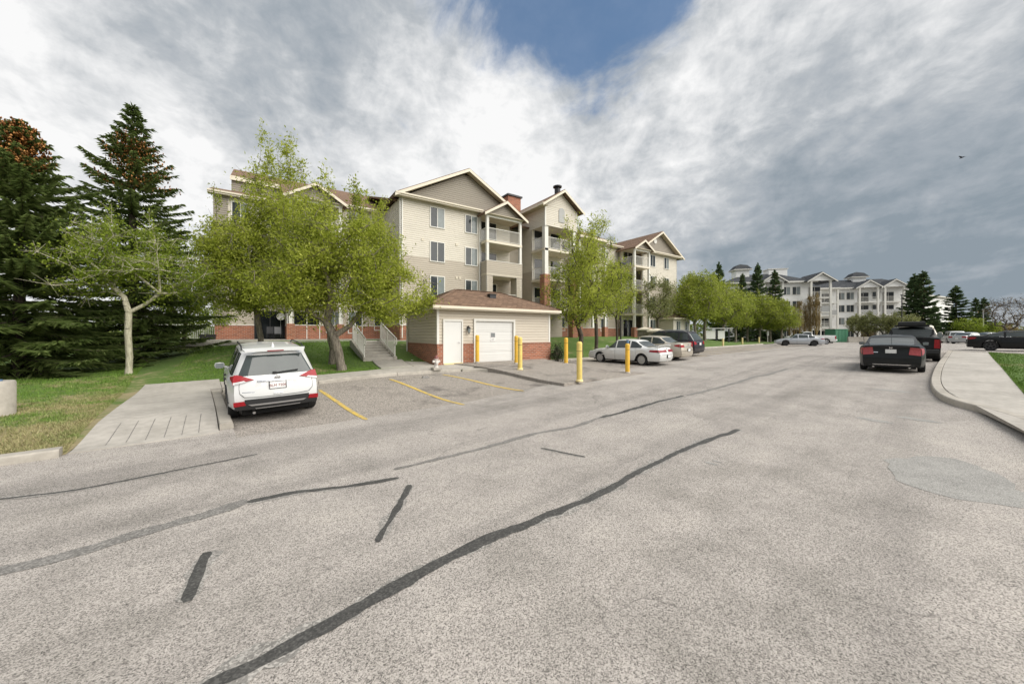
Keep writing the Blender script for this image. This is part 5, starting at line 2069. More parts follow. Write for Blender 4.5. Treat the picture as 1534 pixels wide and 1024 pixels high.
def bush(name, lab, px_, d_, rx, rz_, n, mat, ls=0.2, zf=gz, cat='bush', twigc=40):
    t = thing(name, lab, cat, place(px_, d_, zf))
    broadleaf(t, int(px_), [(0, 0, 0), (0, 0, 0.2), (0, 0, 0.4)], [(0, 0, rz_, rx, rx, rz_)], twigc, n, ls, 0.3 * rx ** 0.5, mat, 'bark_dark', 0.05, spikes=5, spike_len=0.4, shell=0.1)
    return t


bush('bush', 'bright green bush below the dark spruces beyond the parked cars', 1454, 58, 2.6, 2.1, 5200, 'leaf_bright')
bush('bush', 'bright green low bush left of the lone broad spruce base', 1470, 56, 1.9, 1.5, 3000, 'leaf_bright')
bush('bush', 'dull dry bush at the far right behind the black car', 1512, 55, 3.0, 1.4, 2600, 'dry_twig')
bush('bush', 'dark shrub beside the white signpost under the street trees', 1160, 66, 1.6, 1.1, 2600, 'shrub_dark')
bush('bush', 'reddish brown bush below the white apartments balconies', 1300, 67, 1.2, 1.2, 1500, 'dry_twig')
bush('bush', 'dark low shrub in the shade beside the brick end of the outbuilding', 836, 21.2, 0.4, 0.42, 900, 'shrub_dark', 0.09, lz)
t = thing('bare_tree', 'bare dark branched tree at the far right above the black car', 'tree', place(1512, 52, gz))
broadleaf(t, 91, [(0, 0, 0), (0.1, 0, 0.8), (0, 0.1, 1.5)], [(0, 0, 4.3, 3.4, 2.6, 2.4), (1.4, 0, 4.8, 2.0, 2.0, 2.0)], 150, 900, 0.15, 0.4, 'dry_twig', 'bark_dark', 0.15, spikes=14, spike_len=1.0, rtip=0.012)
t = thing('bare_tree', 'leafing tree top seen behind the far gable end', 'tree', place(1030, 62, lz))
broadleaf(t, 92, [(0, 0, 0), (0.1, 0, 1.8), (0, 0.1, 3.0)], [(0, 0, 7.2, 2.6, 2.2, 3.2)], 110, 6000, 0.2, 0.4, 'leaf_grey', 'bark_dark', 0.15, spikes=14, spike_len=1.4, rtip=0.01)

# ---- distant belt of trees on the horizon: one mass nobody could count
r = np.random.default_rng(99)
C = []
for px_ in np.arange(-250, 1800, 4):
    d_ = 210 + 40 * math.sin(px_ * 0.013) + r.uniform(-10, 10)
    q = far(float(px_), d_, lambda x, y: 0.5)
    h = 5.5 + 2.5 * math.sin(px_ * 0.031) + r.uniform(-1.2, 1.2)
    m = 26
    c = np.array([[q.x, q.y, 0.5]]) + r.normal(size=(m, 3)) * np.array([2.2, 2.2, 0])
    c[:, 2] = 0.6 + h * r.uniform(0, 1, size=m) ** 0.8
    C.append(c)
V, F = leaf_arrays(np.concatenate(C), 2.2, r, 0.7)
o = np_obj('far_treeline', V, F, M['leaf_grey'])
o['kind'] = 'stuff'

# ---- grass blades
def blades(pts, hs, r):
    n = len(pts)
    a = r.uniform(0, 6.28, n)
    w = r.uniform(0.006, 0.014, n)
    P = np.array(pts)
    o = np.stack([np.cos(a) * w, np.sin(a) * w, np.zeros(n)], axis=1)
    tip = P + np.stack([r.normal(size=n) * 0.03, r.normal(size=n) * 0.03, hs], axis=1)
    V = np.stack([P - o, P + o, tip], axis=1).reshape(-1, 3)
    return V, np.arange(3 * n).reshape(n, 3)


r = np.random.default_rng(5)
pts, hs = [], []
for _ in range(150000):
    u = r.uniform()
    if u < 0.62:
        s_, t_ = -1.65 - 14 * r.uniform() ** 1.6, 9.46 + 14 * r.uniform() ** 1.4
        x, y = st(s_, t_)
        if x > L1x(y) + 0.0: continue
    else:
        s_, t_ = r.uniform(-1.5, 9.5), 14.6 + 10 * r.uniform() ** 1.3
        x, y = st(s_, t_)
        if x < -3 or (s_ < 0.7 and t_ < 16.95) or t_ < KT(s_) + 1.45 + 0.9 * sst(5.5, 8.4, s_): continue
        if 4.1 < x < 6.8 and y < 22.2: continue
        if x > 6.2 and y > 15.8: continue
    pts.append((x, y, (lzl(x, y) if u < 0.62 else lz(x, y)) - 0.01))
    hs.append(r.uniform(0.03, 0.085))
V, F = blades(pts, np.array(hs), r)
o = np_obj('grass', V, F, M['grass']); o['kind'] = 'stuff'
pts, hs = [], []
for _ in range(30000):
    i = r.uniform() * (len(gl) - 2)
    a = gl[int(i)].lerp(gl[int(i) + 1], i % 1)
    q = a + dk * (0.03 + 5 * r.uniform() ** 1.5)
    pts.append((q.x, q.y, iz(q.x, q.y) - 0.0)); hs.append(r.uniform(0.03, 0.075))
V, F = blades(pts, np.array(hs), r)
o = np_obj('grass', V, F, M['grass']); o['kind'] = 'stuff'

# ------------------------------------------------------------------ vehicles


def interp(tab, x):
    xs = [p[0] for p in tab]
    ys = [p[1] for p in tab]
    return float(np.interp(x, xs, ys))


def smooth_tab(tab, x, r=0.12):
    return (interp(tab, x - r) + 2 * interp(tab, x - r / 2) + 2 * interp(tab, x) + 2 * interp(tab, x + r / 2) + interp(tab, x + r)) / 8


class Car:
    """body lofted along x (rear at -L/2, nose at +L/2), y left, z up; tables give the side view"""
    ROWS = 10

    def __init__(s, L, W, deck, roof, rear, front, wheels, wr, sill=0.2, taper=0.86, ntaper=0.80, tumble=0.2, windows=(), doors=(), glass_front=None, glass_rear=None, bulge=0.05, rbulge=None, sidebul=0.035):
        s.L, s.W = L, W
        s.deck, s.roof, s.rear, s.front = deck, roof, rear, front
        s.wheels, s.wr, s.sill = wheels, wr, sill
        s.taper, s.ntaper, s.tumble = taper, ntaper, tumble
        s.windows, s.doors = windows, doors
        s.gf, s.gr = glass_front, glass_rear
        s.bulge = bulge
        s.rbulge = bulge if rbulge is None else rbulge
        s.sidebul = sidebul
        xs = set(np.round(np.linspace(-L / 2, L / 2, 46), 3))
        for a, b in list(windows) + list(doors): xs |= {a, b}
        for g in (glass_front, glass_rear):
            if g: xs |= set(g)
        for w in wheels:
            for k in range(-9, 10): xs.add(round(w + math.sin(k / 9 * math.pi / 2) * (wr + 0.055), 3))
        xs = sorted(xs)
        keep = [xs[0]]
        must = {a for p in list(windows) + list(doors) + [g for g in (glass_front, glass_rear) if g] for a in p} | {L / 2, -L / 2}
        for x in xs[1:]:
            if x - keep[-1] < 0.02:
                if x in must: keep[-1] = x
                continue
            keep.append(x)
        s.xs = keep
        s.rows = [s.section(x) for x in s.xs]

    def hw(s, x):
        """half width in plan"""
        h = s.W / 2
        e = s.L / 2
        f = 1.0
        if x < -e + 0.9: f = s.taper + (1 - s.taper) * (1 - ((-e + 0.9 - x) / 0.9) ** 2.2)
        if x > e - 1.1: f = s.ntaper + (1 - s.ntaper) * (1 - ((x - e + 1.1) / 1.1) ** 2.2)
        return h * f

    def endshift(s, x, z):
        e = s.L / 2
        if x < -e + 0.75:
            k = ((-e + 0.75 - x) / 0.75) ** 1.5
            return k * smooth_tab(s.rear, z, 0.06)
        if x > e - 0.75:
            k = ((x - e + 0.75) / 0.75) ** 1.5
            return -k * smooth_tab(s.front, z, 0.06)
        return 0.0

    def section(s, x):
        w = s.hw(x)
        zb = smooth_tab(s.deck, x, 0.10)
        zr = max(smooth_tab(s.roof, x, 0.10), zb + 0.012)
        gh = zr - zb
        g = min(1.0, gh / 0.42)
        zbot = s.sill
        for wx in s.wheels:
            ra = s.wr + 0.055
            if abs(x - wx) < ra: zbot = max(zbot, s.wr + math.sqrt(max(0, ra * ra - (x - wx) ** 2)))
        d = zb - zbot
        tb = s.tumble * min(1, gh / 0.55)
        c = s.sidebul
        pts = [(w - 0.05 if zbot == s.sill else w - 0.012, zbot), (w - 0.012, zbot + d * 0.18), (w, zbot + d * 0.5), (w - c * 0.4, zbot + d * 0.80), (w - c - 0.02, zb - 0.005)]
        yb = w - c - 0.045
        cab = [(yb - 0.0, zb + 0.02 * g + 0.004), (yb - tb * 0.86, zb + gh * 0.86), (yb - tb - 0.05, zb + gh * 0.955), ((yb - tb) * 0.55, zr - 0.004), (0, zr + 0.012)]
        hood = [(w * 0.90, zb + 0.008), (w * 0.76, zb + 0.022), (w * 0.60, zb + 0.032), (w * 0.34, zb + 0.04), (0, zb + 0.045)]
        for a, b in zip(cab, hood):
            pts.append((b[0] + (a[0] - b[0]) * g, b[1] + (a[1] - b[1]) * g))
        return pts

    def P(s, i, j, side):
        y, z = s.rows[i][j]
        x = s.xs[i] + s.endshift(s.xs[i], z)
        return (x, y * side, z)

    def rear_x(s, y, z):
        w = max(0.1, s.hw(-s.L / 2))
        return -s.L / 2 + smooth_tab(s.rear, z, 0.06) - s.rbulge * (1 - min(1, abs(y) / w) ** 2.4)

    def front_x(s, y, z):
        w = max(0.1, s.hw(s.L / 2))
        return s.L / 2 - smooth_tab(s.front, z, 0.06) + s.bulge * (1 - min(1, abs(y) / w) ** 2.4)

    def side_y(s, x, z):
        i = int(np.searchsorted(s.xs, x))
        i = min(max(i, 1), len(s.xs) - 1)
        f = (x - s.xs[i - 1]) / (s.xs[i] - s.xs[i - 1])
        def yy(k):
            r = s.rows[k][:8]
            zs = [p[1] for p in r]
            return float(np.interp(z, zs, [p[0] for p in r]))
        return yy(i - 1) * (1 - f) + yy(i) * f

    # ------------------------------------------------ patches that follow the surface
    def rear_patch(s, mb, quad, off=0.012, n=8, m=3, th=0.03):
        """quad: 4 (y, z) corners, bottom-left, bottom-right, top-right, top-left"""
        s._patch(mb, quad, lambda y, z: (s.rear_x(y, z) - off, y, z), n, m, Vector((th, 0, 0)))

    def front_patch(s, mb, quad, off=0.012, n=8, m=3, th=0.03):
        s._patch(mb, quad, lambda y, z: (s.front_x(y, z) + off, y, z), n, m, Vector((-th, 0, 0)))

    def side_patch(s, mb, quad, side, off=0.010, n=6, m=3, th=0.02):
        s._patch(mb, quad, lambda x, z: (x + s.endshift(x, z), (s.side_y(x, z) + off) * side, z), n, m, Vector((0, -th * side, 0)))

    def _patch(s, mb, quad, f, n, m, inward):
        a, b, c, d = [Vector(q) for q in quad]
        g = []
        for j in range(m + 1):
            v = j / m
            g.append([f(*(a.lerp(b, i / n).lerp(d.lerp(c, i / n), v))) for i in range(n + 1)])
        mb.grid(g)
        for e in (g[0], g[-1], [r[0] for r in g], [r[-1] for r in g]):
            mb.grid([e, [tuple(Vector(p) + inward) for p in e]])

    # ------------------------------------------------ build
    def build(s, root, paint_m, glass=None, rim=None, rimstyle=5, tyre_w=0.21, hub=None, cladding=None, pillar=None, far=False):
        glass = glass or M['car_glass']
        n = len(s.xs)
        J = s.ROWS
        xs = s.xs
        def inr(i, rngs):
            c = (xs[i] + xs[i + 1]) / 2
            for k, (a, b) in enumerate(rngs):
                if a < c < b: return k
            return None
        body = MB()
        wins, doors = {}, {}
        ws, rg = MB(), MB()
        for side in (1, -1):
            for i in range(n - 1):
                wi = inr(i, s.windows)
                di = inr(i, s.doors)
                gfi = s.gf and s.gf[0] < (xs[i] + xs[i + 1]) / 2 < s.gf[1]
                gri = s.gr and s.gr[0] < (xs[i] + xs[i + 1]) / 2 < s.gr[1]
                for j in range(J - 1):
                    q = [s.P(i, j, side), s.P(i + 1, j, side), s.P(i + 1, j + 1, side), s.P(i, j + 1, side)]
                    if side < 0: q = q[::-1]
                    if j == 5 and wi is not None: tgt = wins.setdefault((wi, side), MB())
                    elif j >= 7 and gfi: tgt = ws
                    elif j >= 7 and gri: tgt = rg
                    elif j < 5 and di is not None: tgt = doors.setdefault((di, side), MB())
                    else: tgt = body
                    tgt.quad(*q)
        # end caps
        K = 14
        for end in (0, 1):
            i = 0 if end == 0 else n - 1
            f = s.rear_x if end == 0 else s.front_x
            G = []
            for j in range(J):
                y, z = s.rows[i][j]
                G.append([((f(v * y, z) if 0 < k < K else s.P(i, j, 1)[0]), v * y, z) for k, v in enumerate(np.linspace(-1, 1, K + 1))])
            for j in range(J - 1):
                for k in range(K):
                    q = [G[j][k], G[j][k + 1], G[j + 1][k + 1], G[j + 1][k]]
                    if end == 0: q = q[::-1]
                    isglass = end == 0 and s.gr is None and j == 5
                    (rg if isglass else body).quad(*q)
        bm_ = body
        o_body = s._finish(bm_, 'body', paint_m, root, 38)
        for (wi, side), mb in sorted(wins.items()):
            s._inset(mb, 0.965, 0.93, (0, 0.004 * side, 0))
            s._finish(mb, 'side_window', glass, root, 60)
        for mb, nm in ((ws, 'windscreen'), (rg, 'rear_window')):
            if mb.f:
                s._finish(mb, nm, glass, root, 60)
        k = 0
        for (di, side), mb in sorted(doors.items()):
            s._inset(mb, 0.986, 0.985, (0, 0, 0))
            d = s._finish(mb, 'door', paint_m, root, 38)
            if not far:
                a, b = s.doors[di]
                zb = smooth_tab(s.deck, a + 0.2, .1) - 0.13
                h = MB()
                x0 = a + 0.12
                y = s.side_y(x0 + .1, zb) + 0.012
                h.tube([(x0, (y - 0.03) * side, zb), (x0 + 0.03, (y + 0.02) * side, zb), (x0 + 0.17, (y + 0.02) * side, zb + .005), (x0 + 0.2, (y - 0.03) * side, zb + .005)], 0.014, 6)
                h.build('handle', paint_m if cladding is None else M['black_plastic'], d, smooth=40)
        # dark underside and inner shell behind seams, arches and glass
        u = MB()
        hw = s.W / 2 - 0.27
        u.box(-s.L / 2 + 0.3, s.L / 2 - 0.35, -hw, hw, 0.16, 0.58)
        fx, rx = max(s.wheels), min(s.wheels)
        hm = s.W / 2 - 0.09
        u.box(rx + s.wr + 0.08, fx - s.wr - 0.08, -hm, hm, s.sill + 0.01, 0.6)
        u.build('underbody', M['void'], root)
        # wheels
        for wx in s.wheels:
            for side in (1, -1):
                Mx = Matrix.Translation((wx, side * (s.W / 2 - tyre_w / 2 - 0.015), s.wr)) @ Matrix.Rotation(R(-90 * side), 4, 'X')
                t = MB()
                r0, rr_ = s.wr, s.wr * 0.66
                h = tyre_w / 2
                t.lathe([(rr_, -h * 0.8), (r0 - 0.03, -h), (r0, -h * 0.7), (r0 + 0.002, 0), (r0, h * 0.7), (r0 - 0.03, h), (rr_ + 0.02, h * 0.92), (rr_, h * 0.8)], 26, Mx, close=True)
                w_ = t.build('wheel', M['rubber'], root, smooth=35)
                ri = MB()
                ri.lathe([(0.0, h * 0.25), (rr_ - 0.03, h * 0.25), (rr_ - 0.02, h * 0.82), (rr_ + 0.008, h * 0.86), (rr_ + 0.008, h * 0.7), (rr_ - 0.035, h * 0.1), (0.0, h * 0.1)], 24, Mx)
                rim_m = rim or M['alloy']
                dk_ = MB()
                for q in range(rimstyle):
                    a = 2 * math.pi * q / rimstyle + 0.3
                    wdt = 0.045 if rimstyle > 6 else 0.075
                    p0 = Vector((0, 0, h * 0.80)); p1 = Vector((math.cos(a) * (rr_ - 0.01), math.sin(a) * (rr_ - 0.01), h * 0.78))
                    v = MB(); v.bar(p0, p1, wdt, 0.05)
                    dk_.add([tuple(Mx @ Vector(p)) for p in v.v], v.f)
                dk_.lathe([(0.075, h * 0.5), (0.07, h * 0.92), (0.03, h * 0.95)], 12, Mx)
                rb = MB(); rb.lathe([(0.0, h * 0.26), (rr_ - 0.01, h * 0.26), (rr_ - 0.01, h * 0.2), (0.0, h * 0.2)], 20, Mx)
                rg_ = MB(); rg_.lathe([(rr_ - 0.045, h * 0.84), (rr_ + 0.012, h * 0.93), (rr_ + 0.012, h * 0.6), (rr_ - 0.045, h * 0.5)], 26, Mx, close=True)
                dk_.add(rg_.v, rg_.f)
                if hub:
                    c = MB(); c.lathe([(rr_ - 0.03, h * 0.6), (rr_ * 0.5, h * 1.0), (0.04, h * 1.02)], 20, Mx); dk_.add(c.v, c.f)
                dk_.build('rim', hub or rim_m, w_, smooth=30)
                rb.build('dark_backing', M['void'], w_)  # near-black disc: shade of the openings between the spokes, put in as colour
        s.root, s.paint = root, paint_m
        return s

    def _inset(s, mb, sx, sz, off):
        V = np.array(mb.v)
        c = (V.min(0) + V.max(0)) / 2
        V = c + (V - c) * np.array([sx, 1, sz]) + np.array(off)
        mb.v = [tuple(p) for p in V]

    def _finish(s, mb, name, mat, root, ang):
        # weld the strip of separate quads so that it shades smoothly
        idx, vs, fs = {}, [], []
        for f in mb.f:
            g = []
            for i in f:
                k = tuple(round(c, 4) for c in mb.v[i])
                if k not in idx:
                    idx[k] = len(vs); vs.append(mb.v[i])
                if not g or g[-1] != idx[k]: g.append(idx[k])
            if len(g) > 1 and g[0] == g[-1]: g.pop()
            if len(set(g)) >= 3: fs.append(tuple(dict.fromkeys(g)))
        m2 = MB(); m2.v, m2.f = vs, fs
        return m2.build(name, mat, root, smooth=ang)

    # ------------------------------------------------ fittings
    def part(s, name, mat, fn, parent=None, smooth=0):
        mb = MB(); fn(mb)
        return mb.build(name, mat, parent or s.root, smooth=smooth)

    def mirrors(s, x, z, mat=None, size=(0.12, 0.2, 0.15)):
        for side in (1, -1):
            y = s.side_y(x, z - 0.02)
            mb = MB()
            mb.bar((x, (y - 0.06) * side, z - 0.02), (x - 0.02, (y + 0.06) * side, z + 0.02), 0.05, 0.04)
            c = Vector((x - 0.03, (y + 0.15) * side, z + 0.05))
            m = Matrix.Translation(c) @ Matrix.Diagonal((size[0] / 2, size[1] / 2, size[2] / 2, 1))
            mb.lathe([(0.05, -1), (0.75, -0.85), (1, -0.3), (1, 0.35), (0.8, 0.85), (0.05, 1)], 12, m)
            o = mb.build('mirror', mat or s.paint, s.root, smooth=40)
            g = MB(); g.cbox((c.x - size[0] / 2 - 0.003, c.y, c.z), (0.008, size[1] * 0.8, size[2] * 0.75))
            g.build('mirror_glass', M['curtain_glass'], o)

    def plate(s, z, y=0.0, w=0.31, h=0.155, rear=True, text=None):
        x = s.rear_x(y, z) - 0.028
        o = s.part('licence_plate', M['plate'], lambda mb: mb.box(x, x + 0.03, y - w / 2, y + w / 2, z - h / 2, z + h / 2))
        fr = MB()
        for q in ((-w / 2 - .012, w / 2 + .012, -h / 2 - .012, -h / 2), (-w / 2 - .012, w / 2 + .012, h / 2, h / 2 + .012), (-w / 2 - .012, -w / 2, -h / 2, h / 2), (w / 2, w / 2 + .012, -h / 2, h / 2)):
            fr.box(x - 0.006, x + 0.03, y + q[0], y + q[1], z + q[2], z + q[3])
        fr.build('plate_frame', M['black_plastic'], o)
        if text:
            cu = bpy.data.curves.new('plate_text', 'FONT')
            cu.body = text
            cu.size = h * 0.52
            cu.align_x = 'CENTER'; cu.align_y = 'CENTER'
            cu.extrude = 0.0015
            cu.materials.append(M['plate_ink'])
            tmp = bpy.data.objects.new('plate_text_curve', cu)
            COL.objects.link(tmp)
            bpy.context.view_layer.update()
            me = bpy.data.meshes.new_from_object(tmp.evaluated_get(bpy.context.evaluated_depsgraph_get()))
            bpy.data.objects.remove(tmp)
            t = bpy.data.objects.new('plate_text', me)
            t['kind'] = 'stuff'
            COL.objects.link(t)
            t.parent = o
            t.location = (x - 0.003, y, z - 0.012)
            t.rotation_euler = (R(90), 0, R(-90))
        return o

    def emblem(s, z, y=0.0, rr_=0.055, kind='ring', rear=True):
        x = s.rear_x(y, z) - 0.014
        Mx = Matrix.Translation((x, y, z)) @ Matrix.Rotation(R(-90), 4, 'Y')
        mb = MB()
        if kind in ('ring', 'oval'):
            mm = Mx @ Matrix.Diagonal((1.0, 1.35 if kind == 'oval' else 1.0, 1, 1))
            mb.lathe([(rr_ * 0.78, 0), (rr_, 0), (rr_, 0.012), (rr_ * 0.78, 0.012)], 20, mm, close=True)
        if kind == 'ring':
            mb.box(x - 0.016, x, y - rr_ * 1.25, y + rr_ * 1.25, z - rr_ * 0.22, z + rr_ * 0.22)
        if kind == 'H':
            for q in (-1, 1): mb.bar((x - 0.004, y + q * rr_ * 0.5, z - rr_), (x - 0.004, y + q * rr_ * 0.75, z + rr_), 0.022, 0.012)
            mb.box(x - 0.01, x + 0.002, y - rr_ * 0.6, y + rr_ * 0.6, z - 0.012, z + 0.012)
        mb.build('emblem', M['chrome'], s.root)


def car_root(name, label, cat, loc, heading, group='parked cars'):
    """loc: middle of the car on the ground; the root leans with the ground"""
    o = thing(name, label, cat, (loc[0], loc[1], 0), heading, group)
    d = Vector((math.cos(heading), math.sin(heading)))
    n = Vector((-d.y, d.x))
    def h(v, k): return gz(loc[0] + v.x * k, loc[1] + v.y * k)
    pitch = -math.atan2(h(d, 1.35) - h(d, -1.35), 2.7)
    roll = math.atan2(h(n, 0.78) - h(n, -0.78), 1.56)
    o.location = (loc[0], loc[1], (h(d, 1.35) + h(d, -1.35) + h(n, .78) + h(n, -.78)) / 4 - 0.005)
    o.rotation_mode = 'ZYX' if False else 'XYZ'
    o.rotation_euler = (roll, pitch, heading)
    return o


PAINT = {

    'white': paint('white_paint', (0.62, 0.625, 0.62), 0.10),
    'old_white': paint('old_white_paint', (0.66, 0.665, 0.65), 0.2),
    'beige': paint('beige_paint', (0.50, 0.45, 0.37), 0.25, 0.35),
    'black': paint('black_paint', (0.010, 0.011, 0.012), 0.05),
    'charcoal': paint('charcoal_paint', (0.012, 0.014, 0.015), 0.05, 0.0),
    'purple_grey': paint('dark_grey_paint', (0.030, 0.030, 0.036), 0.2, 0.3),
    'silver': paint('silver_paint', (0.46, 0.48, 0.51), 0.15, 0.55),
    'gunmetal': paint('gunmetal_paint', (0.12, 0.125, 0.125), 0.2, 0.5),
}
ROADDIR = RD
ACROSS = RD + R(90)

# ---- white compact SUV in the first stall
ACR1 = R(95.0)
suv_c = Vector((0.04, 12.2))
rt = car_root('parked_suv', 'white compact SUV parked nose in beside the kerb and concrete pad', 'suv', suv_c, ACR1)
deck = [(-2.33, 1.04), (-1.5, 1.04), (0.9, 1.01), (1.25, 1.0), (2.0, 0.92), (2.33, 0.80)]
roof = [(-2.33, 1.575), (-1.9, 1.635), (-1.2, 1.69), (0.0, 1.715), (0.35, 1.69), (0.75, 1.45), (1.3, 1.0), (1.4, 0.9)]
c = Car(4.66, 1.84, deck, roof, [(0.2, 0.10), (0.42, 0.02), (0.62, 0.0), (0.80, 0.05), (0.98, 0.07), (1.06, 0.12), (1.35, 0.30), (1.55, 0.40), (1.64, 0.40)],
        [(0.2, 0.12), (0.5, 0.0), (0.75, 0.06), (0.95, 0.3)], (-1.36, 1.35), 0.365, sill=0.33, taper=0.87, tumble=0.21,
        windows=[(-1.95, -1.5), (-1.42, -0.42), (-0.34, 0.92)], doors=[(-1.36, -0.38), (-0.36, 0.98)], glass_front=(0.40, 1.28), rbulge=0.07)
c.build(rt, PAINT['white'], rim=M['alloy'], rimstyle=5, cladding=True)
c.part('bumper', M['black_plastic'], lambda mb: (c.rear_patch(mb, [(-0.58, 0.33), (0.58, 0.33), (0.62, 0.56), (-0.62, 0.56)], 0.02, 14, 5, 0.08),
                                                 c.rear_patch(mb, [(-0.80, 0.34), (-0.58, 0.33), (-0.61, 0.53), (-0.80, 0.41)], 0.016, 4, 3, 0.08),
                                                 c.rear_patch(mb, [(0.58, 0.33), (0.80, 0.34), (0.80, 0.41), (0.61, 0.53)], 0.016, 4, 3, 0.08)))
c.part('bumper_trim', M['alloy'], lambda mb: c.rear_patch(mb, [(-0.50, 0.415), (0.50, 0.415), (0.56, 0.45), (-0.56, 0.45)], 0.034, 14, 1, 0.03))
c.part('skid_trim', M['alloy'], lambda mb: c.rear_patch(mb, [(-0.42, 0.338), (0.42, 0.338), (0.44, 0.354), (-0.44, 0.354)], 0.032, 14, 1, 0.03))
for sd in (1, -1):
    q = lambda a, b: [(a[0][0] * sd, a[0][1]), (a[1][0] * sd, a[1][1]), (a[2][0] * sd, a[2][1]), (a[3][0] * sd, a[3][1])]
    c.part('reflector', M['lamp_red'], lambda mb: c.rear_patch(mb, q([(0.60, 0.44), (0.815, 0.42), (0.82, 0.52), (0.63, 0.53)], 0), 0.03, 4, 2))
    tl = c.part('tail_light', M['lamp_red'], lambda mb: (c.rear_patch(mb, q([(0.44, 0.985), (0.825, 0.90), (0.79, 1.10), (0.68, 1.085)], 0), 0.022, 8, 4),
                                                         c.side_patch(mb, [(-2.30, 0.90), (-2.05, 0.97), (-1.86, 1.03), (-2.30, 1.10)], sd, 0.012, 6, 4)))
    c.part('reversing_lens', M['lamp_clear'], lambda mb: c.rear_patch(mb, q([(0.58, 0.945), (0.815, 0.895), (0.81, 0.945), (0.62, 0.975)], 0), 0.027, 5, 1), tl)
    c.part('wheel_arch_trim', M['black_plastic'], lambda mb: [mb.bar((wx + math.cos(a) * 0.42, sd * (c.side_y(wx + math.cos(a) * 0.42, 0.37 + math.sin(a) * 0.42) + 0.004), 0.365 + math.sin(a) * 0.42),
                                                                    (wx + math.cos(a + .21) * 0.42, sd * (c.side_y(wx + math.cos(a + .21) * 0.42, 0.37 + math.sin(a + .21) * 0.42) + 0.004), 0.365 + math.sin(a + .21) * 0.42), 0.05, 0.03)
                                                             for wx in (-1.36, 1.35) for a in np.arange(0.0, 3.0, 0.2)])
    c.part('headlight', M['lamp_clear'], lambda mb: c.front_patch(mb, q([(0.45, 0.70), (0.8, 0.74), (0.8, 0.84), (0.5, 0.82)], 0), 0.012, 5, 2))
    c.part('roof_rail', M['black_plastic'], lambda mb: mb.tube([(-1.7, sd * 0.62, 1.62), (-1.55, sd * 0.62, 1.70), (0.0, sd * 0.63, 1.745), (0.2, sd * 0.62, 1.69)], 0.016, 6))
hatch = c.part('tailgate_seam', M['void'], lambda mb: [mb.bar(a, b, 0.012, 0.006) for a, b in zip(*(lambda L: (L[:-1], L[1:]))(
    [(c.rear_x(y, z) - 0.003, y, z) for y, z in [(-0.70, 0.93), (-0.71, 0.80), (-0.70, 0.70), (-0.62, 0.615), (-0.40, 0.60), (0, 0.595), (0.40, 0.60), (0.62, 0.615), (0.70, 0.70), (0.71, 0.80), (0.70, 0.93)]]))])
c.part('grab_bar', M['chrome'], lambda mb: c.rear_patch(mb, [(-0.37, 0.925), (0.37, 0.925), (0.39, 0.955), (-0.39, 0.955)], 0.022, 10, 1))
c.part('plate_recess', PAINT['white'], lambda mb: (c.rear_patch(mb, [(-0.46, 0.74), (-0.30, 0.78), (-0.32, 0.93), (-0.38, 0.93)], 0.008, 3, 3)))
c.part('plate_recess', PAINT['white'], lambda mb: (c.rear_patch(mb, [(0.30, 0.78), (0.46, 0.74), (0.38, 0.93), (0.32, 0.93)], 0.008, 3, 3)))
c.plate(0.835, text='BLM 7206')
c.emblem(1.00, kind='ring', rr_=0.05)
c.part('latch', M['chrome'], lambda mb: c.rear_patch(mb, [(-0.09, 0.645), (0.09, 0.645), (0.08, 0.66), (-0.08, 0.66)], 0.012, 3, 1))
c.part('badge', M['chrome'], lambda mb: c.rear_patch(mb, [(0.44, 0.705), (0.66, 0.715), (0.66, 0.73), (0.44, 0.72)], 0.006, 3, 1))
c.part('spoiler', PAINT['white'], lambda mb: mb.add([(-1.98, -0.62, 1.62), (-1.98, 0.62, 1.62), (-2.13, 0.58, 1.585), (-2.13, -0.58, 1.585), (-1.98, -0.62, 1.655), (-1.98, 0.62, 1.655), (-2.13, 0.58, 1.61), (-2.13, -0.58, 1.61)],
                                                     [(3, 2, 1, 0), (4, 5, 6, 7), (0, 1, 5, 4), (1, 2, 6, 5), (2, 3, 7, 6), (3, 0, 4, 7)]))
c.part('brake_light', M['lamp_dark_red'], lambda mb: mb.box(-2.142, -2.12, -0.16, 0.16, 1.585, 1.607))
c.part('wiper', M['black_plastic'], lambda mb: (mb.bar((c.rear_x(0, 1.10) - 0.03, 0.05, 1.10), (c.rear_x(0.4, 1.13) - 0.03, -0.42, 1.135), 0.03, 0.02), mb.cbox((c.rear_x(0, 1.1) - 0.02, 0.05, 1.10), (0.05, 0.08, 0.05))))
c.part('antenna', PAINT['white'], lambda mb: mb.add([(-1.62, -0.03, 1.66), (-1.62, 0.03, 1.66), (-1.40, 0.02, 1.69), (-1.40, -0.02, 1.69), (-1.60, 0, 1.775)], [(0, 1, 4), (1, 2, 4), (2, 3, 4), (3, 0, 4)]))
c.part('exhaust_pipe', M['steel'], lambda mb: mb.tube([(-2.05, 0.45, 0.25), (-2.24, 0.45, 0.23)], 0.03, 8))
c.mirrors(0.75, 1.02, PAINT['white'], (0.14, 0.22, 0.17))


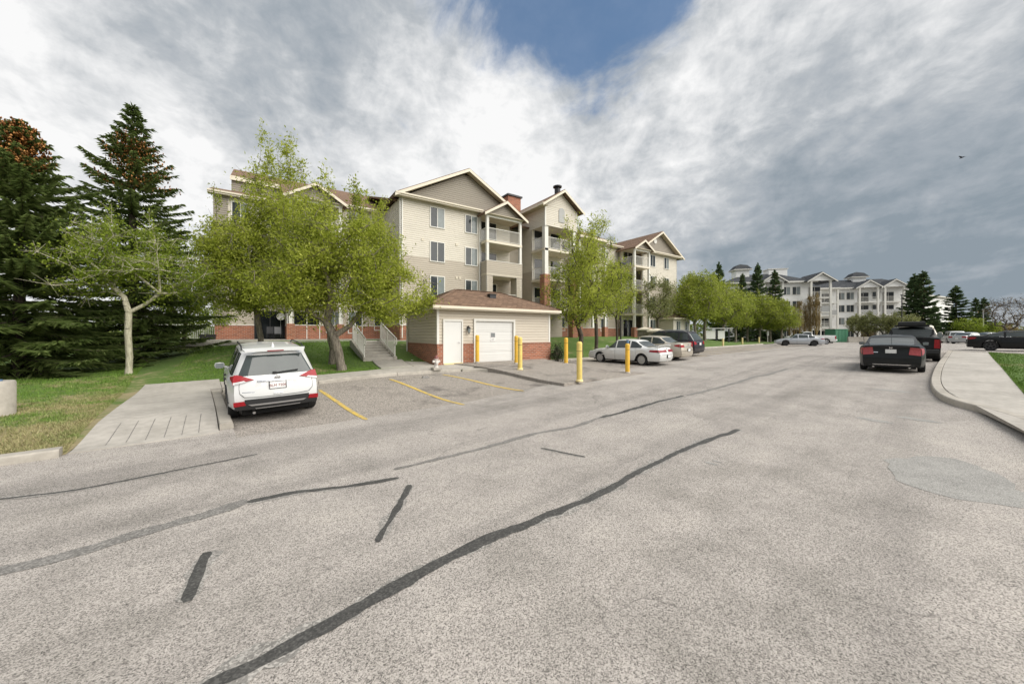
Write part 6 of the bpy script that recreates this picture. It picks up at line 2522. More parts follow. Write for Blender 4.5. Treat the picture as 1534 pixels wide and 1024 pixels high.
# ---- sedans
def sedan(L=4.55, W=1.74, H=1.40, belt=0.90, wb=(-1.28, 1.36), wr=0.31, deckz=0.96, fast=False, **kw):
    e = L / 2
    deck = [(-e, deckz - 0.02), (-e + 0.3, deckz), (-e + 0.9, belt + 0.04), (0.0, belt), (e - 1.2, belt - 0.02), (e - 0.5, belt - 0.12), (e, belt - 0.26)]
    if fast:
        roof = [(-e, deckz - 0.05), (-e + 0.32, deckz + 0.01), (-e + 1.0, H - 0.17), (-e + 1.7, H - 0.03), (0.0, H), (0.35, H - 0.02), (e - 1.35, belt + 0.08), (e - 1.2, belt - 0.02), (e, 0.5)]
        gr_ = (-e + 0.36, -e + 1.45)
    else:
        roof = [(-e, deckz - 0.05), (-e + 0.62, deckz), (-e + 1.35, H - 0.07), (-e + 1.8, H - 0.01), (-0.1, H), (0.3, H - 0.02), (e - 1.40, belt + 0.1), (e - 1.25, belt - 0.02), (e, 0.5)]
        gr_ = (-e + 0.72, -e + 1.32)
    wins = kw.pop('windows', [(-e + 1.02, -0.62), (-0.54, 0.24), (0.31, e - 1.5)] if not fast else [(-e + 0.95, -0.85), (-0.78, 0.12), (0.2, e - 1.5)])
    c = Car(L, W, deck, roof, kw.pop('rear', [(0.15, 0.10), (0.35, 0.02), (0.5, 0.0), (0.66, 0.04), (0.9, 0.08), (1.0, 0.10)]), [(0.15, 0.10), (0.4, 0.0), (0.6, 0.08), (0.8, 0.25)],
            wb, wr, sill=0.235, windows=wins, doors=kw.pop('doors', [(-0.98, 0.28), (0.30, 1.22)]), glass_front=(0.42, e - 1.32), glass_rear=gr_, **kw)
    return c


def trimmings(c, lamp, head=True, plate=True, lampq=None, bump_z=0.45, bumper=None, sidelamp=None, text=None):
    e = c.L / 2
    for sd in (1, -1):
        if lampq:
            q = [(p[0] * sd, p[1]) for p in lampq]
            def f(mb, q=q, sd=sd):
                c.rear_patch(mb, q, 0.016, 6, 3)
                if sidelamp: c.side_patch(mb, [(-e + a, b) for a, b in sidelamp], sd, 0.012, 5, 3)
            c.part('tail_light', lamp, f)
        c.part('headlight', M['lamp_clear'], lambda mb: (c.front_patch(mb, [(p[0] * sd, p[1]) for p in [(0.36, 0.55), (0.66, 0.58), (0.66, 0.68), (0.40, 0.66)]], 0.012, 5, 2),
                                                         c.side_patch(mb, [(e - 0.42, 0.60), (e - 0.12, 0.57), (e - 0.12, 0.67), (e - 0.30, 0.69)], sd, 0.010, 4, 2)))
    c.part('bumper_seam', M['void'], lambda mb: c.rear_patch(mb, [(-0.72, 0.575), (0.72, 0.575), (0.72, 0.585), (-0.72, 0.585)], 0.003, 12, 1, 0.01))
    if bumper:
        c.part('bumper', bumper, lambda mb: c.rear_patch(mb, [(-0.60, 0.245), (0.60, 0.245), (0.66, 0.36), (-0.66, 0.36)], 0.008, 12, 2))
    if plate: c.plate(0.72 if plate is True else plate, text=text)


# old white sedan, nose in
q = Vector((16.35, 13.35))
ws_c = st(*to_st(q.x, q.y))
rt = car_root('parked_car', 'old white four door sedan with hubcaps parked behind the blue capped yellow bollard', 'car', Vector((17.10, 13.28)), R(96))
c = sedan(L=4.58, W=1.72, H=1.37, belt=0.87, deckz=0.93, wb=(-1.30, 1.34), wr=0.30, tumble=0.24, taper=0.80, rbulge=0.10, rear=[(0.15, 0.16), (0.3, 0.06), (0.45, 0.0), (0.6, 0.02), (0.75, 0.09), (0.9, 0.16), (1.0, 0.2)])
c.build(rt, PAINT['old_white'], hub=M['hubcap'], rimstyle=6)
trimmings(c, M['lamp_dark_red'], lampq=[(0.10, 0.72), (0.74, 0.70), (0.74, 0.83), (0.10, 0.83)], sidelamp=[(0.06, 0.70), (0.55, 0.73), (0.50, 0.82), (0.06, 0.83)], plate=0.5)
c.part('spoiler', M['old_white'] if 'old_white' in M else PAINT['old_white'], lambda mb: (mb.cbox((-2.10, 0, 1.05), (0.16, 1.30, 0.03)), mb.cbox((-2.08, 0.62, 1.01), (0.12, 0.04, 0.08)), mb.cbox((-2.08, -0.62, 1.01), (0.12, 0.04, 0.08))))
c.mirrors(0.82, 0.90)
c.emblem(0.88, kind='oval', rr_=0.035)
for sd in (1, -1):
    c.part('side_moulding', PAINT['old_white'], lambda mb: c.side_patch(mb, [(-0.9, 0.50), (1.2, 0.48), (1.2, 0.53), (-0.9, 0.55)], sd, 0.014, 10, 1))

# beige sedan
rt = car_root('parked_car', 'beige silver sedan with bright wheels between the white sedan and the dark wagon', 'car', Vector((20.35, 14.15)), R(96))
c = sedan(L=4.85, W=1.82, H=1.46, belt=0.94, deckz=1.02, wb=(-1.38, 1.42), wr=0.33, tumble=0.22, taper=0.82, rbulge=0.09)
c.build(rt, PAINT['beige'], rim=M['alloy'], rimstyle=10)
trimmings(c, M['lamp_red'], lampq=[(0.44, 0.80), (0.78, 0.78), (0.78, 0.95), (0.50, 0.93)], sidelamp=[(0.06, 0.80), (0.35, 0.86), (0.40, 0.93), (0.06, 0.96)], plate=0.62)
c.mirrors(0.86, 0.97)
c.emblem(0.92, kind='oval', rr_=0.045)
c.part('chrome_strip', M['chrome'], lambda mb: c.rear_patch(mb, [(-0.40, 0.80), (0.40, 0.80), (0.40, 0.83), (-0.40, 0.83)], 0.014, 8, 1))

# dark wagon / SUV
rt = car_root('parked_suv', 'dark charcoal SUV with roof rails parked right of the beige sedan', 'suv', Vector((23.75, 15.25)), R(96.5))
deck = [(-2.42, 1.07), (-1.5, 1.07), (0.9, 1.03), (1.3, 1.02), (2.0, 0.95), (2.42, 0.80)]
roof = [(-2.42, 1.58), (-2.0, 1.65), (-1.2, 1.70), (0.0, 1.72), (0.4, 1.69), (0.8, 1.45), (1.35, 1.02), (1.5, 0.9)]
c = Car(4.84, 1.86, deck, roof, [(0.2, 0.10), (0.45, 0.0), (0.65, 0.02), (0.98, 0.08), (1.08, 0.13), (1.35, 0.34), (1.6, 0.50)],
        [(0.2, 0.12), (0.5, 0.0), (0.75, 0.06), (0.95, 0.3)], (-1.42, 1.42), 0.37, sill=0.25, taper=0.88, tumble=0.19,
        windows=[(-2.05, -1.4), (-1.32, -0.36), (-0.28, 0.96)], doors=[(-1.30, -0.32), (-0.30, 1.02)], glass_front=(0.44, 1.33))
c.build(rt, PAINT['purple_grey'], rim=M['dark_alloy'], rimstyle=5)
trimmings(c, M['lamp_red'], lampq=[(0.50, 0.80), (0.80, 0.78), (0.79, 0.99), (0.56, 0.97)], sidelamp=[(0.06, 0.80), (0.36, 0.88), (0.36, 0.97), (0.06, 1.0)], plate=0.82, bumper=M['black_plastic'])
c.part('chrome_strip', M['chrome'], lambda mb: c.rear_patch(mb, [(-0.42, 0.93), (0.42, 0.93), (0.42, 0.96), (-0.42, 0.96)], 0.016, 8, 1))
for sd in (1, -1):
    c.part('roof_rail', M['alloy'], lambda mb: mb.tube([(-1.8, sd * 0.60, 1.63), (-1.6, sd * 0.60, 1.73), (0.0, sd * 0.62, 1.765), (0.2, sd * 0.62, 1.70)], 0.018, 6))
c.mirrors(0.82, 1.06)

# silver sedan further on
q = far(1196, 44.0)
rt = car_root('parked_car', 'silver sedan with black wheels parked nose in before the white pickup', 'car', q, R(118))
c = sedan(L=4.75, W=1.82, H=1.43, belt=0.92, deckz=1.02, wb=(-1.34, 1.40), wr=0.335, tumble=0.24, fast=True)
c.build(rt, PAINT['silver'], rim=M['dark_alloy'], rimstyle=10)
trimmings(c, M['lamp_dark_red'], lampq=[(0.48, 0.82), (0.78, 0.80), (0.78, 0.93), (0.50, 0.92)], sidelamp=[(0.06, 0.80), (0.40, 0.86), (0.40, 0.93), (0.06, 0.95)], plate=0.7)
c.mirrors(0.86, 0.95)


# ---- pickups
def pickup(rt, paintm, L=5.6, W=1.98, H=1.86, bed=1.22, glass=None, rim=None, crew=True, cap=None):
    e = L / 2
    deck = [(-e, bed - 0.02), (-0.75, bed), (-0.55, bed + 0.02), (0.0, 1.18), (1.1, 1.16), (e - 0.35, 1.10), (e, 0.98)]
    cab0 = -0.72 if crew else -0.2
    roof = [(-e, bed - 0.1), (cab0 - 0.06, bed - 0.05), (cab0 + 0.10, H - 0.06), (cab0 + 0.45, H), (0.55, H - 0.01), (0.75, H - 0.06), (1.32, 1.2), (1.4, 1.0), (e, 0.8)]
    c = Car(L, W, deck, roof, [(0.3, 0.04), (0.55, 0.0), (0.7, 0.03), (1.2, 0.03)], [(0.3, 0.08), (0.6, 0.0), (0.9, 0.02), (1.1, 0.08)], (-e + 1.15, e - 0.95), 0.40, sill=0.36, taper=0.965, ntaper=0.9, tumble=0.18,
            windows=[(cab0 + 0.14, cab0 + 0.78), (cab0 + 0.86, 1.12)] if crew else [(cab0 + 0.14, 1.12)], doors=[(cab0 + 0.1, cab0 + 0.82), (cab0 + 0.84, 1.24)] if crew else [(cab0 + 0.12, 1.24)],
            glass_front=(0.78, 1.36), glass_rear=(cab0 - 0.05, cab0 + 0.12), bulge=0.04, rbulge=0.01, sidebul=0.02)
    c.build(rt, paintm, rim=rim, rimstyle=6, tyre_w=0.27)
    for sd in (1, -1):
        c.part('tail_light', M['lamp_red'], lambda mb: (c.rear_patch(mb, [(p[0] * sd, p[1]) for p in [(0.74, 0.72), (0.935, 0.72), (0.925, 1.16), (0.76, 1.16)]], 0.016, 3, 4),
                                                        c.side_patch(mb, [(-e + 0.02, 0.74), (-e + 0.16, 0.74), (-e + 0.16, 1.14), (-e + 0.02, 1.14)], sd, 0.010, 3, 3)))
        c.part('headlight', M['lamp_clear'], lambda mb: c.front_patch(mb, [(p[0] * sd, p[1]) for p in [(0.5, 0.82), (0.85, 0.82), (0.85, 1.0), (0.5, 1.0)]], 0.012, 4, 2))
    c.part('bumper', M['chrome'] if paintm is not PAINT['black'] else M['black_plastic'], lambda mb: mb.bevbox(-e - 0.10, -e + 0.08, -0.92, 0.92, 0.48, 0.66, 0.03))
    c.part('tailgate_seam', M['void'], lambda mb: [mb.bar((c.rear_x(y0, z0) - 0.004, y0, z0), (c.rear_x(y1, z1) - 0.004, y1, z1), 0.012, 0.008) for (y0, z0), (y1, z1) in (((-0.72, 0.7), (-0.72, 1.2)), ((0.72, 0.7), (0.72, 1.2)), ((-0.72, 0.7), (0.72, 0.7)))])
    c.part('tailgate_handle', M['black_plastic'], lambda mb: c.rear_patch(mb, [(-0.12, 1.05), (0.12, 1.05), (0.12, 1.12), (-0.12, 1.12)], 0.012, 3, 1))
    c.plate(0.60)
    c.mirrors(0.98, 1.22, None, (0.14, 0.24, 0.24))
    return c


q = far(1212, 52.0)
rt = car_root('pickup_truck', 'white pickup truck behind the silver sedan, beside the green shed', 'pickup', q, R(122))
pickup(rt, PAINT['old_white'], L=5.6, W=1.95, H=1.78, crew=False)

# ---- dark fastback at the right kerb
bc = at(1341, 552.0)
rt = car_root('parked_car', 'dark grey fastback car parked along the pavement, rear towards the viewer', 'car', Vector((23.0, 3.72)), R(8.5))
c = sedan(L=4.95, W=1.89, H=1.47, belt=0.98, deckz=1.08, wb=(-1.42, 1.40), wr=0.355, tumble=0.27, fast=True, rear=[(0.15, 0.12), (0.35, 0.03), (0.5, 0.0), (0.66, 0.03), (0.9, 0.10), (1.06, 0.06), (1.12, 0.08)])
c.build(rt, PAINT['charcoal'], rim=M['alloy'], rimstyle=5)
trimmings(c, M['lamp_pink'], lampq=[(0.48, 0.74), (0.80, 0.70), (0.80, 0.99), (0.52, 1.02)], sidelamp=[(0.05, 0.72), (0.30, 0.80), (0.36, 0.97), (0.05, 0.99)], plate=0.86, bumper=M['black_plastic'])
c.emblem(1.00, kind='H', rr_=0.055)
c.part('badge', M['chrome'], lambda mb: c.rear_patch(mb, [(0.36, 0.80), (0.58, 0.80), (0.58, 0.83), (0.36, 0.83)], 0.008, 3, 1))
c.part('spoiler', M['black_plastic'], lambda mb: c.rear_patch(mb, [(-0.60, 1.035), (0.60, 1.035), (0.58, 1.07), (-0.58, 1.07)], 0.03, 12, 1, 0.06))
c.part('exhaust_trim', M['chrome'], lambda mb: c.rear_patch(mb, [(-0.5, 0.315), (0.5, 0.315), (0.54, 0.345), (-0.54, 0.345)], 0.016, 12, 1))
c.part('wiper', M['black_plastic'], lambda mb: mb.tube([(-2.05, 0.62, 1.12), (-1.85, 0.70, 1.22), (-1.78, 0.62, 1.24)], 0.012, 5))
c.part('antenna', M['black_plastic'], lambda mb: mb.tube([(-0.9, 0, 1.46), (-1.15, 0, 1.72)], 0.008, 5))
for sd in (1, -1):
    c.part('exhaust_pipe', M['chrome'], lambda mb: mb.tube([(-2.2, sd * 0.5, 0.25), (-2.42, sd * 0.5, 0.24)], 0.04, 8))
c.mirrors(0.86, 1.0)

# black pickup with a cargo box on its roof
rt = car_root('pickup_truck', 'black pickup truck parked ahead of the grey fastback, tall red tail light showing', 'pickup', Vector((30.5, 4.15)), R(8.0))
c = pickup(rt, PAINT['black'], L=5.7, W=2.0, H=1.80, bed=1.25, rim=M['dark_alloy'])
rb = thing('roof_box', 'flat black cargo box carried on the roof of the black pickup', 'roof box', (0, 0, 0))
rb.location = (30.25, 4.12, rt.location.z + 1.86)
rb.rotation_euler = (0, 0, R(8))
m_ = MB(); m_.bevbox(-0.7, 0.75, -0.52, 0.52, 0.04, 0.24, 0.05); m_.build('shell', M['black_plastic'], rb)
m_ = MB(); m_.box(-0.5, -0.44, -0.66, 0.66, -0.05, 0.04); m_.box(0.44, 0.5, -0.66, 0.66, -0.05, 0.04); m_.build('rack_bar', M['dark_metal'], rb)
# silver pickup beyond
rt = car_root('pickup_truck', 'silver beige pickup truck parked ahead of the black pickup', 'pickup', Vector((37.0, 4.8)), R(7.0))
pickup(rt, PAINT['beige'], L=5.6, W=1.98, H=1.90)
rt = car_root('parked_suv', 'grey wagon parked ahead of the silver pickup along the pavement', 'suv', Vector((43.6, 5.75)), R(7))
GEN_DECK = [(-2.25, 1.02), (-1.5, 1.02), (0.9, 0.98), (1.3, 0.97), (1.9, 0.9), (2.25, 0.76)]
GEN_ROOF = [(-2.25, 1.50), (-1.9, 1.58), (-1.2, 1.63), (0.0, 1.64), (0.4, 1.61), (0.8, 1.38), (1.35, 0.98), (1.5, 0.9)]


def hatchback(rt, pm_, lamp='lamp_red', rim=None):
    c = Car(4.5, 1.8, GEN_DECK, GEN_ROOF, [(0.2, 0.10), (0.45, 0.0), (0.65, 0.02), (0.98, 0.08), (1.08, 0.13), (1.35, 0.34), (1.55, 0.46)], [(0.2, 0.12), (0.5, 0.0), (0.75, 0.06), (0.95, 0.3)],
            (-1.32, 1.32), 0.34, sill=0.22, taper=0.88, tumble=0.19, windows=[(-1.9, -1.35), (-1.27, -0.36), (-0.28, 0.96)], doors=[(-1.25, -0.32), (-0.30, 1.02)], glass_front=(0.44, 1.33))
    c.build(rt, pm_, rim=rim, rimstyle=5, far=True)
    trimmings(c, M[lamp], lampq=[(0.50, 0.80), (0.79, 0.78), (0.77, 1.0), (0.56, 0.98)], sidelamp=[(0.06, 0.80), (0.3, 0.88), (0.3, 0.97), (0.06, 1.0)], plate=0.80, bumper=M['black_plastic'])
    c.mirrors(0.82, 1.0)
    return c


hatchback(rt, PAINT['silver'])
# cars in the lot beyond
rt = car_root('parked_suv', 'white hatchback in the far lot, seen from behind right of the parked pickups', 'suv', far(1428, 50), R(18))
hatchback(rt, PAINT['white'])
rt = car_root('parked_suv', 'dark hatchback in the far lot, its roof above the silver car', 'suv', far(1453, 58), R(-8))
hatchback(rt, PAINT['charcoal'])
rt = car_root('parked_car', 'silver car with red tail lamps in the far lot, half hidden by the black sedan', 'car', far(1452, 45), R(-20))
c = sedan(L=4.6, W=1.78, H=1.42, belt=0.9, deckz=1.0, wb=(-1.3, 1.36), wr=0.32, tumble=0.22)
c.build(rt, PAINT['silver'], rim=M['alloy'], rimstyle=8, far=True)
trimmings(c, M['lamp_red'], lampq=[(0.40, 0.74), (0.77, 0.72), (0.77, 0.92), (0.42, 0.92)], sidelamp=[(0.06, 0.74), (0.35, 0.80), (0.35, 0.9), (0.06, 0.92)], plate=0.66)
rt = car_root('parked_car', 'pale silver car in the far lot, roof line showing behind the black sedan', 'car', far(1484, 52), R(-40))
c = sedan(L=4.6, W=1.78, H=1.44, belt=0.92, deckz=1.0, wb=(-1.3, 1.36), wr=0.32, tumble=0.22)
c.build(rt, PAINT['silver'], rim=M['alloy'], rimstyle=8, far=True)
trimmings(c, M['lamp_red'], lampq=[(0.40, 0.74), (0.77, 0.72), (0.77, 0.92), (0.42, 0.92)], plate=0.66)
# black sedan across the view on the right
rt = car_root('parked_car', 'long black sedan seen side on beyond the lawn, cut by the edge of view', 'car', far(1449, 27.0) + Vector((0.1, -2.45, 0)), R(-86))
c = sedan(L=4.95, W=1.86, H=1.44, belt=0.95, deckz=1.05, wb=(-1.42, 1.42), wr=0.35, tumble=0.26, fast=True)
c.build(rt, PAINT['black'], rim=M['dark_alloy'], rimstyle=5)
trimmings(c, M['lamp_red'], lampq=[(0.40, 0.84), (0.79, 0.80), (0.79, 0.96), (0.42, 0.95)], sidelamp=[(0.06, 0.80), (0.34, 0.86), (0.42, 0.96), (0.06, 0.98)], plate=0.72, bumper=M['black_plastic'])
c.mirrors(0.86, 0.98)
# cars under the street trees
for i, (px_, d_, h_, pm_, lab) in enumerate([(1098, 74, 150, 'black', 'dark car in the shade under the street trees, left of two'), (1122, 78, 150, 'charcoal', 'dark car in the shade under the street trees, near the signpost')]):
    rt = car_root('parked_car', lab, 'car', far(px_, d_), R(h_))
    c = sedan(L=4.6, W=1.78, H=1.44, belt=0.92, deckz=1.0, wb=(-1.3, 1.36), wr=0.32, tumble=0.22)
    c.build(rt, PAINT[pm_], rim=M['dark_alloy'], rimstyle=5, far=True)

# ------------------------------------------------------------------ bollards, hydrant, rails and the like


def bollard(loc, h, label, mat='bollard', rad=0.098, cap=None, worn=False, group='yellow steel bollards along the driveway'):
    t = thing('bollard', label, 'bollard', loc, group=group)
    m = MB(); m.lathe([(rad, 0.06), (rad, h - 0.10)], 20); m.build('post', M[mat], t, smooth=40)
    m = MB(); m.lathe([(rad + 0.002, h - 0.10), (rad, h - 0.055), (rad * 0.8, h - 0.018), (rad * 0.4, h)], 20); m.build('cap', M[cap or mat], t, smooth=50)
    m = MB(); m.lathe([(rad + 0.035, 0.0), (rad + 0.03, 0.05), (rad + 0.004, 0.075)], 20); m.build('base', M['bollard_worn' if worn else 'kerb_concrete'], t, smooth=40)
    m = MB()
    for z in ((h * 0.80,) if not worn else (h * 0.76,)): m.lathe([(rad + 0.001, z - 0.008), (rad + 0.004, z), (rad + 0.001, z + 0.008)], 20)
    m.build('band', M['black_plastic'], t)
    return t


def bpos(px, py, zf): return at(px, py, zf=zf)


zap = zapr
bollard(bpos(868, 571, lambda x, y: 0.31), 1.42, 'pale yellow bollard at the driveway lip, nearest the road', 'bollard_pale', worn=True)
bollard(bpos(779, 553.5, lambda x, y: 0.47), 1.40, 'yellow bollard halfway up the driveway, overlapping one behind', 'bollard_pale', worn=True)
bollard(bpos(773.5, 545, lambda x, y: 0.54), 1.38, 'yellow bollard against the brick right of the garage door', 'bollard')
bollard(bpos(715, 543.5, lambda x, y: 0.55), 1.40, 'orange yellow bollard before the left edge of the garage door', 'bollard')
bollard(bpos(848, 545.5, lambda x, y: 0.45), 1.36, 'yellow bollard by the tree trunk at the far side of the driveway', 'bollard')
b6 = bollard(bpos(940, 559, gz), 1.34, 'orange yellow bollard with a blue cup on its top, before the white sedan', 'bollard')
cup = thing('cup', 'blue cup left on top of the bollard before the white sedan', 'cup', Vector(b6.location) + Vector((0.01, 0, 1.335)))
m = MB(); m.lathe([(0.045, 0.0), (0.06, 0.16), (0.05, 0.16), (0.04, 0.02)], 14, close=False); m.build('wall', M['blue_cap'], cup, smooth=40)
m = MB(); m.lathe([(0.063, 0.16), (0.063, 0.175), (0.03, 0.185)], 14); m.build('lid', M['steel'], cup)

# small posts by the far walk
for i, (px, d, lab) in enumerate([(1083, 40, 'small yellow post nearest the notice board'), (1112, 47, 'small yellow post in the middle of the far walk'), (1137, 54, 'small yellow post near the signpost')]):
    q = far(px, d)
    bollard(q, 0.95, lab, 'bollard_worn', rad=0.10, group='small posts along the far walk')

# hydrant
hp = at(653.5, 553, zf=lambda x, y: lz(x, y) + 0.05)
t = thing('fire_hydrant', 'small pale fire hydrant standing on the pavement before the brick corner', 'hydrant', hp)
m = MB(); m.cbox((0, 0, 0.03), (0.36, 0.36, 0.09)); m.build('plinth', M['kerb_concrete'], t)
m = MB(); m.lathe([(0.11, 0.07), (0.11, 0.1), (0.075, 0.11), (0.075, 0.40), (0.10, 0.41), (0.10, 0.44)], 16); m.build('barrel', M['hydrant_paint'], t, smooth=40)
m = MB(); m.lathe([(0.095, 0.44), (0.085, 0.52), (0.05, 0.57), (0.022, 0.575), (0.022, 0.61)], 16); m.build('bonnet', M['dark_red'], t, smooth=40)
for sd in (1, -1):
    m = MB(); m.lathe([(0.05, 0), (0.05, 0.06), (0.055, 0.06), (0.055, 0.1), (0.02, 0.11)], 12, Matrix.Translation((sd * 0.06, 0, 0.33)) @ Matrix.Rotation(R(90 * sd), 4, 'Y')); m.build('outlet', M['hydrant_paint'], t, smooth=40)
m = MB(); m.lathe([(0.06, 0), (0.06, 0.07), (0.03, 0.08)], 12, Matrix.Translation((0, -0.06, 0.28)) @ Matrix.Rotation(R(90), 4, 'X')); m.build('outlet', M['hydrant_paint'], t, smooth=40)

# drain stone at the kerb
dp = at(637, 566, zf=gz)
t = thing('stone', 'small broken concrete lump at the kerb foot near the hydrant', 'stone', dp)
m = MB(); m.add([(-.14, -.08, 0), (.15, -.07, 0), (.13, .09, 0), (-.12, .08, 0), (-.09, -.05, .07), (.08, -.04, .09), (.07, .05, .06), (-.08, .05, .08)], [(4, 5, 6, 7), (0, 1, 5, 4), (1, 2, 6, 5), (2, 3, 7, 6), (3, 0, 4, 7)]); m.build('lump', M['old_sealant'], t)
m = MB(); m.add([(.16, -.02, 0), (.27, -.03, 0), (.25, .06, 0), (.17, .05, 0), (.21, .01, .05)], [(0, 1, 4), (1, 2, 4), (2, 3, 4), (3, 0, 4)]); m.build('chip', M['kerb_concrete'], t)

# steps up to the terrace
st_root = thing('steps', 'concrete steps climbing the grass bank to the terrace', 'steps', (0, 0, 0))
SX0, SX1 = 4.05, 5.35
N_ST = 7
z0 = lz(5.0, 18.5) + 0.05
TERR = 1.58
for i in range(N_ST):
    m = MB()
    ya = 18.5 + 0.42 * i
    m.bevbox(SX0, SX1, ya, ya + 0.44, z0 - 0.3 + i * 0.1, z0 + (TERR - z0) * (i + 1) / N_ST, 0.02)
    m.build('step', M['concrete'], st_root)
m = MB()
for x in (SX0 - 0.16, SX1 + 0.005):
    m2 = [(18.45, z0 - 0.3), (18.45, z0 + 0.12), (21.5, TERR + 0.06), (21.9, TERR + 0.06), (21.9, z0 - 0.3)]
    vs = [(x, y, z) for y, z in m2] + [(x + 0.155, y, z) for y, z in m2]
    n = 5
    mm = MB()
    mm.add(vs, [tuple(range(n)), tuple(range(2 * n - 1, n - 1, -1))] + [(i, (i + 1) % n, n + (i + 1) % n, n + i) for i in range(n)])
    mm.build('cheek_wall', M['kerb_concrete'], st_root)


def handrail(x, lab):
    t = thing('handrail', lab, 'handrail', (x, 18.5, 0), group='white handrails of the steps')
    def zz(y): return z0 + 0.12 + (TERR - z0) * (y) / 2.95
    posts = MB()
    for y in (0.12, 1.5, 2.9):
        m = MB(); m.bar((0, y, zz(y) - 0.15), (0, y, zz(y) + 0.98), 0.05); m.build('post', M['white_trim'], t)
    m = MB()
    m.bar((0, 0.1, zz(0.1) + 0.98), (0, 3.0, zz(3.0) + 0.98), 0.05)
    m.build('top_rail', M['white_trim'], t)
    m = MB(); m.bar((0, 0.1, zz(0.1) + 0.08), (0, 3.0, zz(3.0) + 0.08), 0.035); m.build('bottom_rail', M['white_trim'], t)
    m = MB()
    for k in range(1, 27):
        y = 0.12 + k * 0.104
        m.bar((0, y, zz(y) + 0.08), (0, y, zz(y) + 0.98), 0.016)
    m.build('balusters', M['white_trim'], t, stuff=True)
    m = MB(); m.tube([(0, 0.1, zz(0.1) + 0.97), (0, -0.16, zz(0.1) + 0.93), (0, -0.20, zz(0.1) + 0.8), (0, -0.16, zz(0.1) + 0.62), (0, 0.1, zz(0.1) + 0.6)], 0.025, 8); m.build('end_loop', M['white_trim'], t, smooth=40)


handrail(SX0 - 0.09, 'white handrail on the left side of the concrete steps')
handrail(SX1 + 0.09, 'white handrail between the steps and the outbuilding')

# terrace walk in front of the building
walk('terrace_walk', [((x, 21.85), (x + 2.2, 21.85), (x + 2.2, 23.4), (x, 23.4)) if False else ((x, 24.4), (x + 2.18, 24.4), (x + 2.18, 26.0), (x, 26.0)) for x in (-6.6, -4.4, -2.2, 0, 2.2, 4.4, 6.6)], lambda x, y: 1.52 - 0.10 * sst(-3, -6.6, x) * 3, 0.03)
walk('terrace_walk', [((4.3, 21.4), (5.7, 21.4), (5.7, 24.38), (4.3, 24.38))], lambda x, y: TERR - 0.05 - 0.0 * y, 0.04)

# white picket fence at the far left
F0, F1 = Vector((-7.6, 38.6, 0)), Vector((-2.9, 36.5, 0))
t = thing('picket_fence', 'white picket fence at the foot of the left wing of the building', 'fence', (F0 + F1) / 2 + Vector((0, 0, 1.45)))
dd = (F1 - F0)
nP = 40
post, pick = MB(), MB()
for i in range(nP + 1):
    p = F0 + dd * (i / nP) - Vector(t.location) + Vector((0, 0, 1.45))
    if i % 10 == 0:
        m = MB(); m.box(p.x - 0.05, p.x + 0.05, p.y - 0.05, p.y + 0.05, 0, 1.38); m.build('post', M['white_trim'], t)
    else:
        pick.box(p.x - 0.022, p.x + 0.022, p.y - 0.02, p.y + 0.01, 0.08, 1.27)
a, b = F0 - Vector(t.location) + Vector((0, 0, 1.45)), F1 - Vector(t.location) + Vector((0, 0, 1.45))
for z in (0.16, 1.27):
    m = MB(); m.bar(a + Vector((0, 0.02, z)), b + Vector((0, 0.02, z)), 0.05, 0.06); m.build('rail', M['white_trim'], t)
pick.build('pickets', M['white_trim'], t, stuff=True)
# planter and dish by the left patio
p = Vector((-3.4, 33.2, lz(-3.4, 33.2)))
t = thing('planter', 'square black planter at the end of the white fence', 'planter', p)
m = MB(); m.add([(-.36, -.36, 0), (.36, -.36, 0), (.36, .36, 0), (-.36, .36, 0), (-.44, -.44, .62), (.44, -.44, .62), (.44, .44, .62), (-.44, .44, .62)], [(0, 1, 5, 4), (1, 2, 6, 5), (2, 3, 7, 6), (3, 0, 4, 7), (3, 2, 1, 0)]); m.build('tub', M['black_plastic'], t)
m = MB(); m.box(-.40, .40, -.40, .40, .5, .55); m.build('soil', M['void'], t)
t = thing('satellite_dish', 'small white round dish before the dark glass door behind the white car', 'dish', (0.95, 33.75, FZ + 1.75))
m = MB(); m.lathe([(0.02, 0.0), (0.16, 0.02), (0.27, 0.07), (0.28, 0.08), (0.16, 0.035), (0.02, 0.015)], 20, Matrix.Rotation(R(82), 4, 'X')); m.build('reflector', M['white_trim'], t, smooth=50)
m = MB(); m.tube([(0, 0.02, 0), (0, 0.2, -0.15), (0, 0.2, -1.6)], 0.02, 6); m.build('mast', M['steel'], t)
m = MB(); m.tube([(0, -0.02, -0.2), (0, -0.35, -0.1)], 0.014, 6); m.build('feed_arm', M['steel'], t)
for i, (x, lab) in enumerate([(0.25, 'dark patio chair left of the glass door behind the white car'), (0.75, 'pale backed patio chair inside the dark recess')]):
    t = thing('patio_chair', lab, 'chair', (x, 33.2, FZ), group='patio chairs by the glass door')
    cm = M['sign_grey'] if i else M['dark_metal']
    m = MB(); m.cbox((0, 0, 0.43), (0.44, 0.42, 0.04)); m.build('seat', cm, t)
    m = MB(); m.add([(-.22, .20, .45), (.22, .20, .45), (.22, .30, .95), (-.22, .30, .95), (-.22, .23, .45), (.22, .23, .45), (.22, .33, .95), (-.22, .33, .95)], [(0, 1, 2, 3), (7, 6, 5, 4), (0, 4, 5, 1), (3, 2, 6, 7), (1, 5, 6, 2), (0, 3, 7, 4)]); m.build('backrest', cm, t)
    for x_ in (-.2, .2):
        for y_ in (-.18, .18):
            m = MB(); m.bar((x_, y_, 0), (x_, y_, 0.42), 0.03); m.build('leg', M['dark_metal'], t)

# terrace for the left patio
m = MB(); m.box(-4.0, 9.2, 30.6, 34.3, 0.9, FZ)
structure(m.build('terrace', M['concrete']))

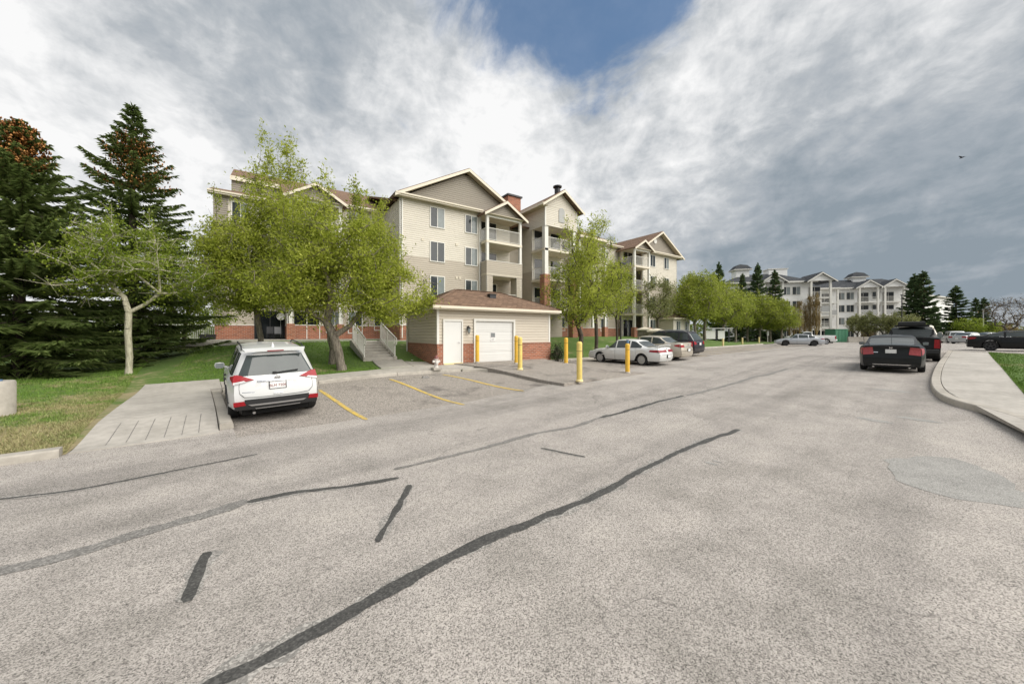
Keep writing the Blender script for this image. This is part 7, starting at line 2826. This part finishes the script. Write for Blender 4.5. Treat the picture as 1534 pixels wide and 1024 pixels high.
# lamp base at the left edge with its pole
p = at(-2, 624, zf=lz)
lx = Vector((p.x - 0.20, p.y + 0.28, lz(p.x, p.y)))
t = thing('concrete_plinth', 'round concrete plinth with a blue stub on the dry grass', 'plinth', lx)
m = MB(); m.lathe([(0.33, -0.2), (0.33, 0.72), (0.31, 0.76), (0.05, 0.765)], 28); m.build('base', M['kerb_concrete'], t, smooth=40)
m = MB(); m.lathe([(0.13, 0.76), (0.13, 0.79), (0.06, 0.80), (0.055, 1.15), (0.03, 1.17)], 12, Matrix.Translation((0.02, 0, 0))); m.build('stub', M['blue_cap'], t, smooth=40)

# dark lamp post among the trees
q = far(930, 29.5, lz)
t = thing('lamp_post', 'tall slim dark lamp post among the trees above the white sedan', 'lamp post', q)
m = MB(); m.lathe([(0.09, 0), (0.09, 0.4), (0.062, 0.42), (0.05, 7.0)], 12); m.build('pole', M['dark_metal'], t, smooth=40)
m = MB(); m.box(-0.15, 0.5, -0.13, 0.13, 7.0, 7.14); m.build('head', M['dark_metal'], t)
for px, d, h, lab in ((1351, 58, 7.6, 'thin dark lamp post before the white apartments, left of the close spruces'), (1473, 60, 5.2, 'thin pale light pole among the bright bushes')):
    q = far(px, d)
    t = thing('lamp_post', lab, 'lamp post', q)
    mt = M['dark_metal'] if px < 1400 else M['steel']
    m = MB(); m.lathe([(0.12, 0), (0.08, 0.5), (0.06, h)], 10); m.build('pole', mt, t, smooth=40)
    m = MB(); m.box(-0.4, 0.4, -0.12, 0.12, h, h + 0.12); m.build('head', mt, t)

# stone gate pillars before the far gable
for px, d, lab in ((966, 33.0, 'stone pillar with a pale cap, left of the pair by the far entrance'), (984, 31.5, 'broader stone pillar with a pale pyramid cap behind the beige sedan')):
    q = far(px, d, lz)
    w = 0.62 if px > 970 else 0.5
    t = thing('stone_pillar', lab, 'pillar', q, R(25), group='stone pillars by the far entrance')
    m = MB(); m.box(-w, w, -w, w, -0.5, 1.5); m.build('shaft', M['stone'], t)
    m = MB(); m.box(-w - 0.1, w + 0.1, -w - 0.1, w + 0.1, 1.5, 1.62)
    m.add([(-w - .1, -w - .1, 1.62), (w + .1, -w - .1, 1.62), (w + .1, w + .1, 1.62), (-w - .1, w + .1, 1.62), (0, 0, 1.82)], [(0, 1, 4), (1, 2, 4), (2, 3, 4), (3, 0, 4)])
    m.build('cap', M['cream_trim'], t)
# second outbuilding with a hipped roof
q = far(1006, 45, lz)
t = thing('garage', 'small tan annex with a brown hipped roof behind the stone pillars', 'annex', q)
t['local'] = 1
m = MB(); siding(m, (-1.6, -1.2), (2.0, -1.2), 0.0, 2.4); siding(m, (-1.6, 2.0), (-1.6, -1.2), 0.0, 2.4); m.build('siding', M['siding_cream'], t, stuff=True)
m = MB(); m.box(-1.58, 1.98, -1.18, 2, -0.4, 2.4); m.build('inner_wall', M['siding_tan'], t)
m = MB(); m.add([(-2.0, -1.6, 2.42), (2.4, -1.6, 2.42), (2.4, 2.4, 2.42), (-2.0, 2.4, 2.42), (-0.3, .4, 3.3), (0.8, .4, 3.3)], [(0, 1, 5, 4), (1, 2, 5), (2, 3, 4, 5), (3, 0, 4)]); m.build('roof', M['shingle'], t)
m = MB(); m.box(-2.0, 2.4, -1.62, -1.56, 2.24, 2.43); m.box(-2.02, -1.96, -1.56, 2.4, 2.24, 2.43); m.build('fascia', M['cream_trim'], t)
window(t, -0.55, -1.2, 1.25, 0.75, 1.5, kind=2)
window(t, 1.3, -1.2, 1.25, 0.75, 1.5, kind=2)
# notice board
q = far(1073, 50, lz); q.z = gz(q.x, q.y)
t = thing('notice_board', 'roofed notice board with two white panels under the street trees', 'notice board', q, AZ - R(90))
for x in (-1.75, 0.0, 1.75):
    m = MB(); m.box(x - 0.07, x + 0.07, -0.07, 0.07, -0.1, 2.2); m.build('post', M['dark_metal'], t)
for x0, x1, a, b in ((-1.5, -0.15, 0.75, 1.9), (0.2, 1.15, 0.75, 1.9)):
    m = MB(); m.box(x0, x1, -0.06, -0.02, a, b); m.build('panel', M['sign_white'], t)
m = MB(); m.box(-2.0, 1.95, -0.4, 0.4, 2.15, 2.28); m.build('roof', M['siding_grey'], t)
# white sign on a post
q = far(1150, 60)
t = thing('signpost', 'narrow white sign on a pale post by the silver sedan', 'sign', q, AZ - R(90))
m = MB(); m.box(-0.06, 0.06, -0.05, 0.05, 0, 1.5); m.build('post', M['hydrant_paint'], t)
m = MB(); m.box(-0.17, 0.17, -0.08, -0.05, 1.15, 1.95); m.build('sign_panel', M['sign_white'], t)
# green shed and low wall
q = far(1254, 64)
t = thing('shed', 'green metal bin shed right of the white pickup', 'shed', q, AZ - R(84))
m = MB(); m.box(-1.4, 1.1, -0.9, 0.9, 0, 2.2); m.build('cabinet', M['green_paint'], t)
for x in (-1.35, -0.72, -0.09, 0.54):
    m = MB(); m.bevbox(x, x + 0.56, -0.95, -0.9, 0.1, 2.1, 0.02); m.build('door', M['green_paint'], t)
m = MB(); m.box(-1.45, 1.15, -0.98, 0.95, 2.2, 2.3); m.build('roof', M['green_paint'], t)
q0, q1 = far(1270, 62), far(1308, 61)
t = thing('low_wall', 'low pale concrete barrier before the white apartments', 'wall', (q0 + q1) / 2, math.atan2(q1.y - q0.y, q1.x - q0.x))
Lw = (q1 - q0).length
for k in range(2):
    m = MB(); x0, x1 = -Lw / 2 + k * Lw / 2 * 1.25, -Lw / 2 + (Lw / 2 * 1.25 - 0.1 if k == 0 else Lw)
    m.add([(x0, -.3, 0), (x1, -.3, 0), (x1, .3, 0), (x0, .3, 0), (x0, -.12, .95), (x1, -.12, .95), (x1, .12, .95), (x0, .12, .95)], [(0, 1, 5, 4), (1, 2, 6, 5), (2, 3, 7, 6), (3, 0, 4, 7), (4, 5, 6, 7)]); m.build('concrete_block', M['kerb_concrete'], t)
# bird
q = Vector((0, 0, EYE)) + view_dir(1441, 236) * 60
t = thing('bird', 'small dark bird flying below the clouds on the right', 'bird', q, R(60))
m = MB(); m.lathe([(0.01, -0.2), (0.05, -0.1), (0.06, 0.05), (0.03, 0.16), (0.01, 0.2)], 8, Matrix.Rotation(R(90), 4, 'Y'))
m.add([(0.08, 0, 0.02), (-0.08, 0, 0.02), (-0.1, 0.4, 0.1), (0.02, 0.38, 0.1), (-0.1, -0.4, 0.1), (0.02, -0.38, 0.1)], [(0, 1, 2, 3), (0, 1, 4, 5)])
m.build('body', M['void'], t)

# ================================================================== white apartments in the distance


def far_block(name_label, px0, d0, px1, d1, floors, roofrise, bays, depth=14, z0=0.5, win_x=(), group='white apartment blocks in the distance', fh=2.8, gables=True, cup=None, flat_first=False):
    a, b = far(px0, d0), far(px1, d1)
    ang = math.atan2(b.y - a.y, b.x - a.x)
    t = thing('apartment_building', name_label, 'building', (a.x, a.y, z0), ang, group)
    t['local'] = 1
    L = (b - a).length
    H = fh * floors + 0.4
    m = MB(); m.box(0, L, 0, depth, 0, H); m.build('wall', M['siding_white'], t)
    m = MB(); m.box(-0.03, L + 0.03, -0.04, 0, 0, 0.9); m.build('brick_base', M['siding_grey'], t)
    m = MB()
    o = 0.6
    m.add([(-o, -o, H), (L + o, -o, H), (L + o, depth + o, H), (-o, depth + o, H), (depth * .45, depth / 2, H + roofrise), (L - depth * .45, depth / 2, H + roofrise)],
          [(0, 1, 5, 4), (1, 2, 5), (2, 3, 4, 5), (3, 0, 4), (3, 2, 1, 0)])
    m.build('roof', M['dark_shingle'], t)
    m = MB(); m.box(-o, L + o, -o - 0.05, -o, H - 0.1, H + 0.2); m.box(-o - 0.05, -o, -o, depth, H - 0.1, H + 0.2); m.build('fascia', M['white_trim'], t)
    for bx in bays:
        bw = 3.2
        for k in range(floors):
            z = fh * k + 0.1
            if k:
                m = MB(); m.box(bx, bx + bw, -1.5, 0, z - 0.22, z); m.build('balcony_slab', M['white_trim'], t)
                if k == 2:
                    m = MB(); m.box(bx, bx + bw, -1.5, -1.42, z, z + 1.1); m.build('parapet', M['siding_grey'], t)
                else:
                    m = MB(); railing(m, [(bx + 0.1, -1.45, z), (bx + bw - 0.1, -1.45, z)], gap=0.16, bar=0.025); m.build('balcony_railing', M['white_trim'], t, stuff=True)
            m = MB(); m.box(bx + 0.3, bx + 2.3, -0.06, 0.0, z + 0.05, z + 2.15); dd = m.build('patio_door', M['white_trim'], t)
            for g0 in (0.36, 1.34):
                m = MB(); m.box(bx + g0, bx + g0 + 0.9, -0.08, -0.03, z + 0.1, z + 2.08); m.build('pane', M['door_glass'], dd)
        for x in (bx, bx + bw):
            m = MB(); m.box(x - 0.16, x + 0.16, -1.55, -1.22, 0, H); m.build('balcony_post', M['white_trim'], t)
        if gables and not (flat_first and bx == bays[0]):
            m = MB(); m.vprism([(bx - 0.5, H), (bx + bw + 0.5, H), (bx + bw / 2, H + 1.4)], -1.6, -1.4); m.build('gable_wall', M['siding_white'], t)
            r_, f_2 = MB(), MB()
            gable_roof(r_, f_2, bx - 0.9, bx + bw + 0.9, bx + bw / 2, -2.0, 4.5, H - 0.05, H + 1.65)
            r_.build('gable_roof', M['dark_shingle'], t); f_2.build('barge_board', M['white_trim'], t)
        else:
            m = MB(); m.box(bx - 0.3, bx + bw + 0.3, -1.9, 0, H - 0.12, H + 0.16); m.build('balcony_roof', M['white_trim'], t)
    for wx in win_x:
        for k in range(floors):
            window(t, wx, 0, fh * k + 1.55, 1.3, 1.5, kind=2 if k % 2 else 0, frame=0.1)
    if cup:
        cx, cs, ch = cup
        cy = depth / 2
        m = MB(); m.box(cx - cs, cx + cs, cy - cs, cy + cs, H + roofrise * 0.4, H + roofrise + ch); c_ = m.build('cupola', M['siding_white'], t)
        zt = H + roofrise + ch
        m = MB()
        k2 = cs + 0.45
        m.add([(cx - k2, cy - k2, zt), (cx + k2, cy - k2, zt), (cx + k2, cy + k2, zt), (cx - k2, cy + k2, zt),
               (cx - cs * .8, cy - cs * .8, zt + 0.9), (cx + cs * .8, cy - cs * .8, zt + 0.9), (cx + cs * .8, cy + cs * .8, zt + 0.9), (cx - cs * .8, cy + cs * .8, zt + 0.9), (cx, cy, zt + 1.3)],
              [(0, 1, 5, 4), (1, 2, 6, 5), (2, 3, 7, 6), (3, 0, 4, 7), (4, 5, 8), (5, 6, 8), (6, 7, 8), (7, 4, 8), (3, 2, 1, 0)])
        m.build('cupola_roof', M['dark_shingle'], c_)
        m = MB(); m.box(cx - k2 - 0.02, cx + k2 + 0.02, cy - k2 - 0.02, cy + k2 + 0.02, zt - 0.16, zt); m.build('cupola_fascia', M['white_trim'], c_)
    return t


t = far_block('white apartment block with twin gables and a dark domed cupola, behind the small trees', 1176, 84, 1372, 77, 4, 2.4, (6.2, 13.3, 17.7), depth=8, win_x=(1.4, 3.8, 10.6, 12.3, 16.9, 22.3), cup=(15.4, 1.2, 0.5), flat_first=True)
t2_ = far_block('white apartment block behind the leafy row, with a cupola and stair tower', 1090, 73, 1217, 70, 4, 2.4, (6, 14.0), depth=9, win_x=(2, 4.2, 10.5, 12.2), cup=(4.0, 1.25, 1.0))
m = MB(); m.box(9.2, 12.6, 4, 6.5, 12.0, 14.9); m.build('stair_tower', M['siding_white'], t2_)
m = MB(); m.box(9.05, 12.75, 3.85, 6.65, 14.9, 15.05); m.build('tower_cornice', M['white_trim'], t2_)
far_block('far end of the white apartments, low roof beyond the close spruces', 1372, 92, 1428, 104, 4, 2.0, (), depth=13, win_x=(3, 8), gables=False, cup=(5.5, 1.3, 0.4))
far_block('white block peeping between the two larger apartment blocks, dark dome on its roof', 1180, 96, 1262, 104, 4, 3.2, (), depth=16, win_x=(3,), gables=False, cup=(12, 2.2, 0.2))
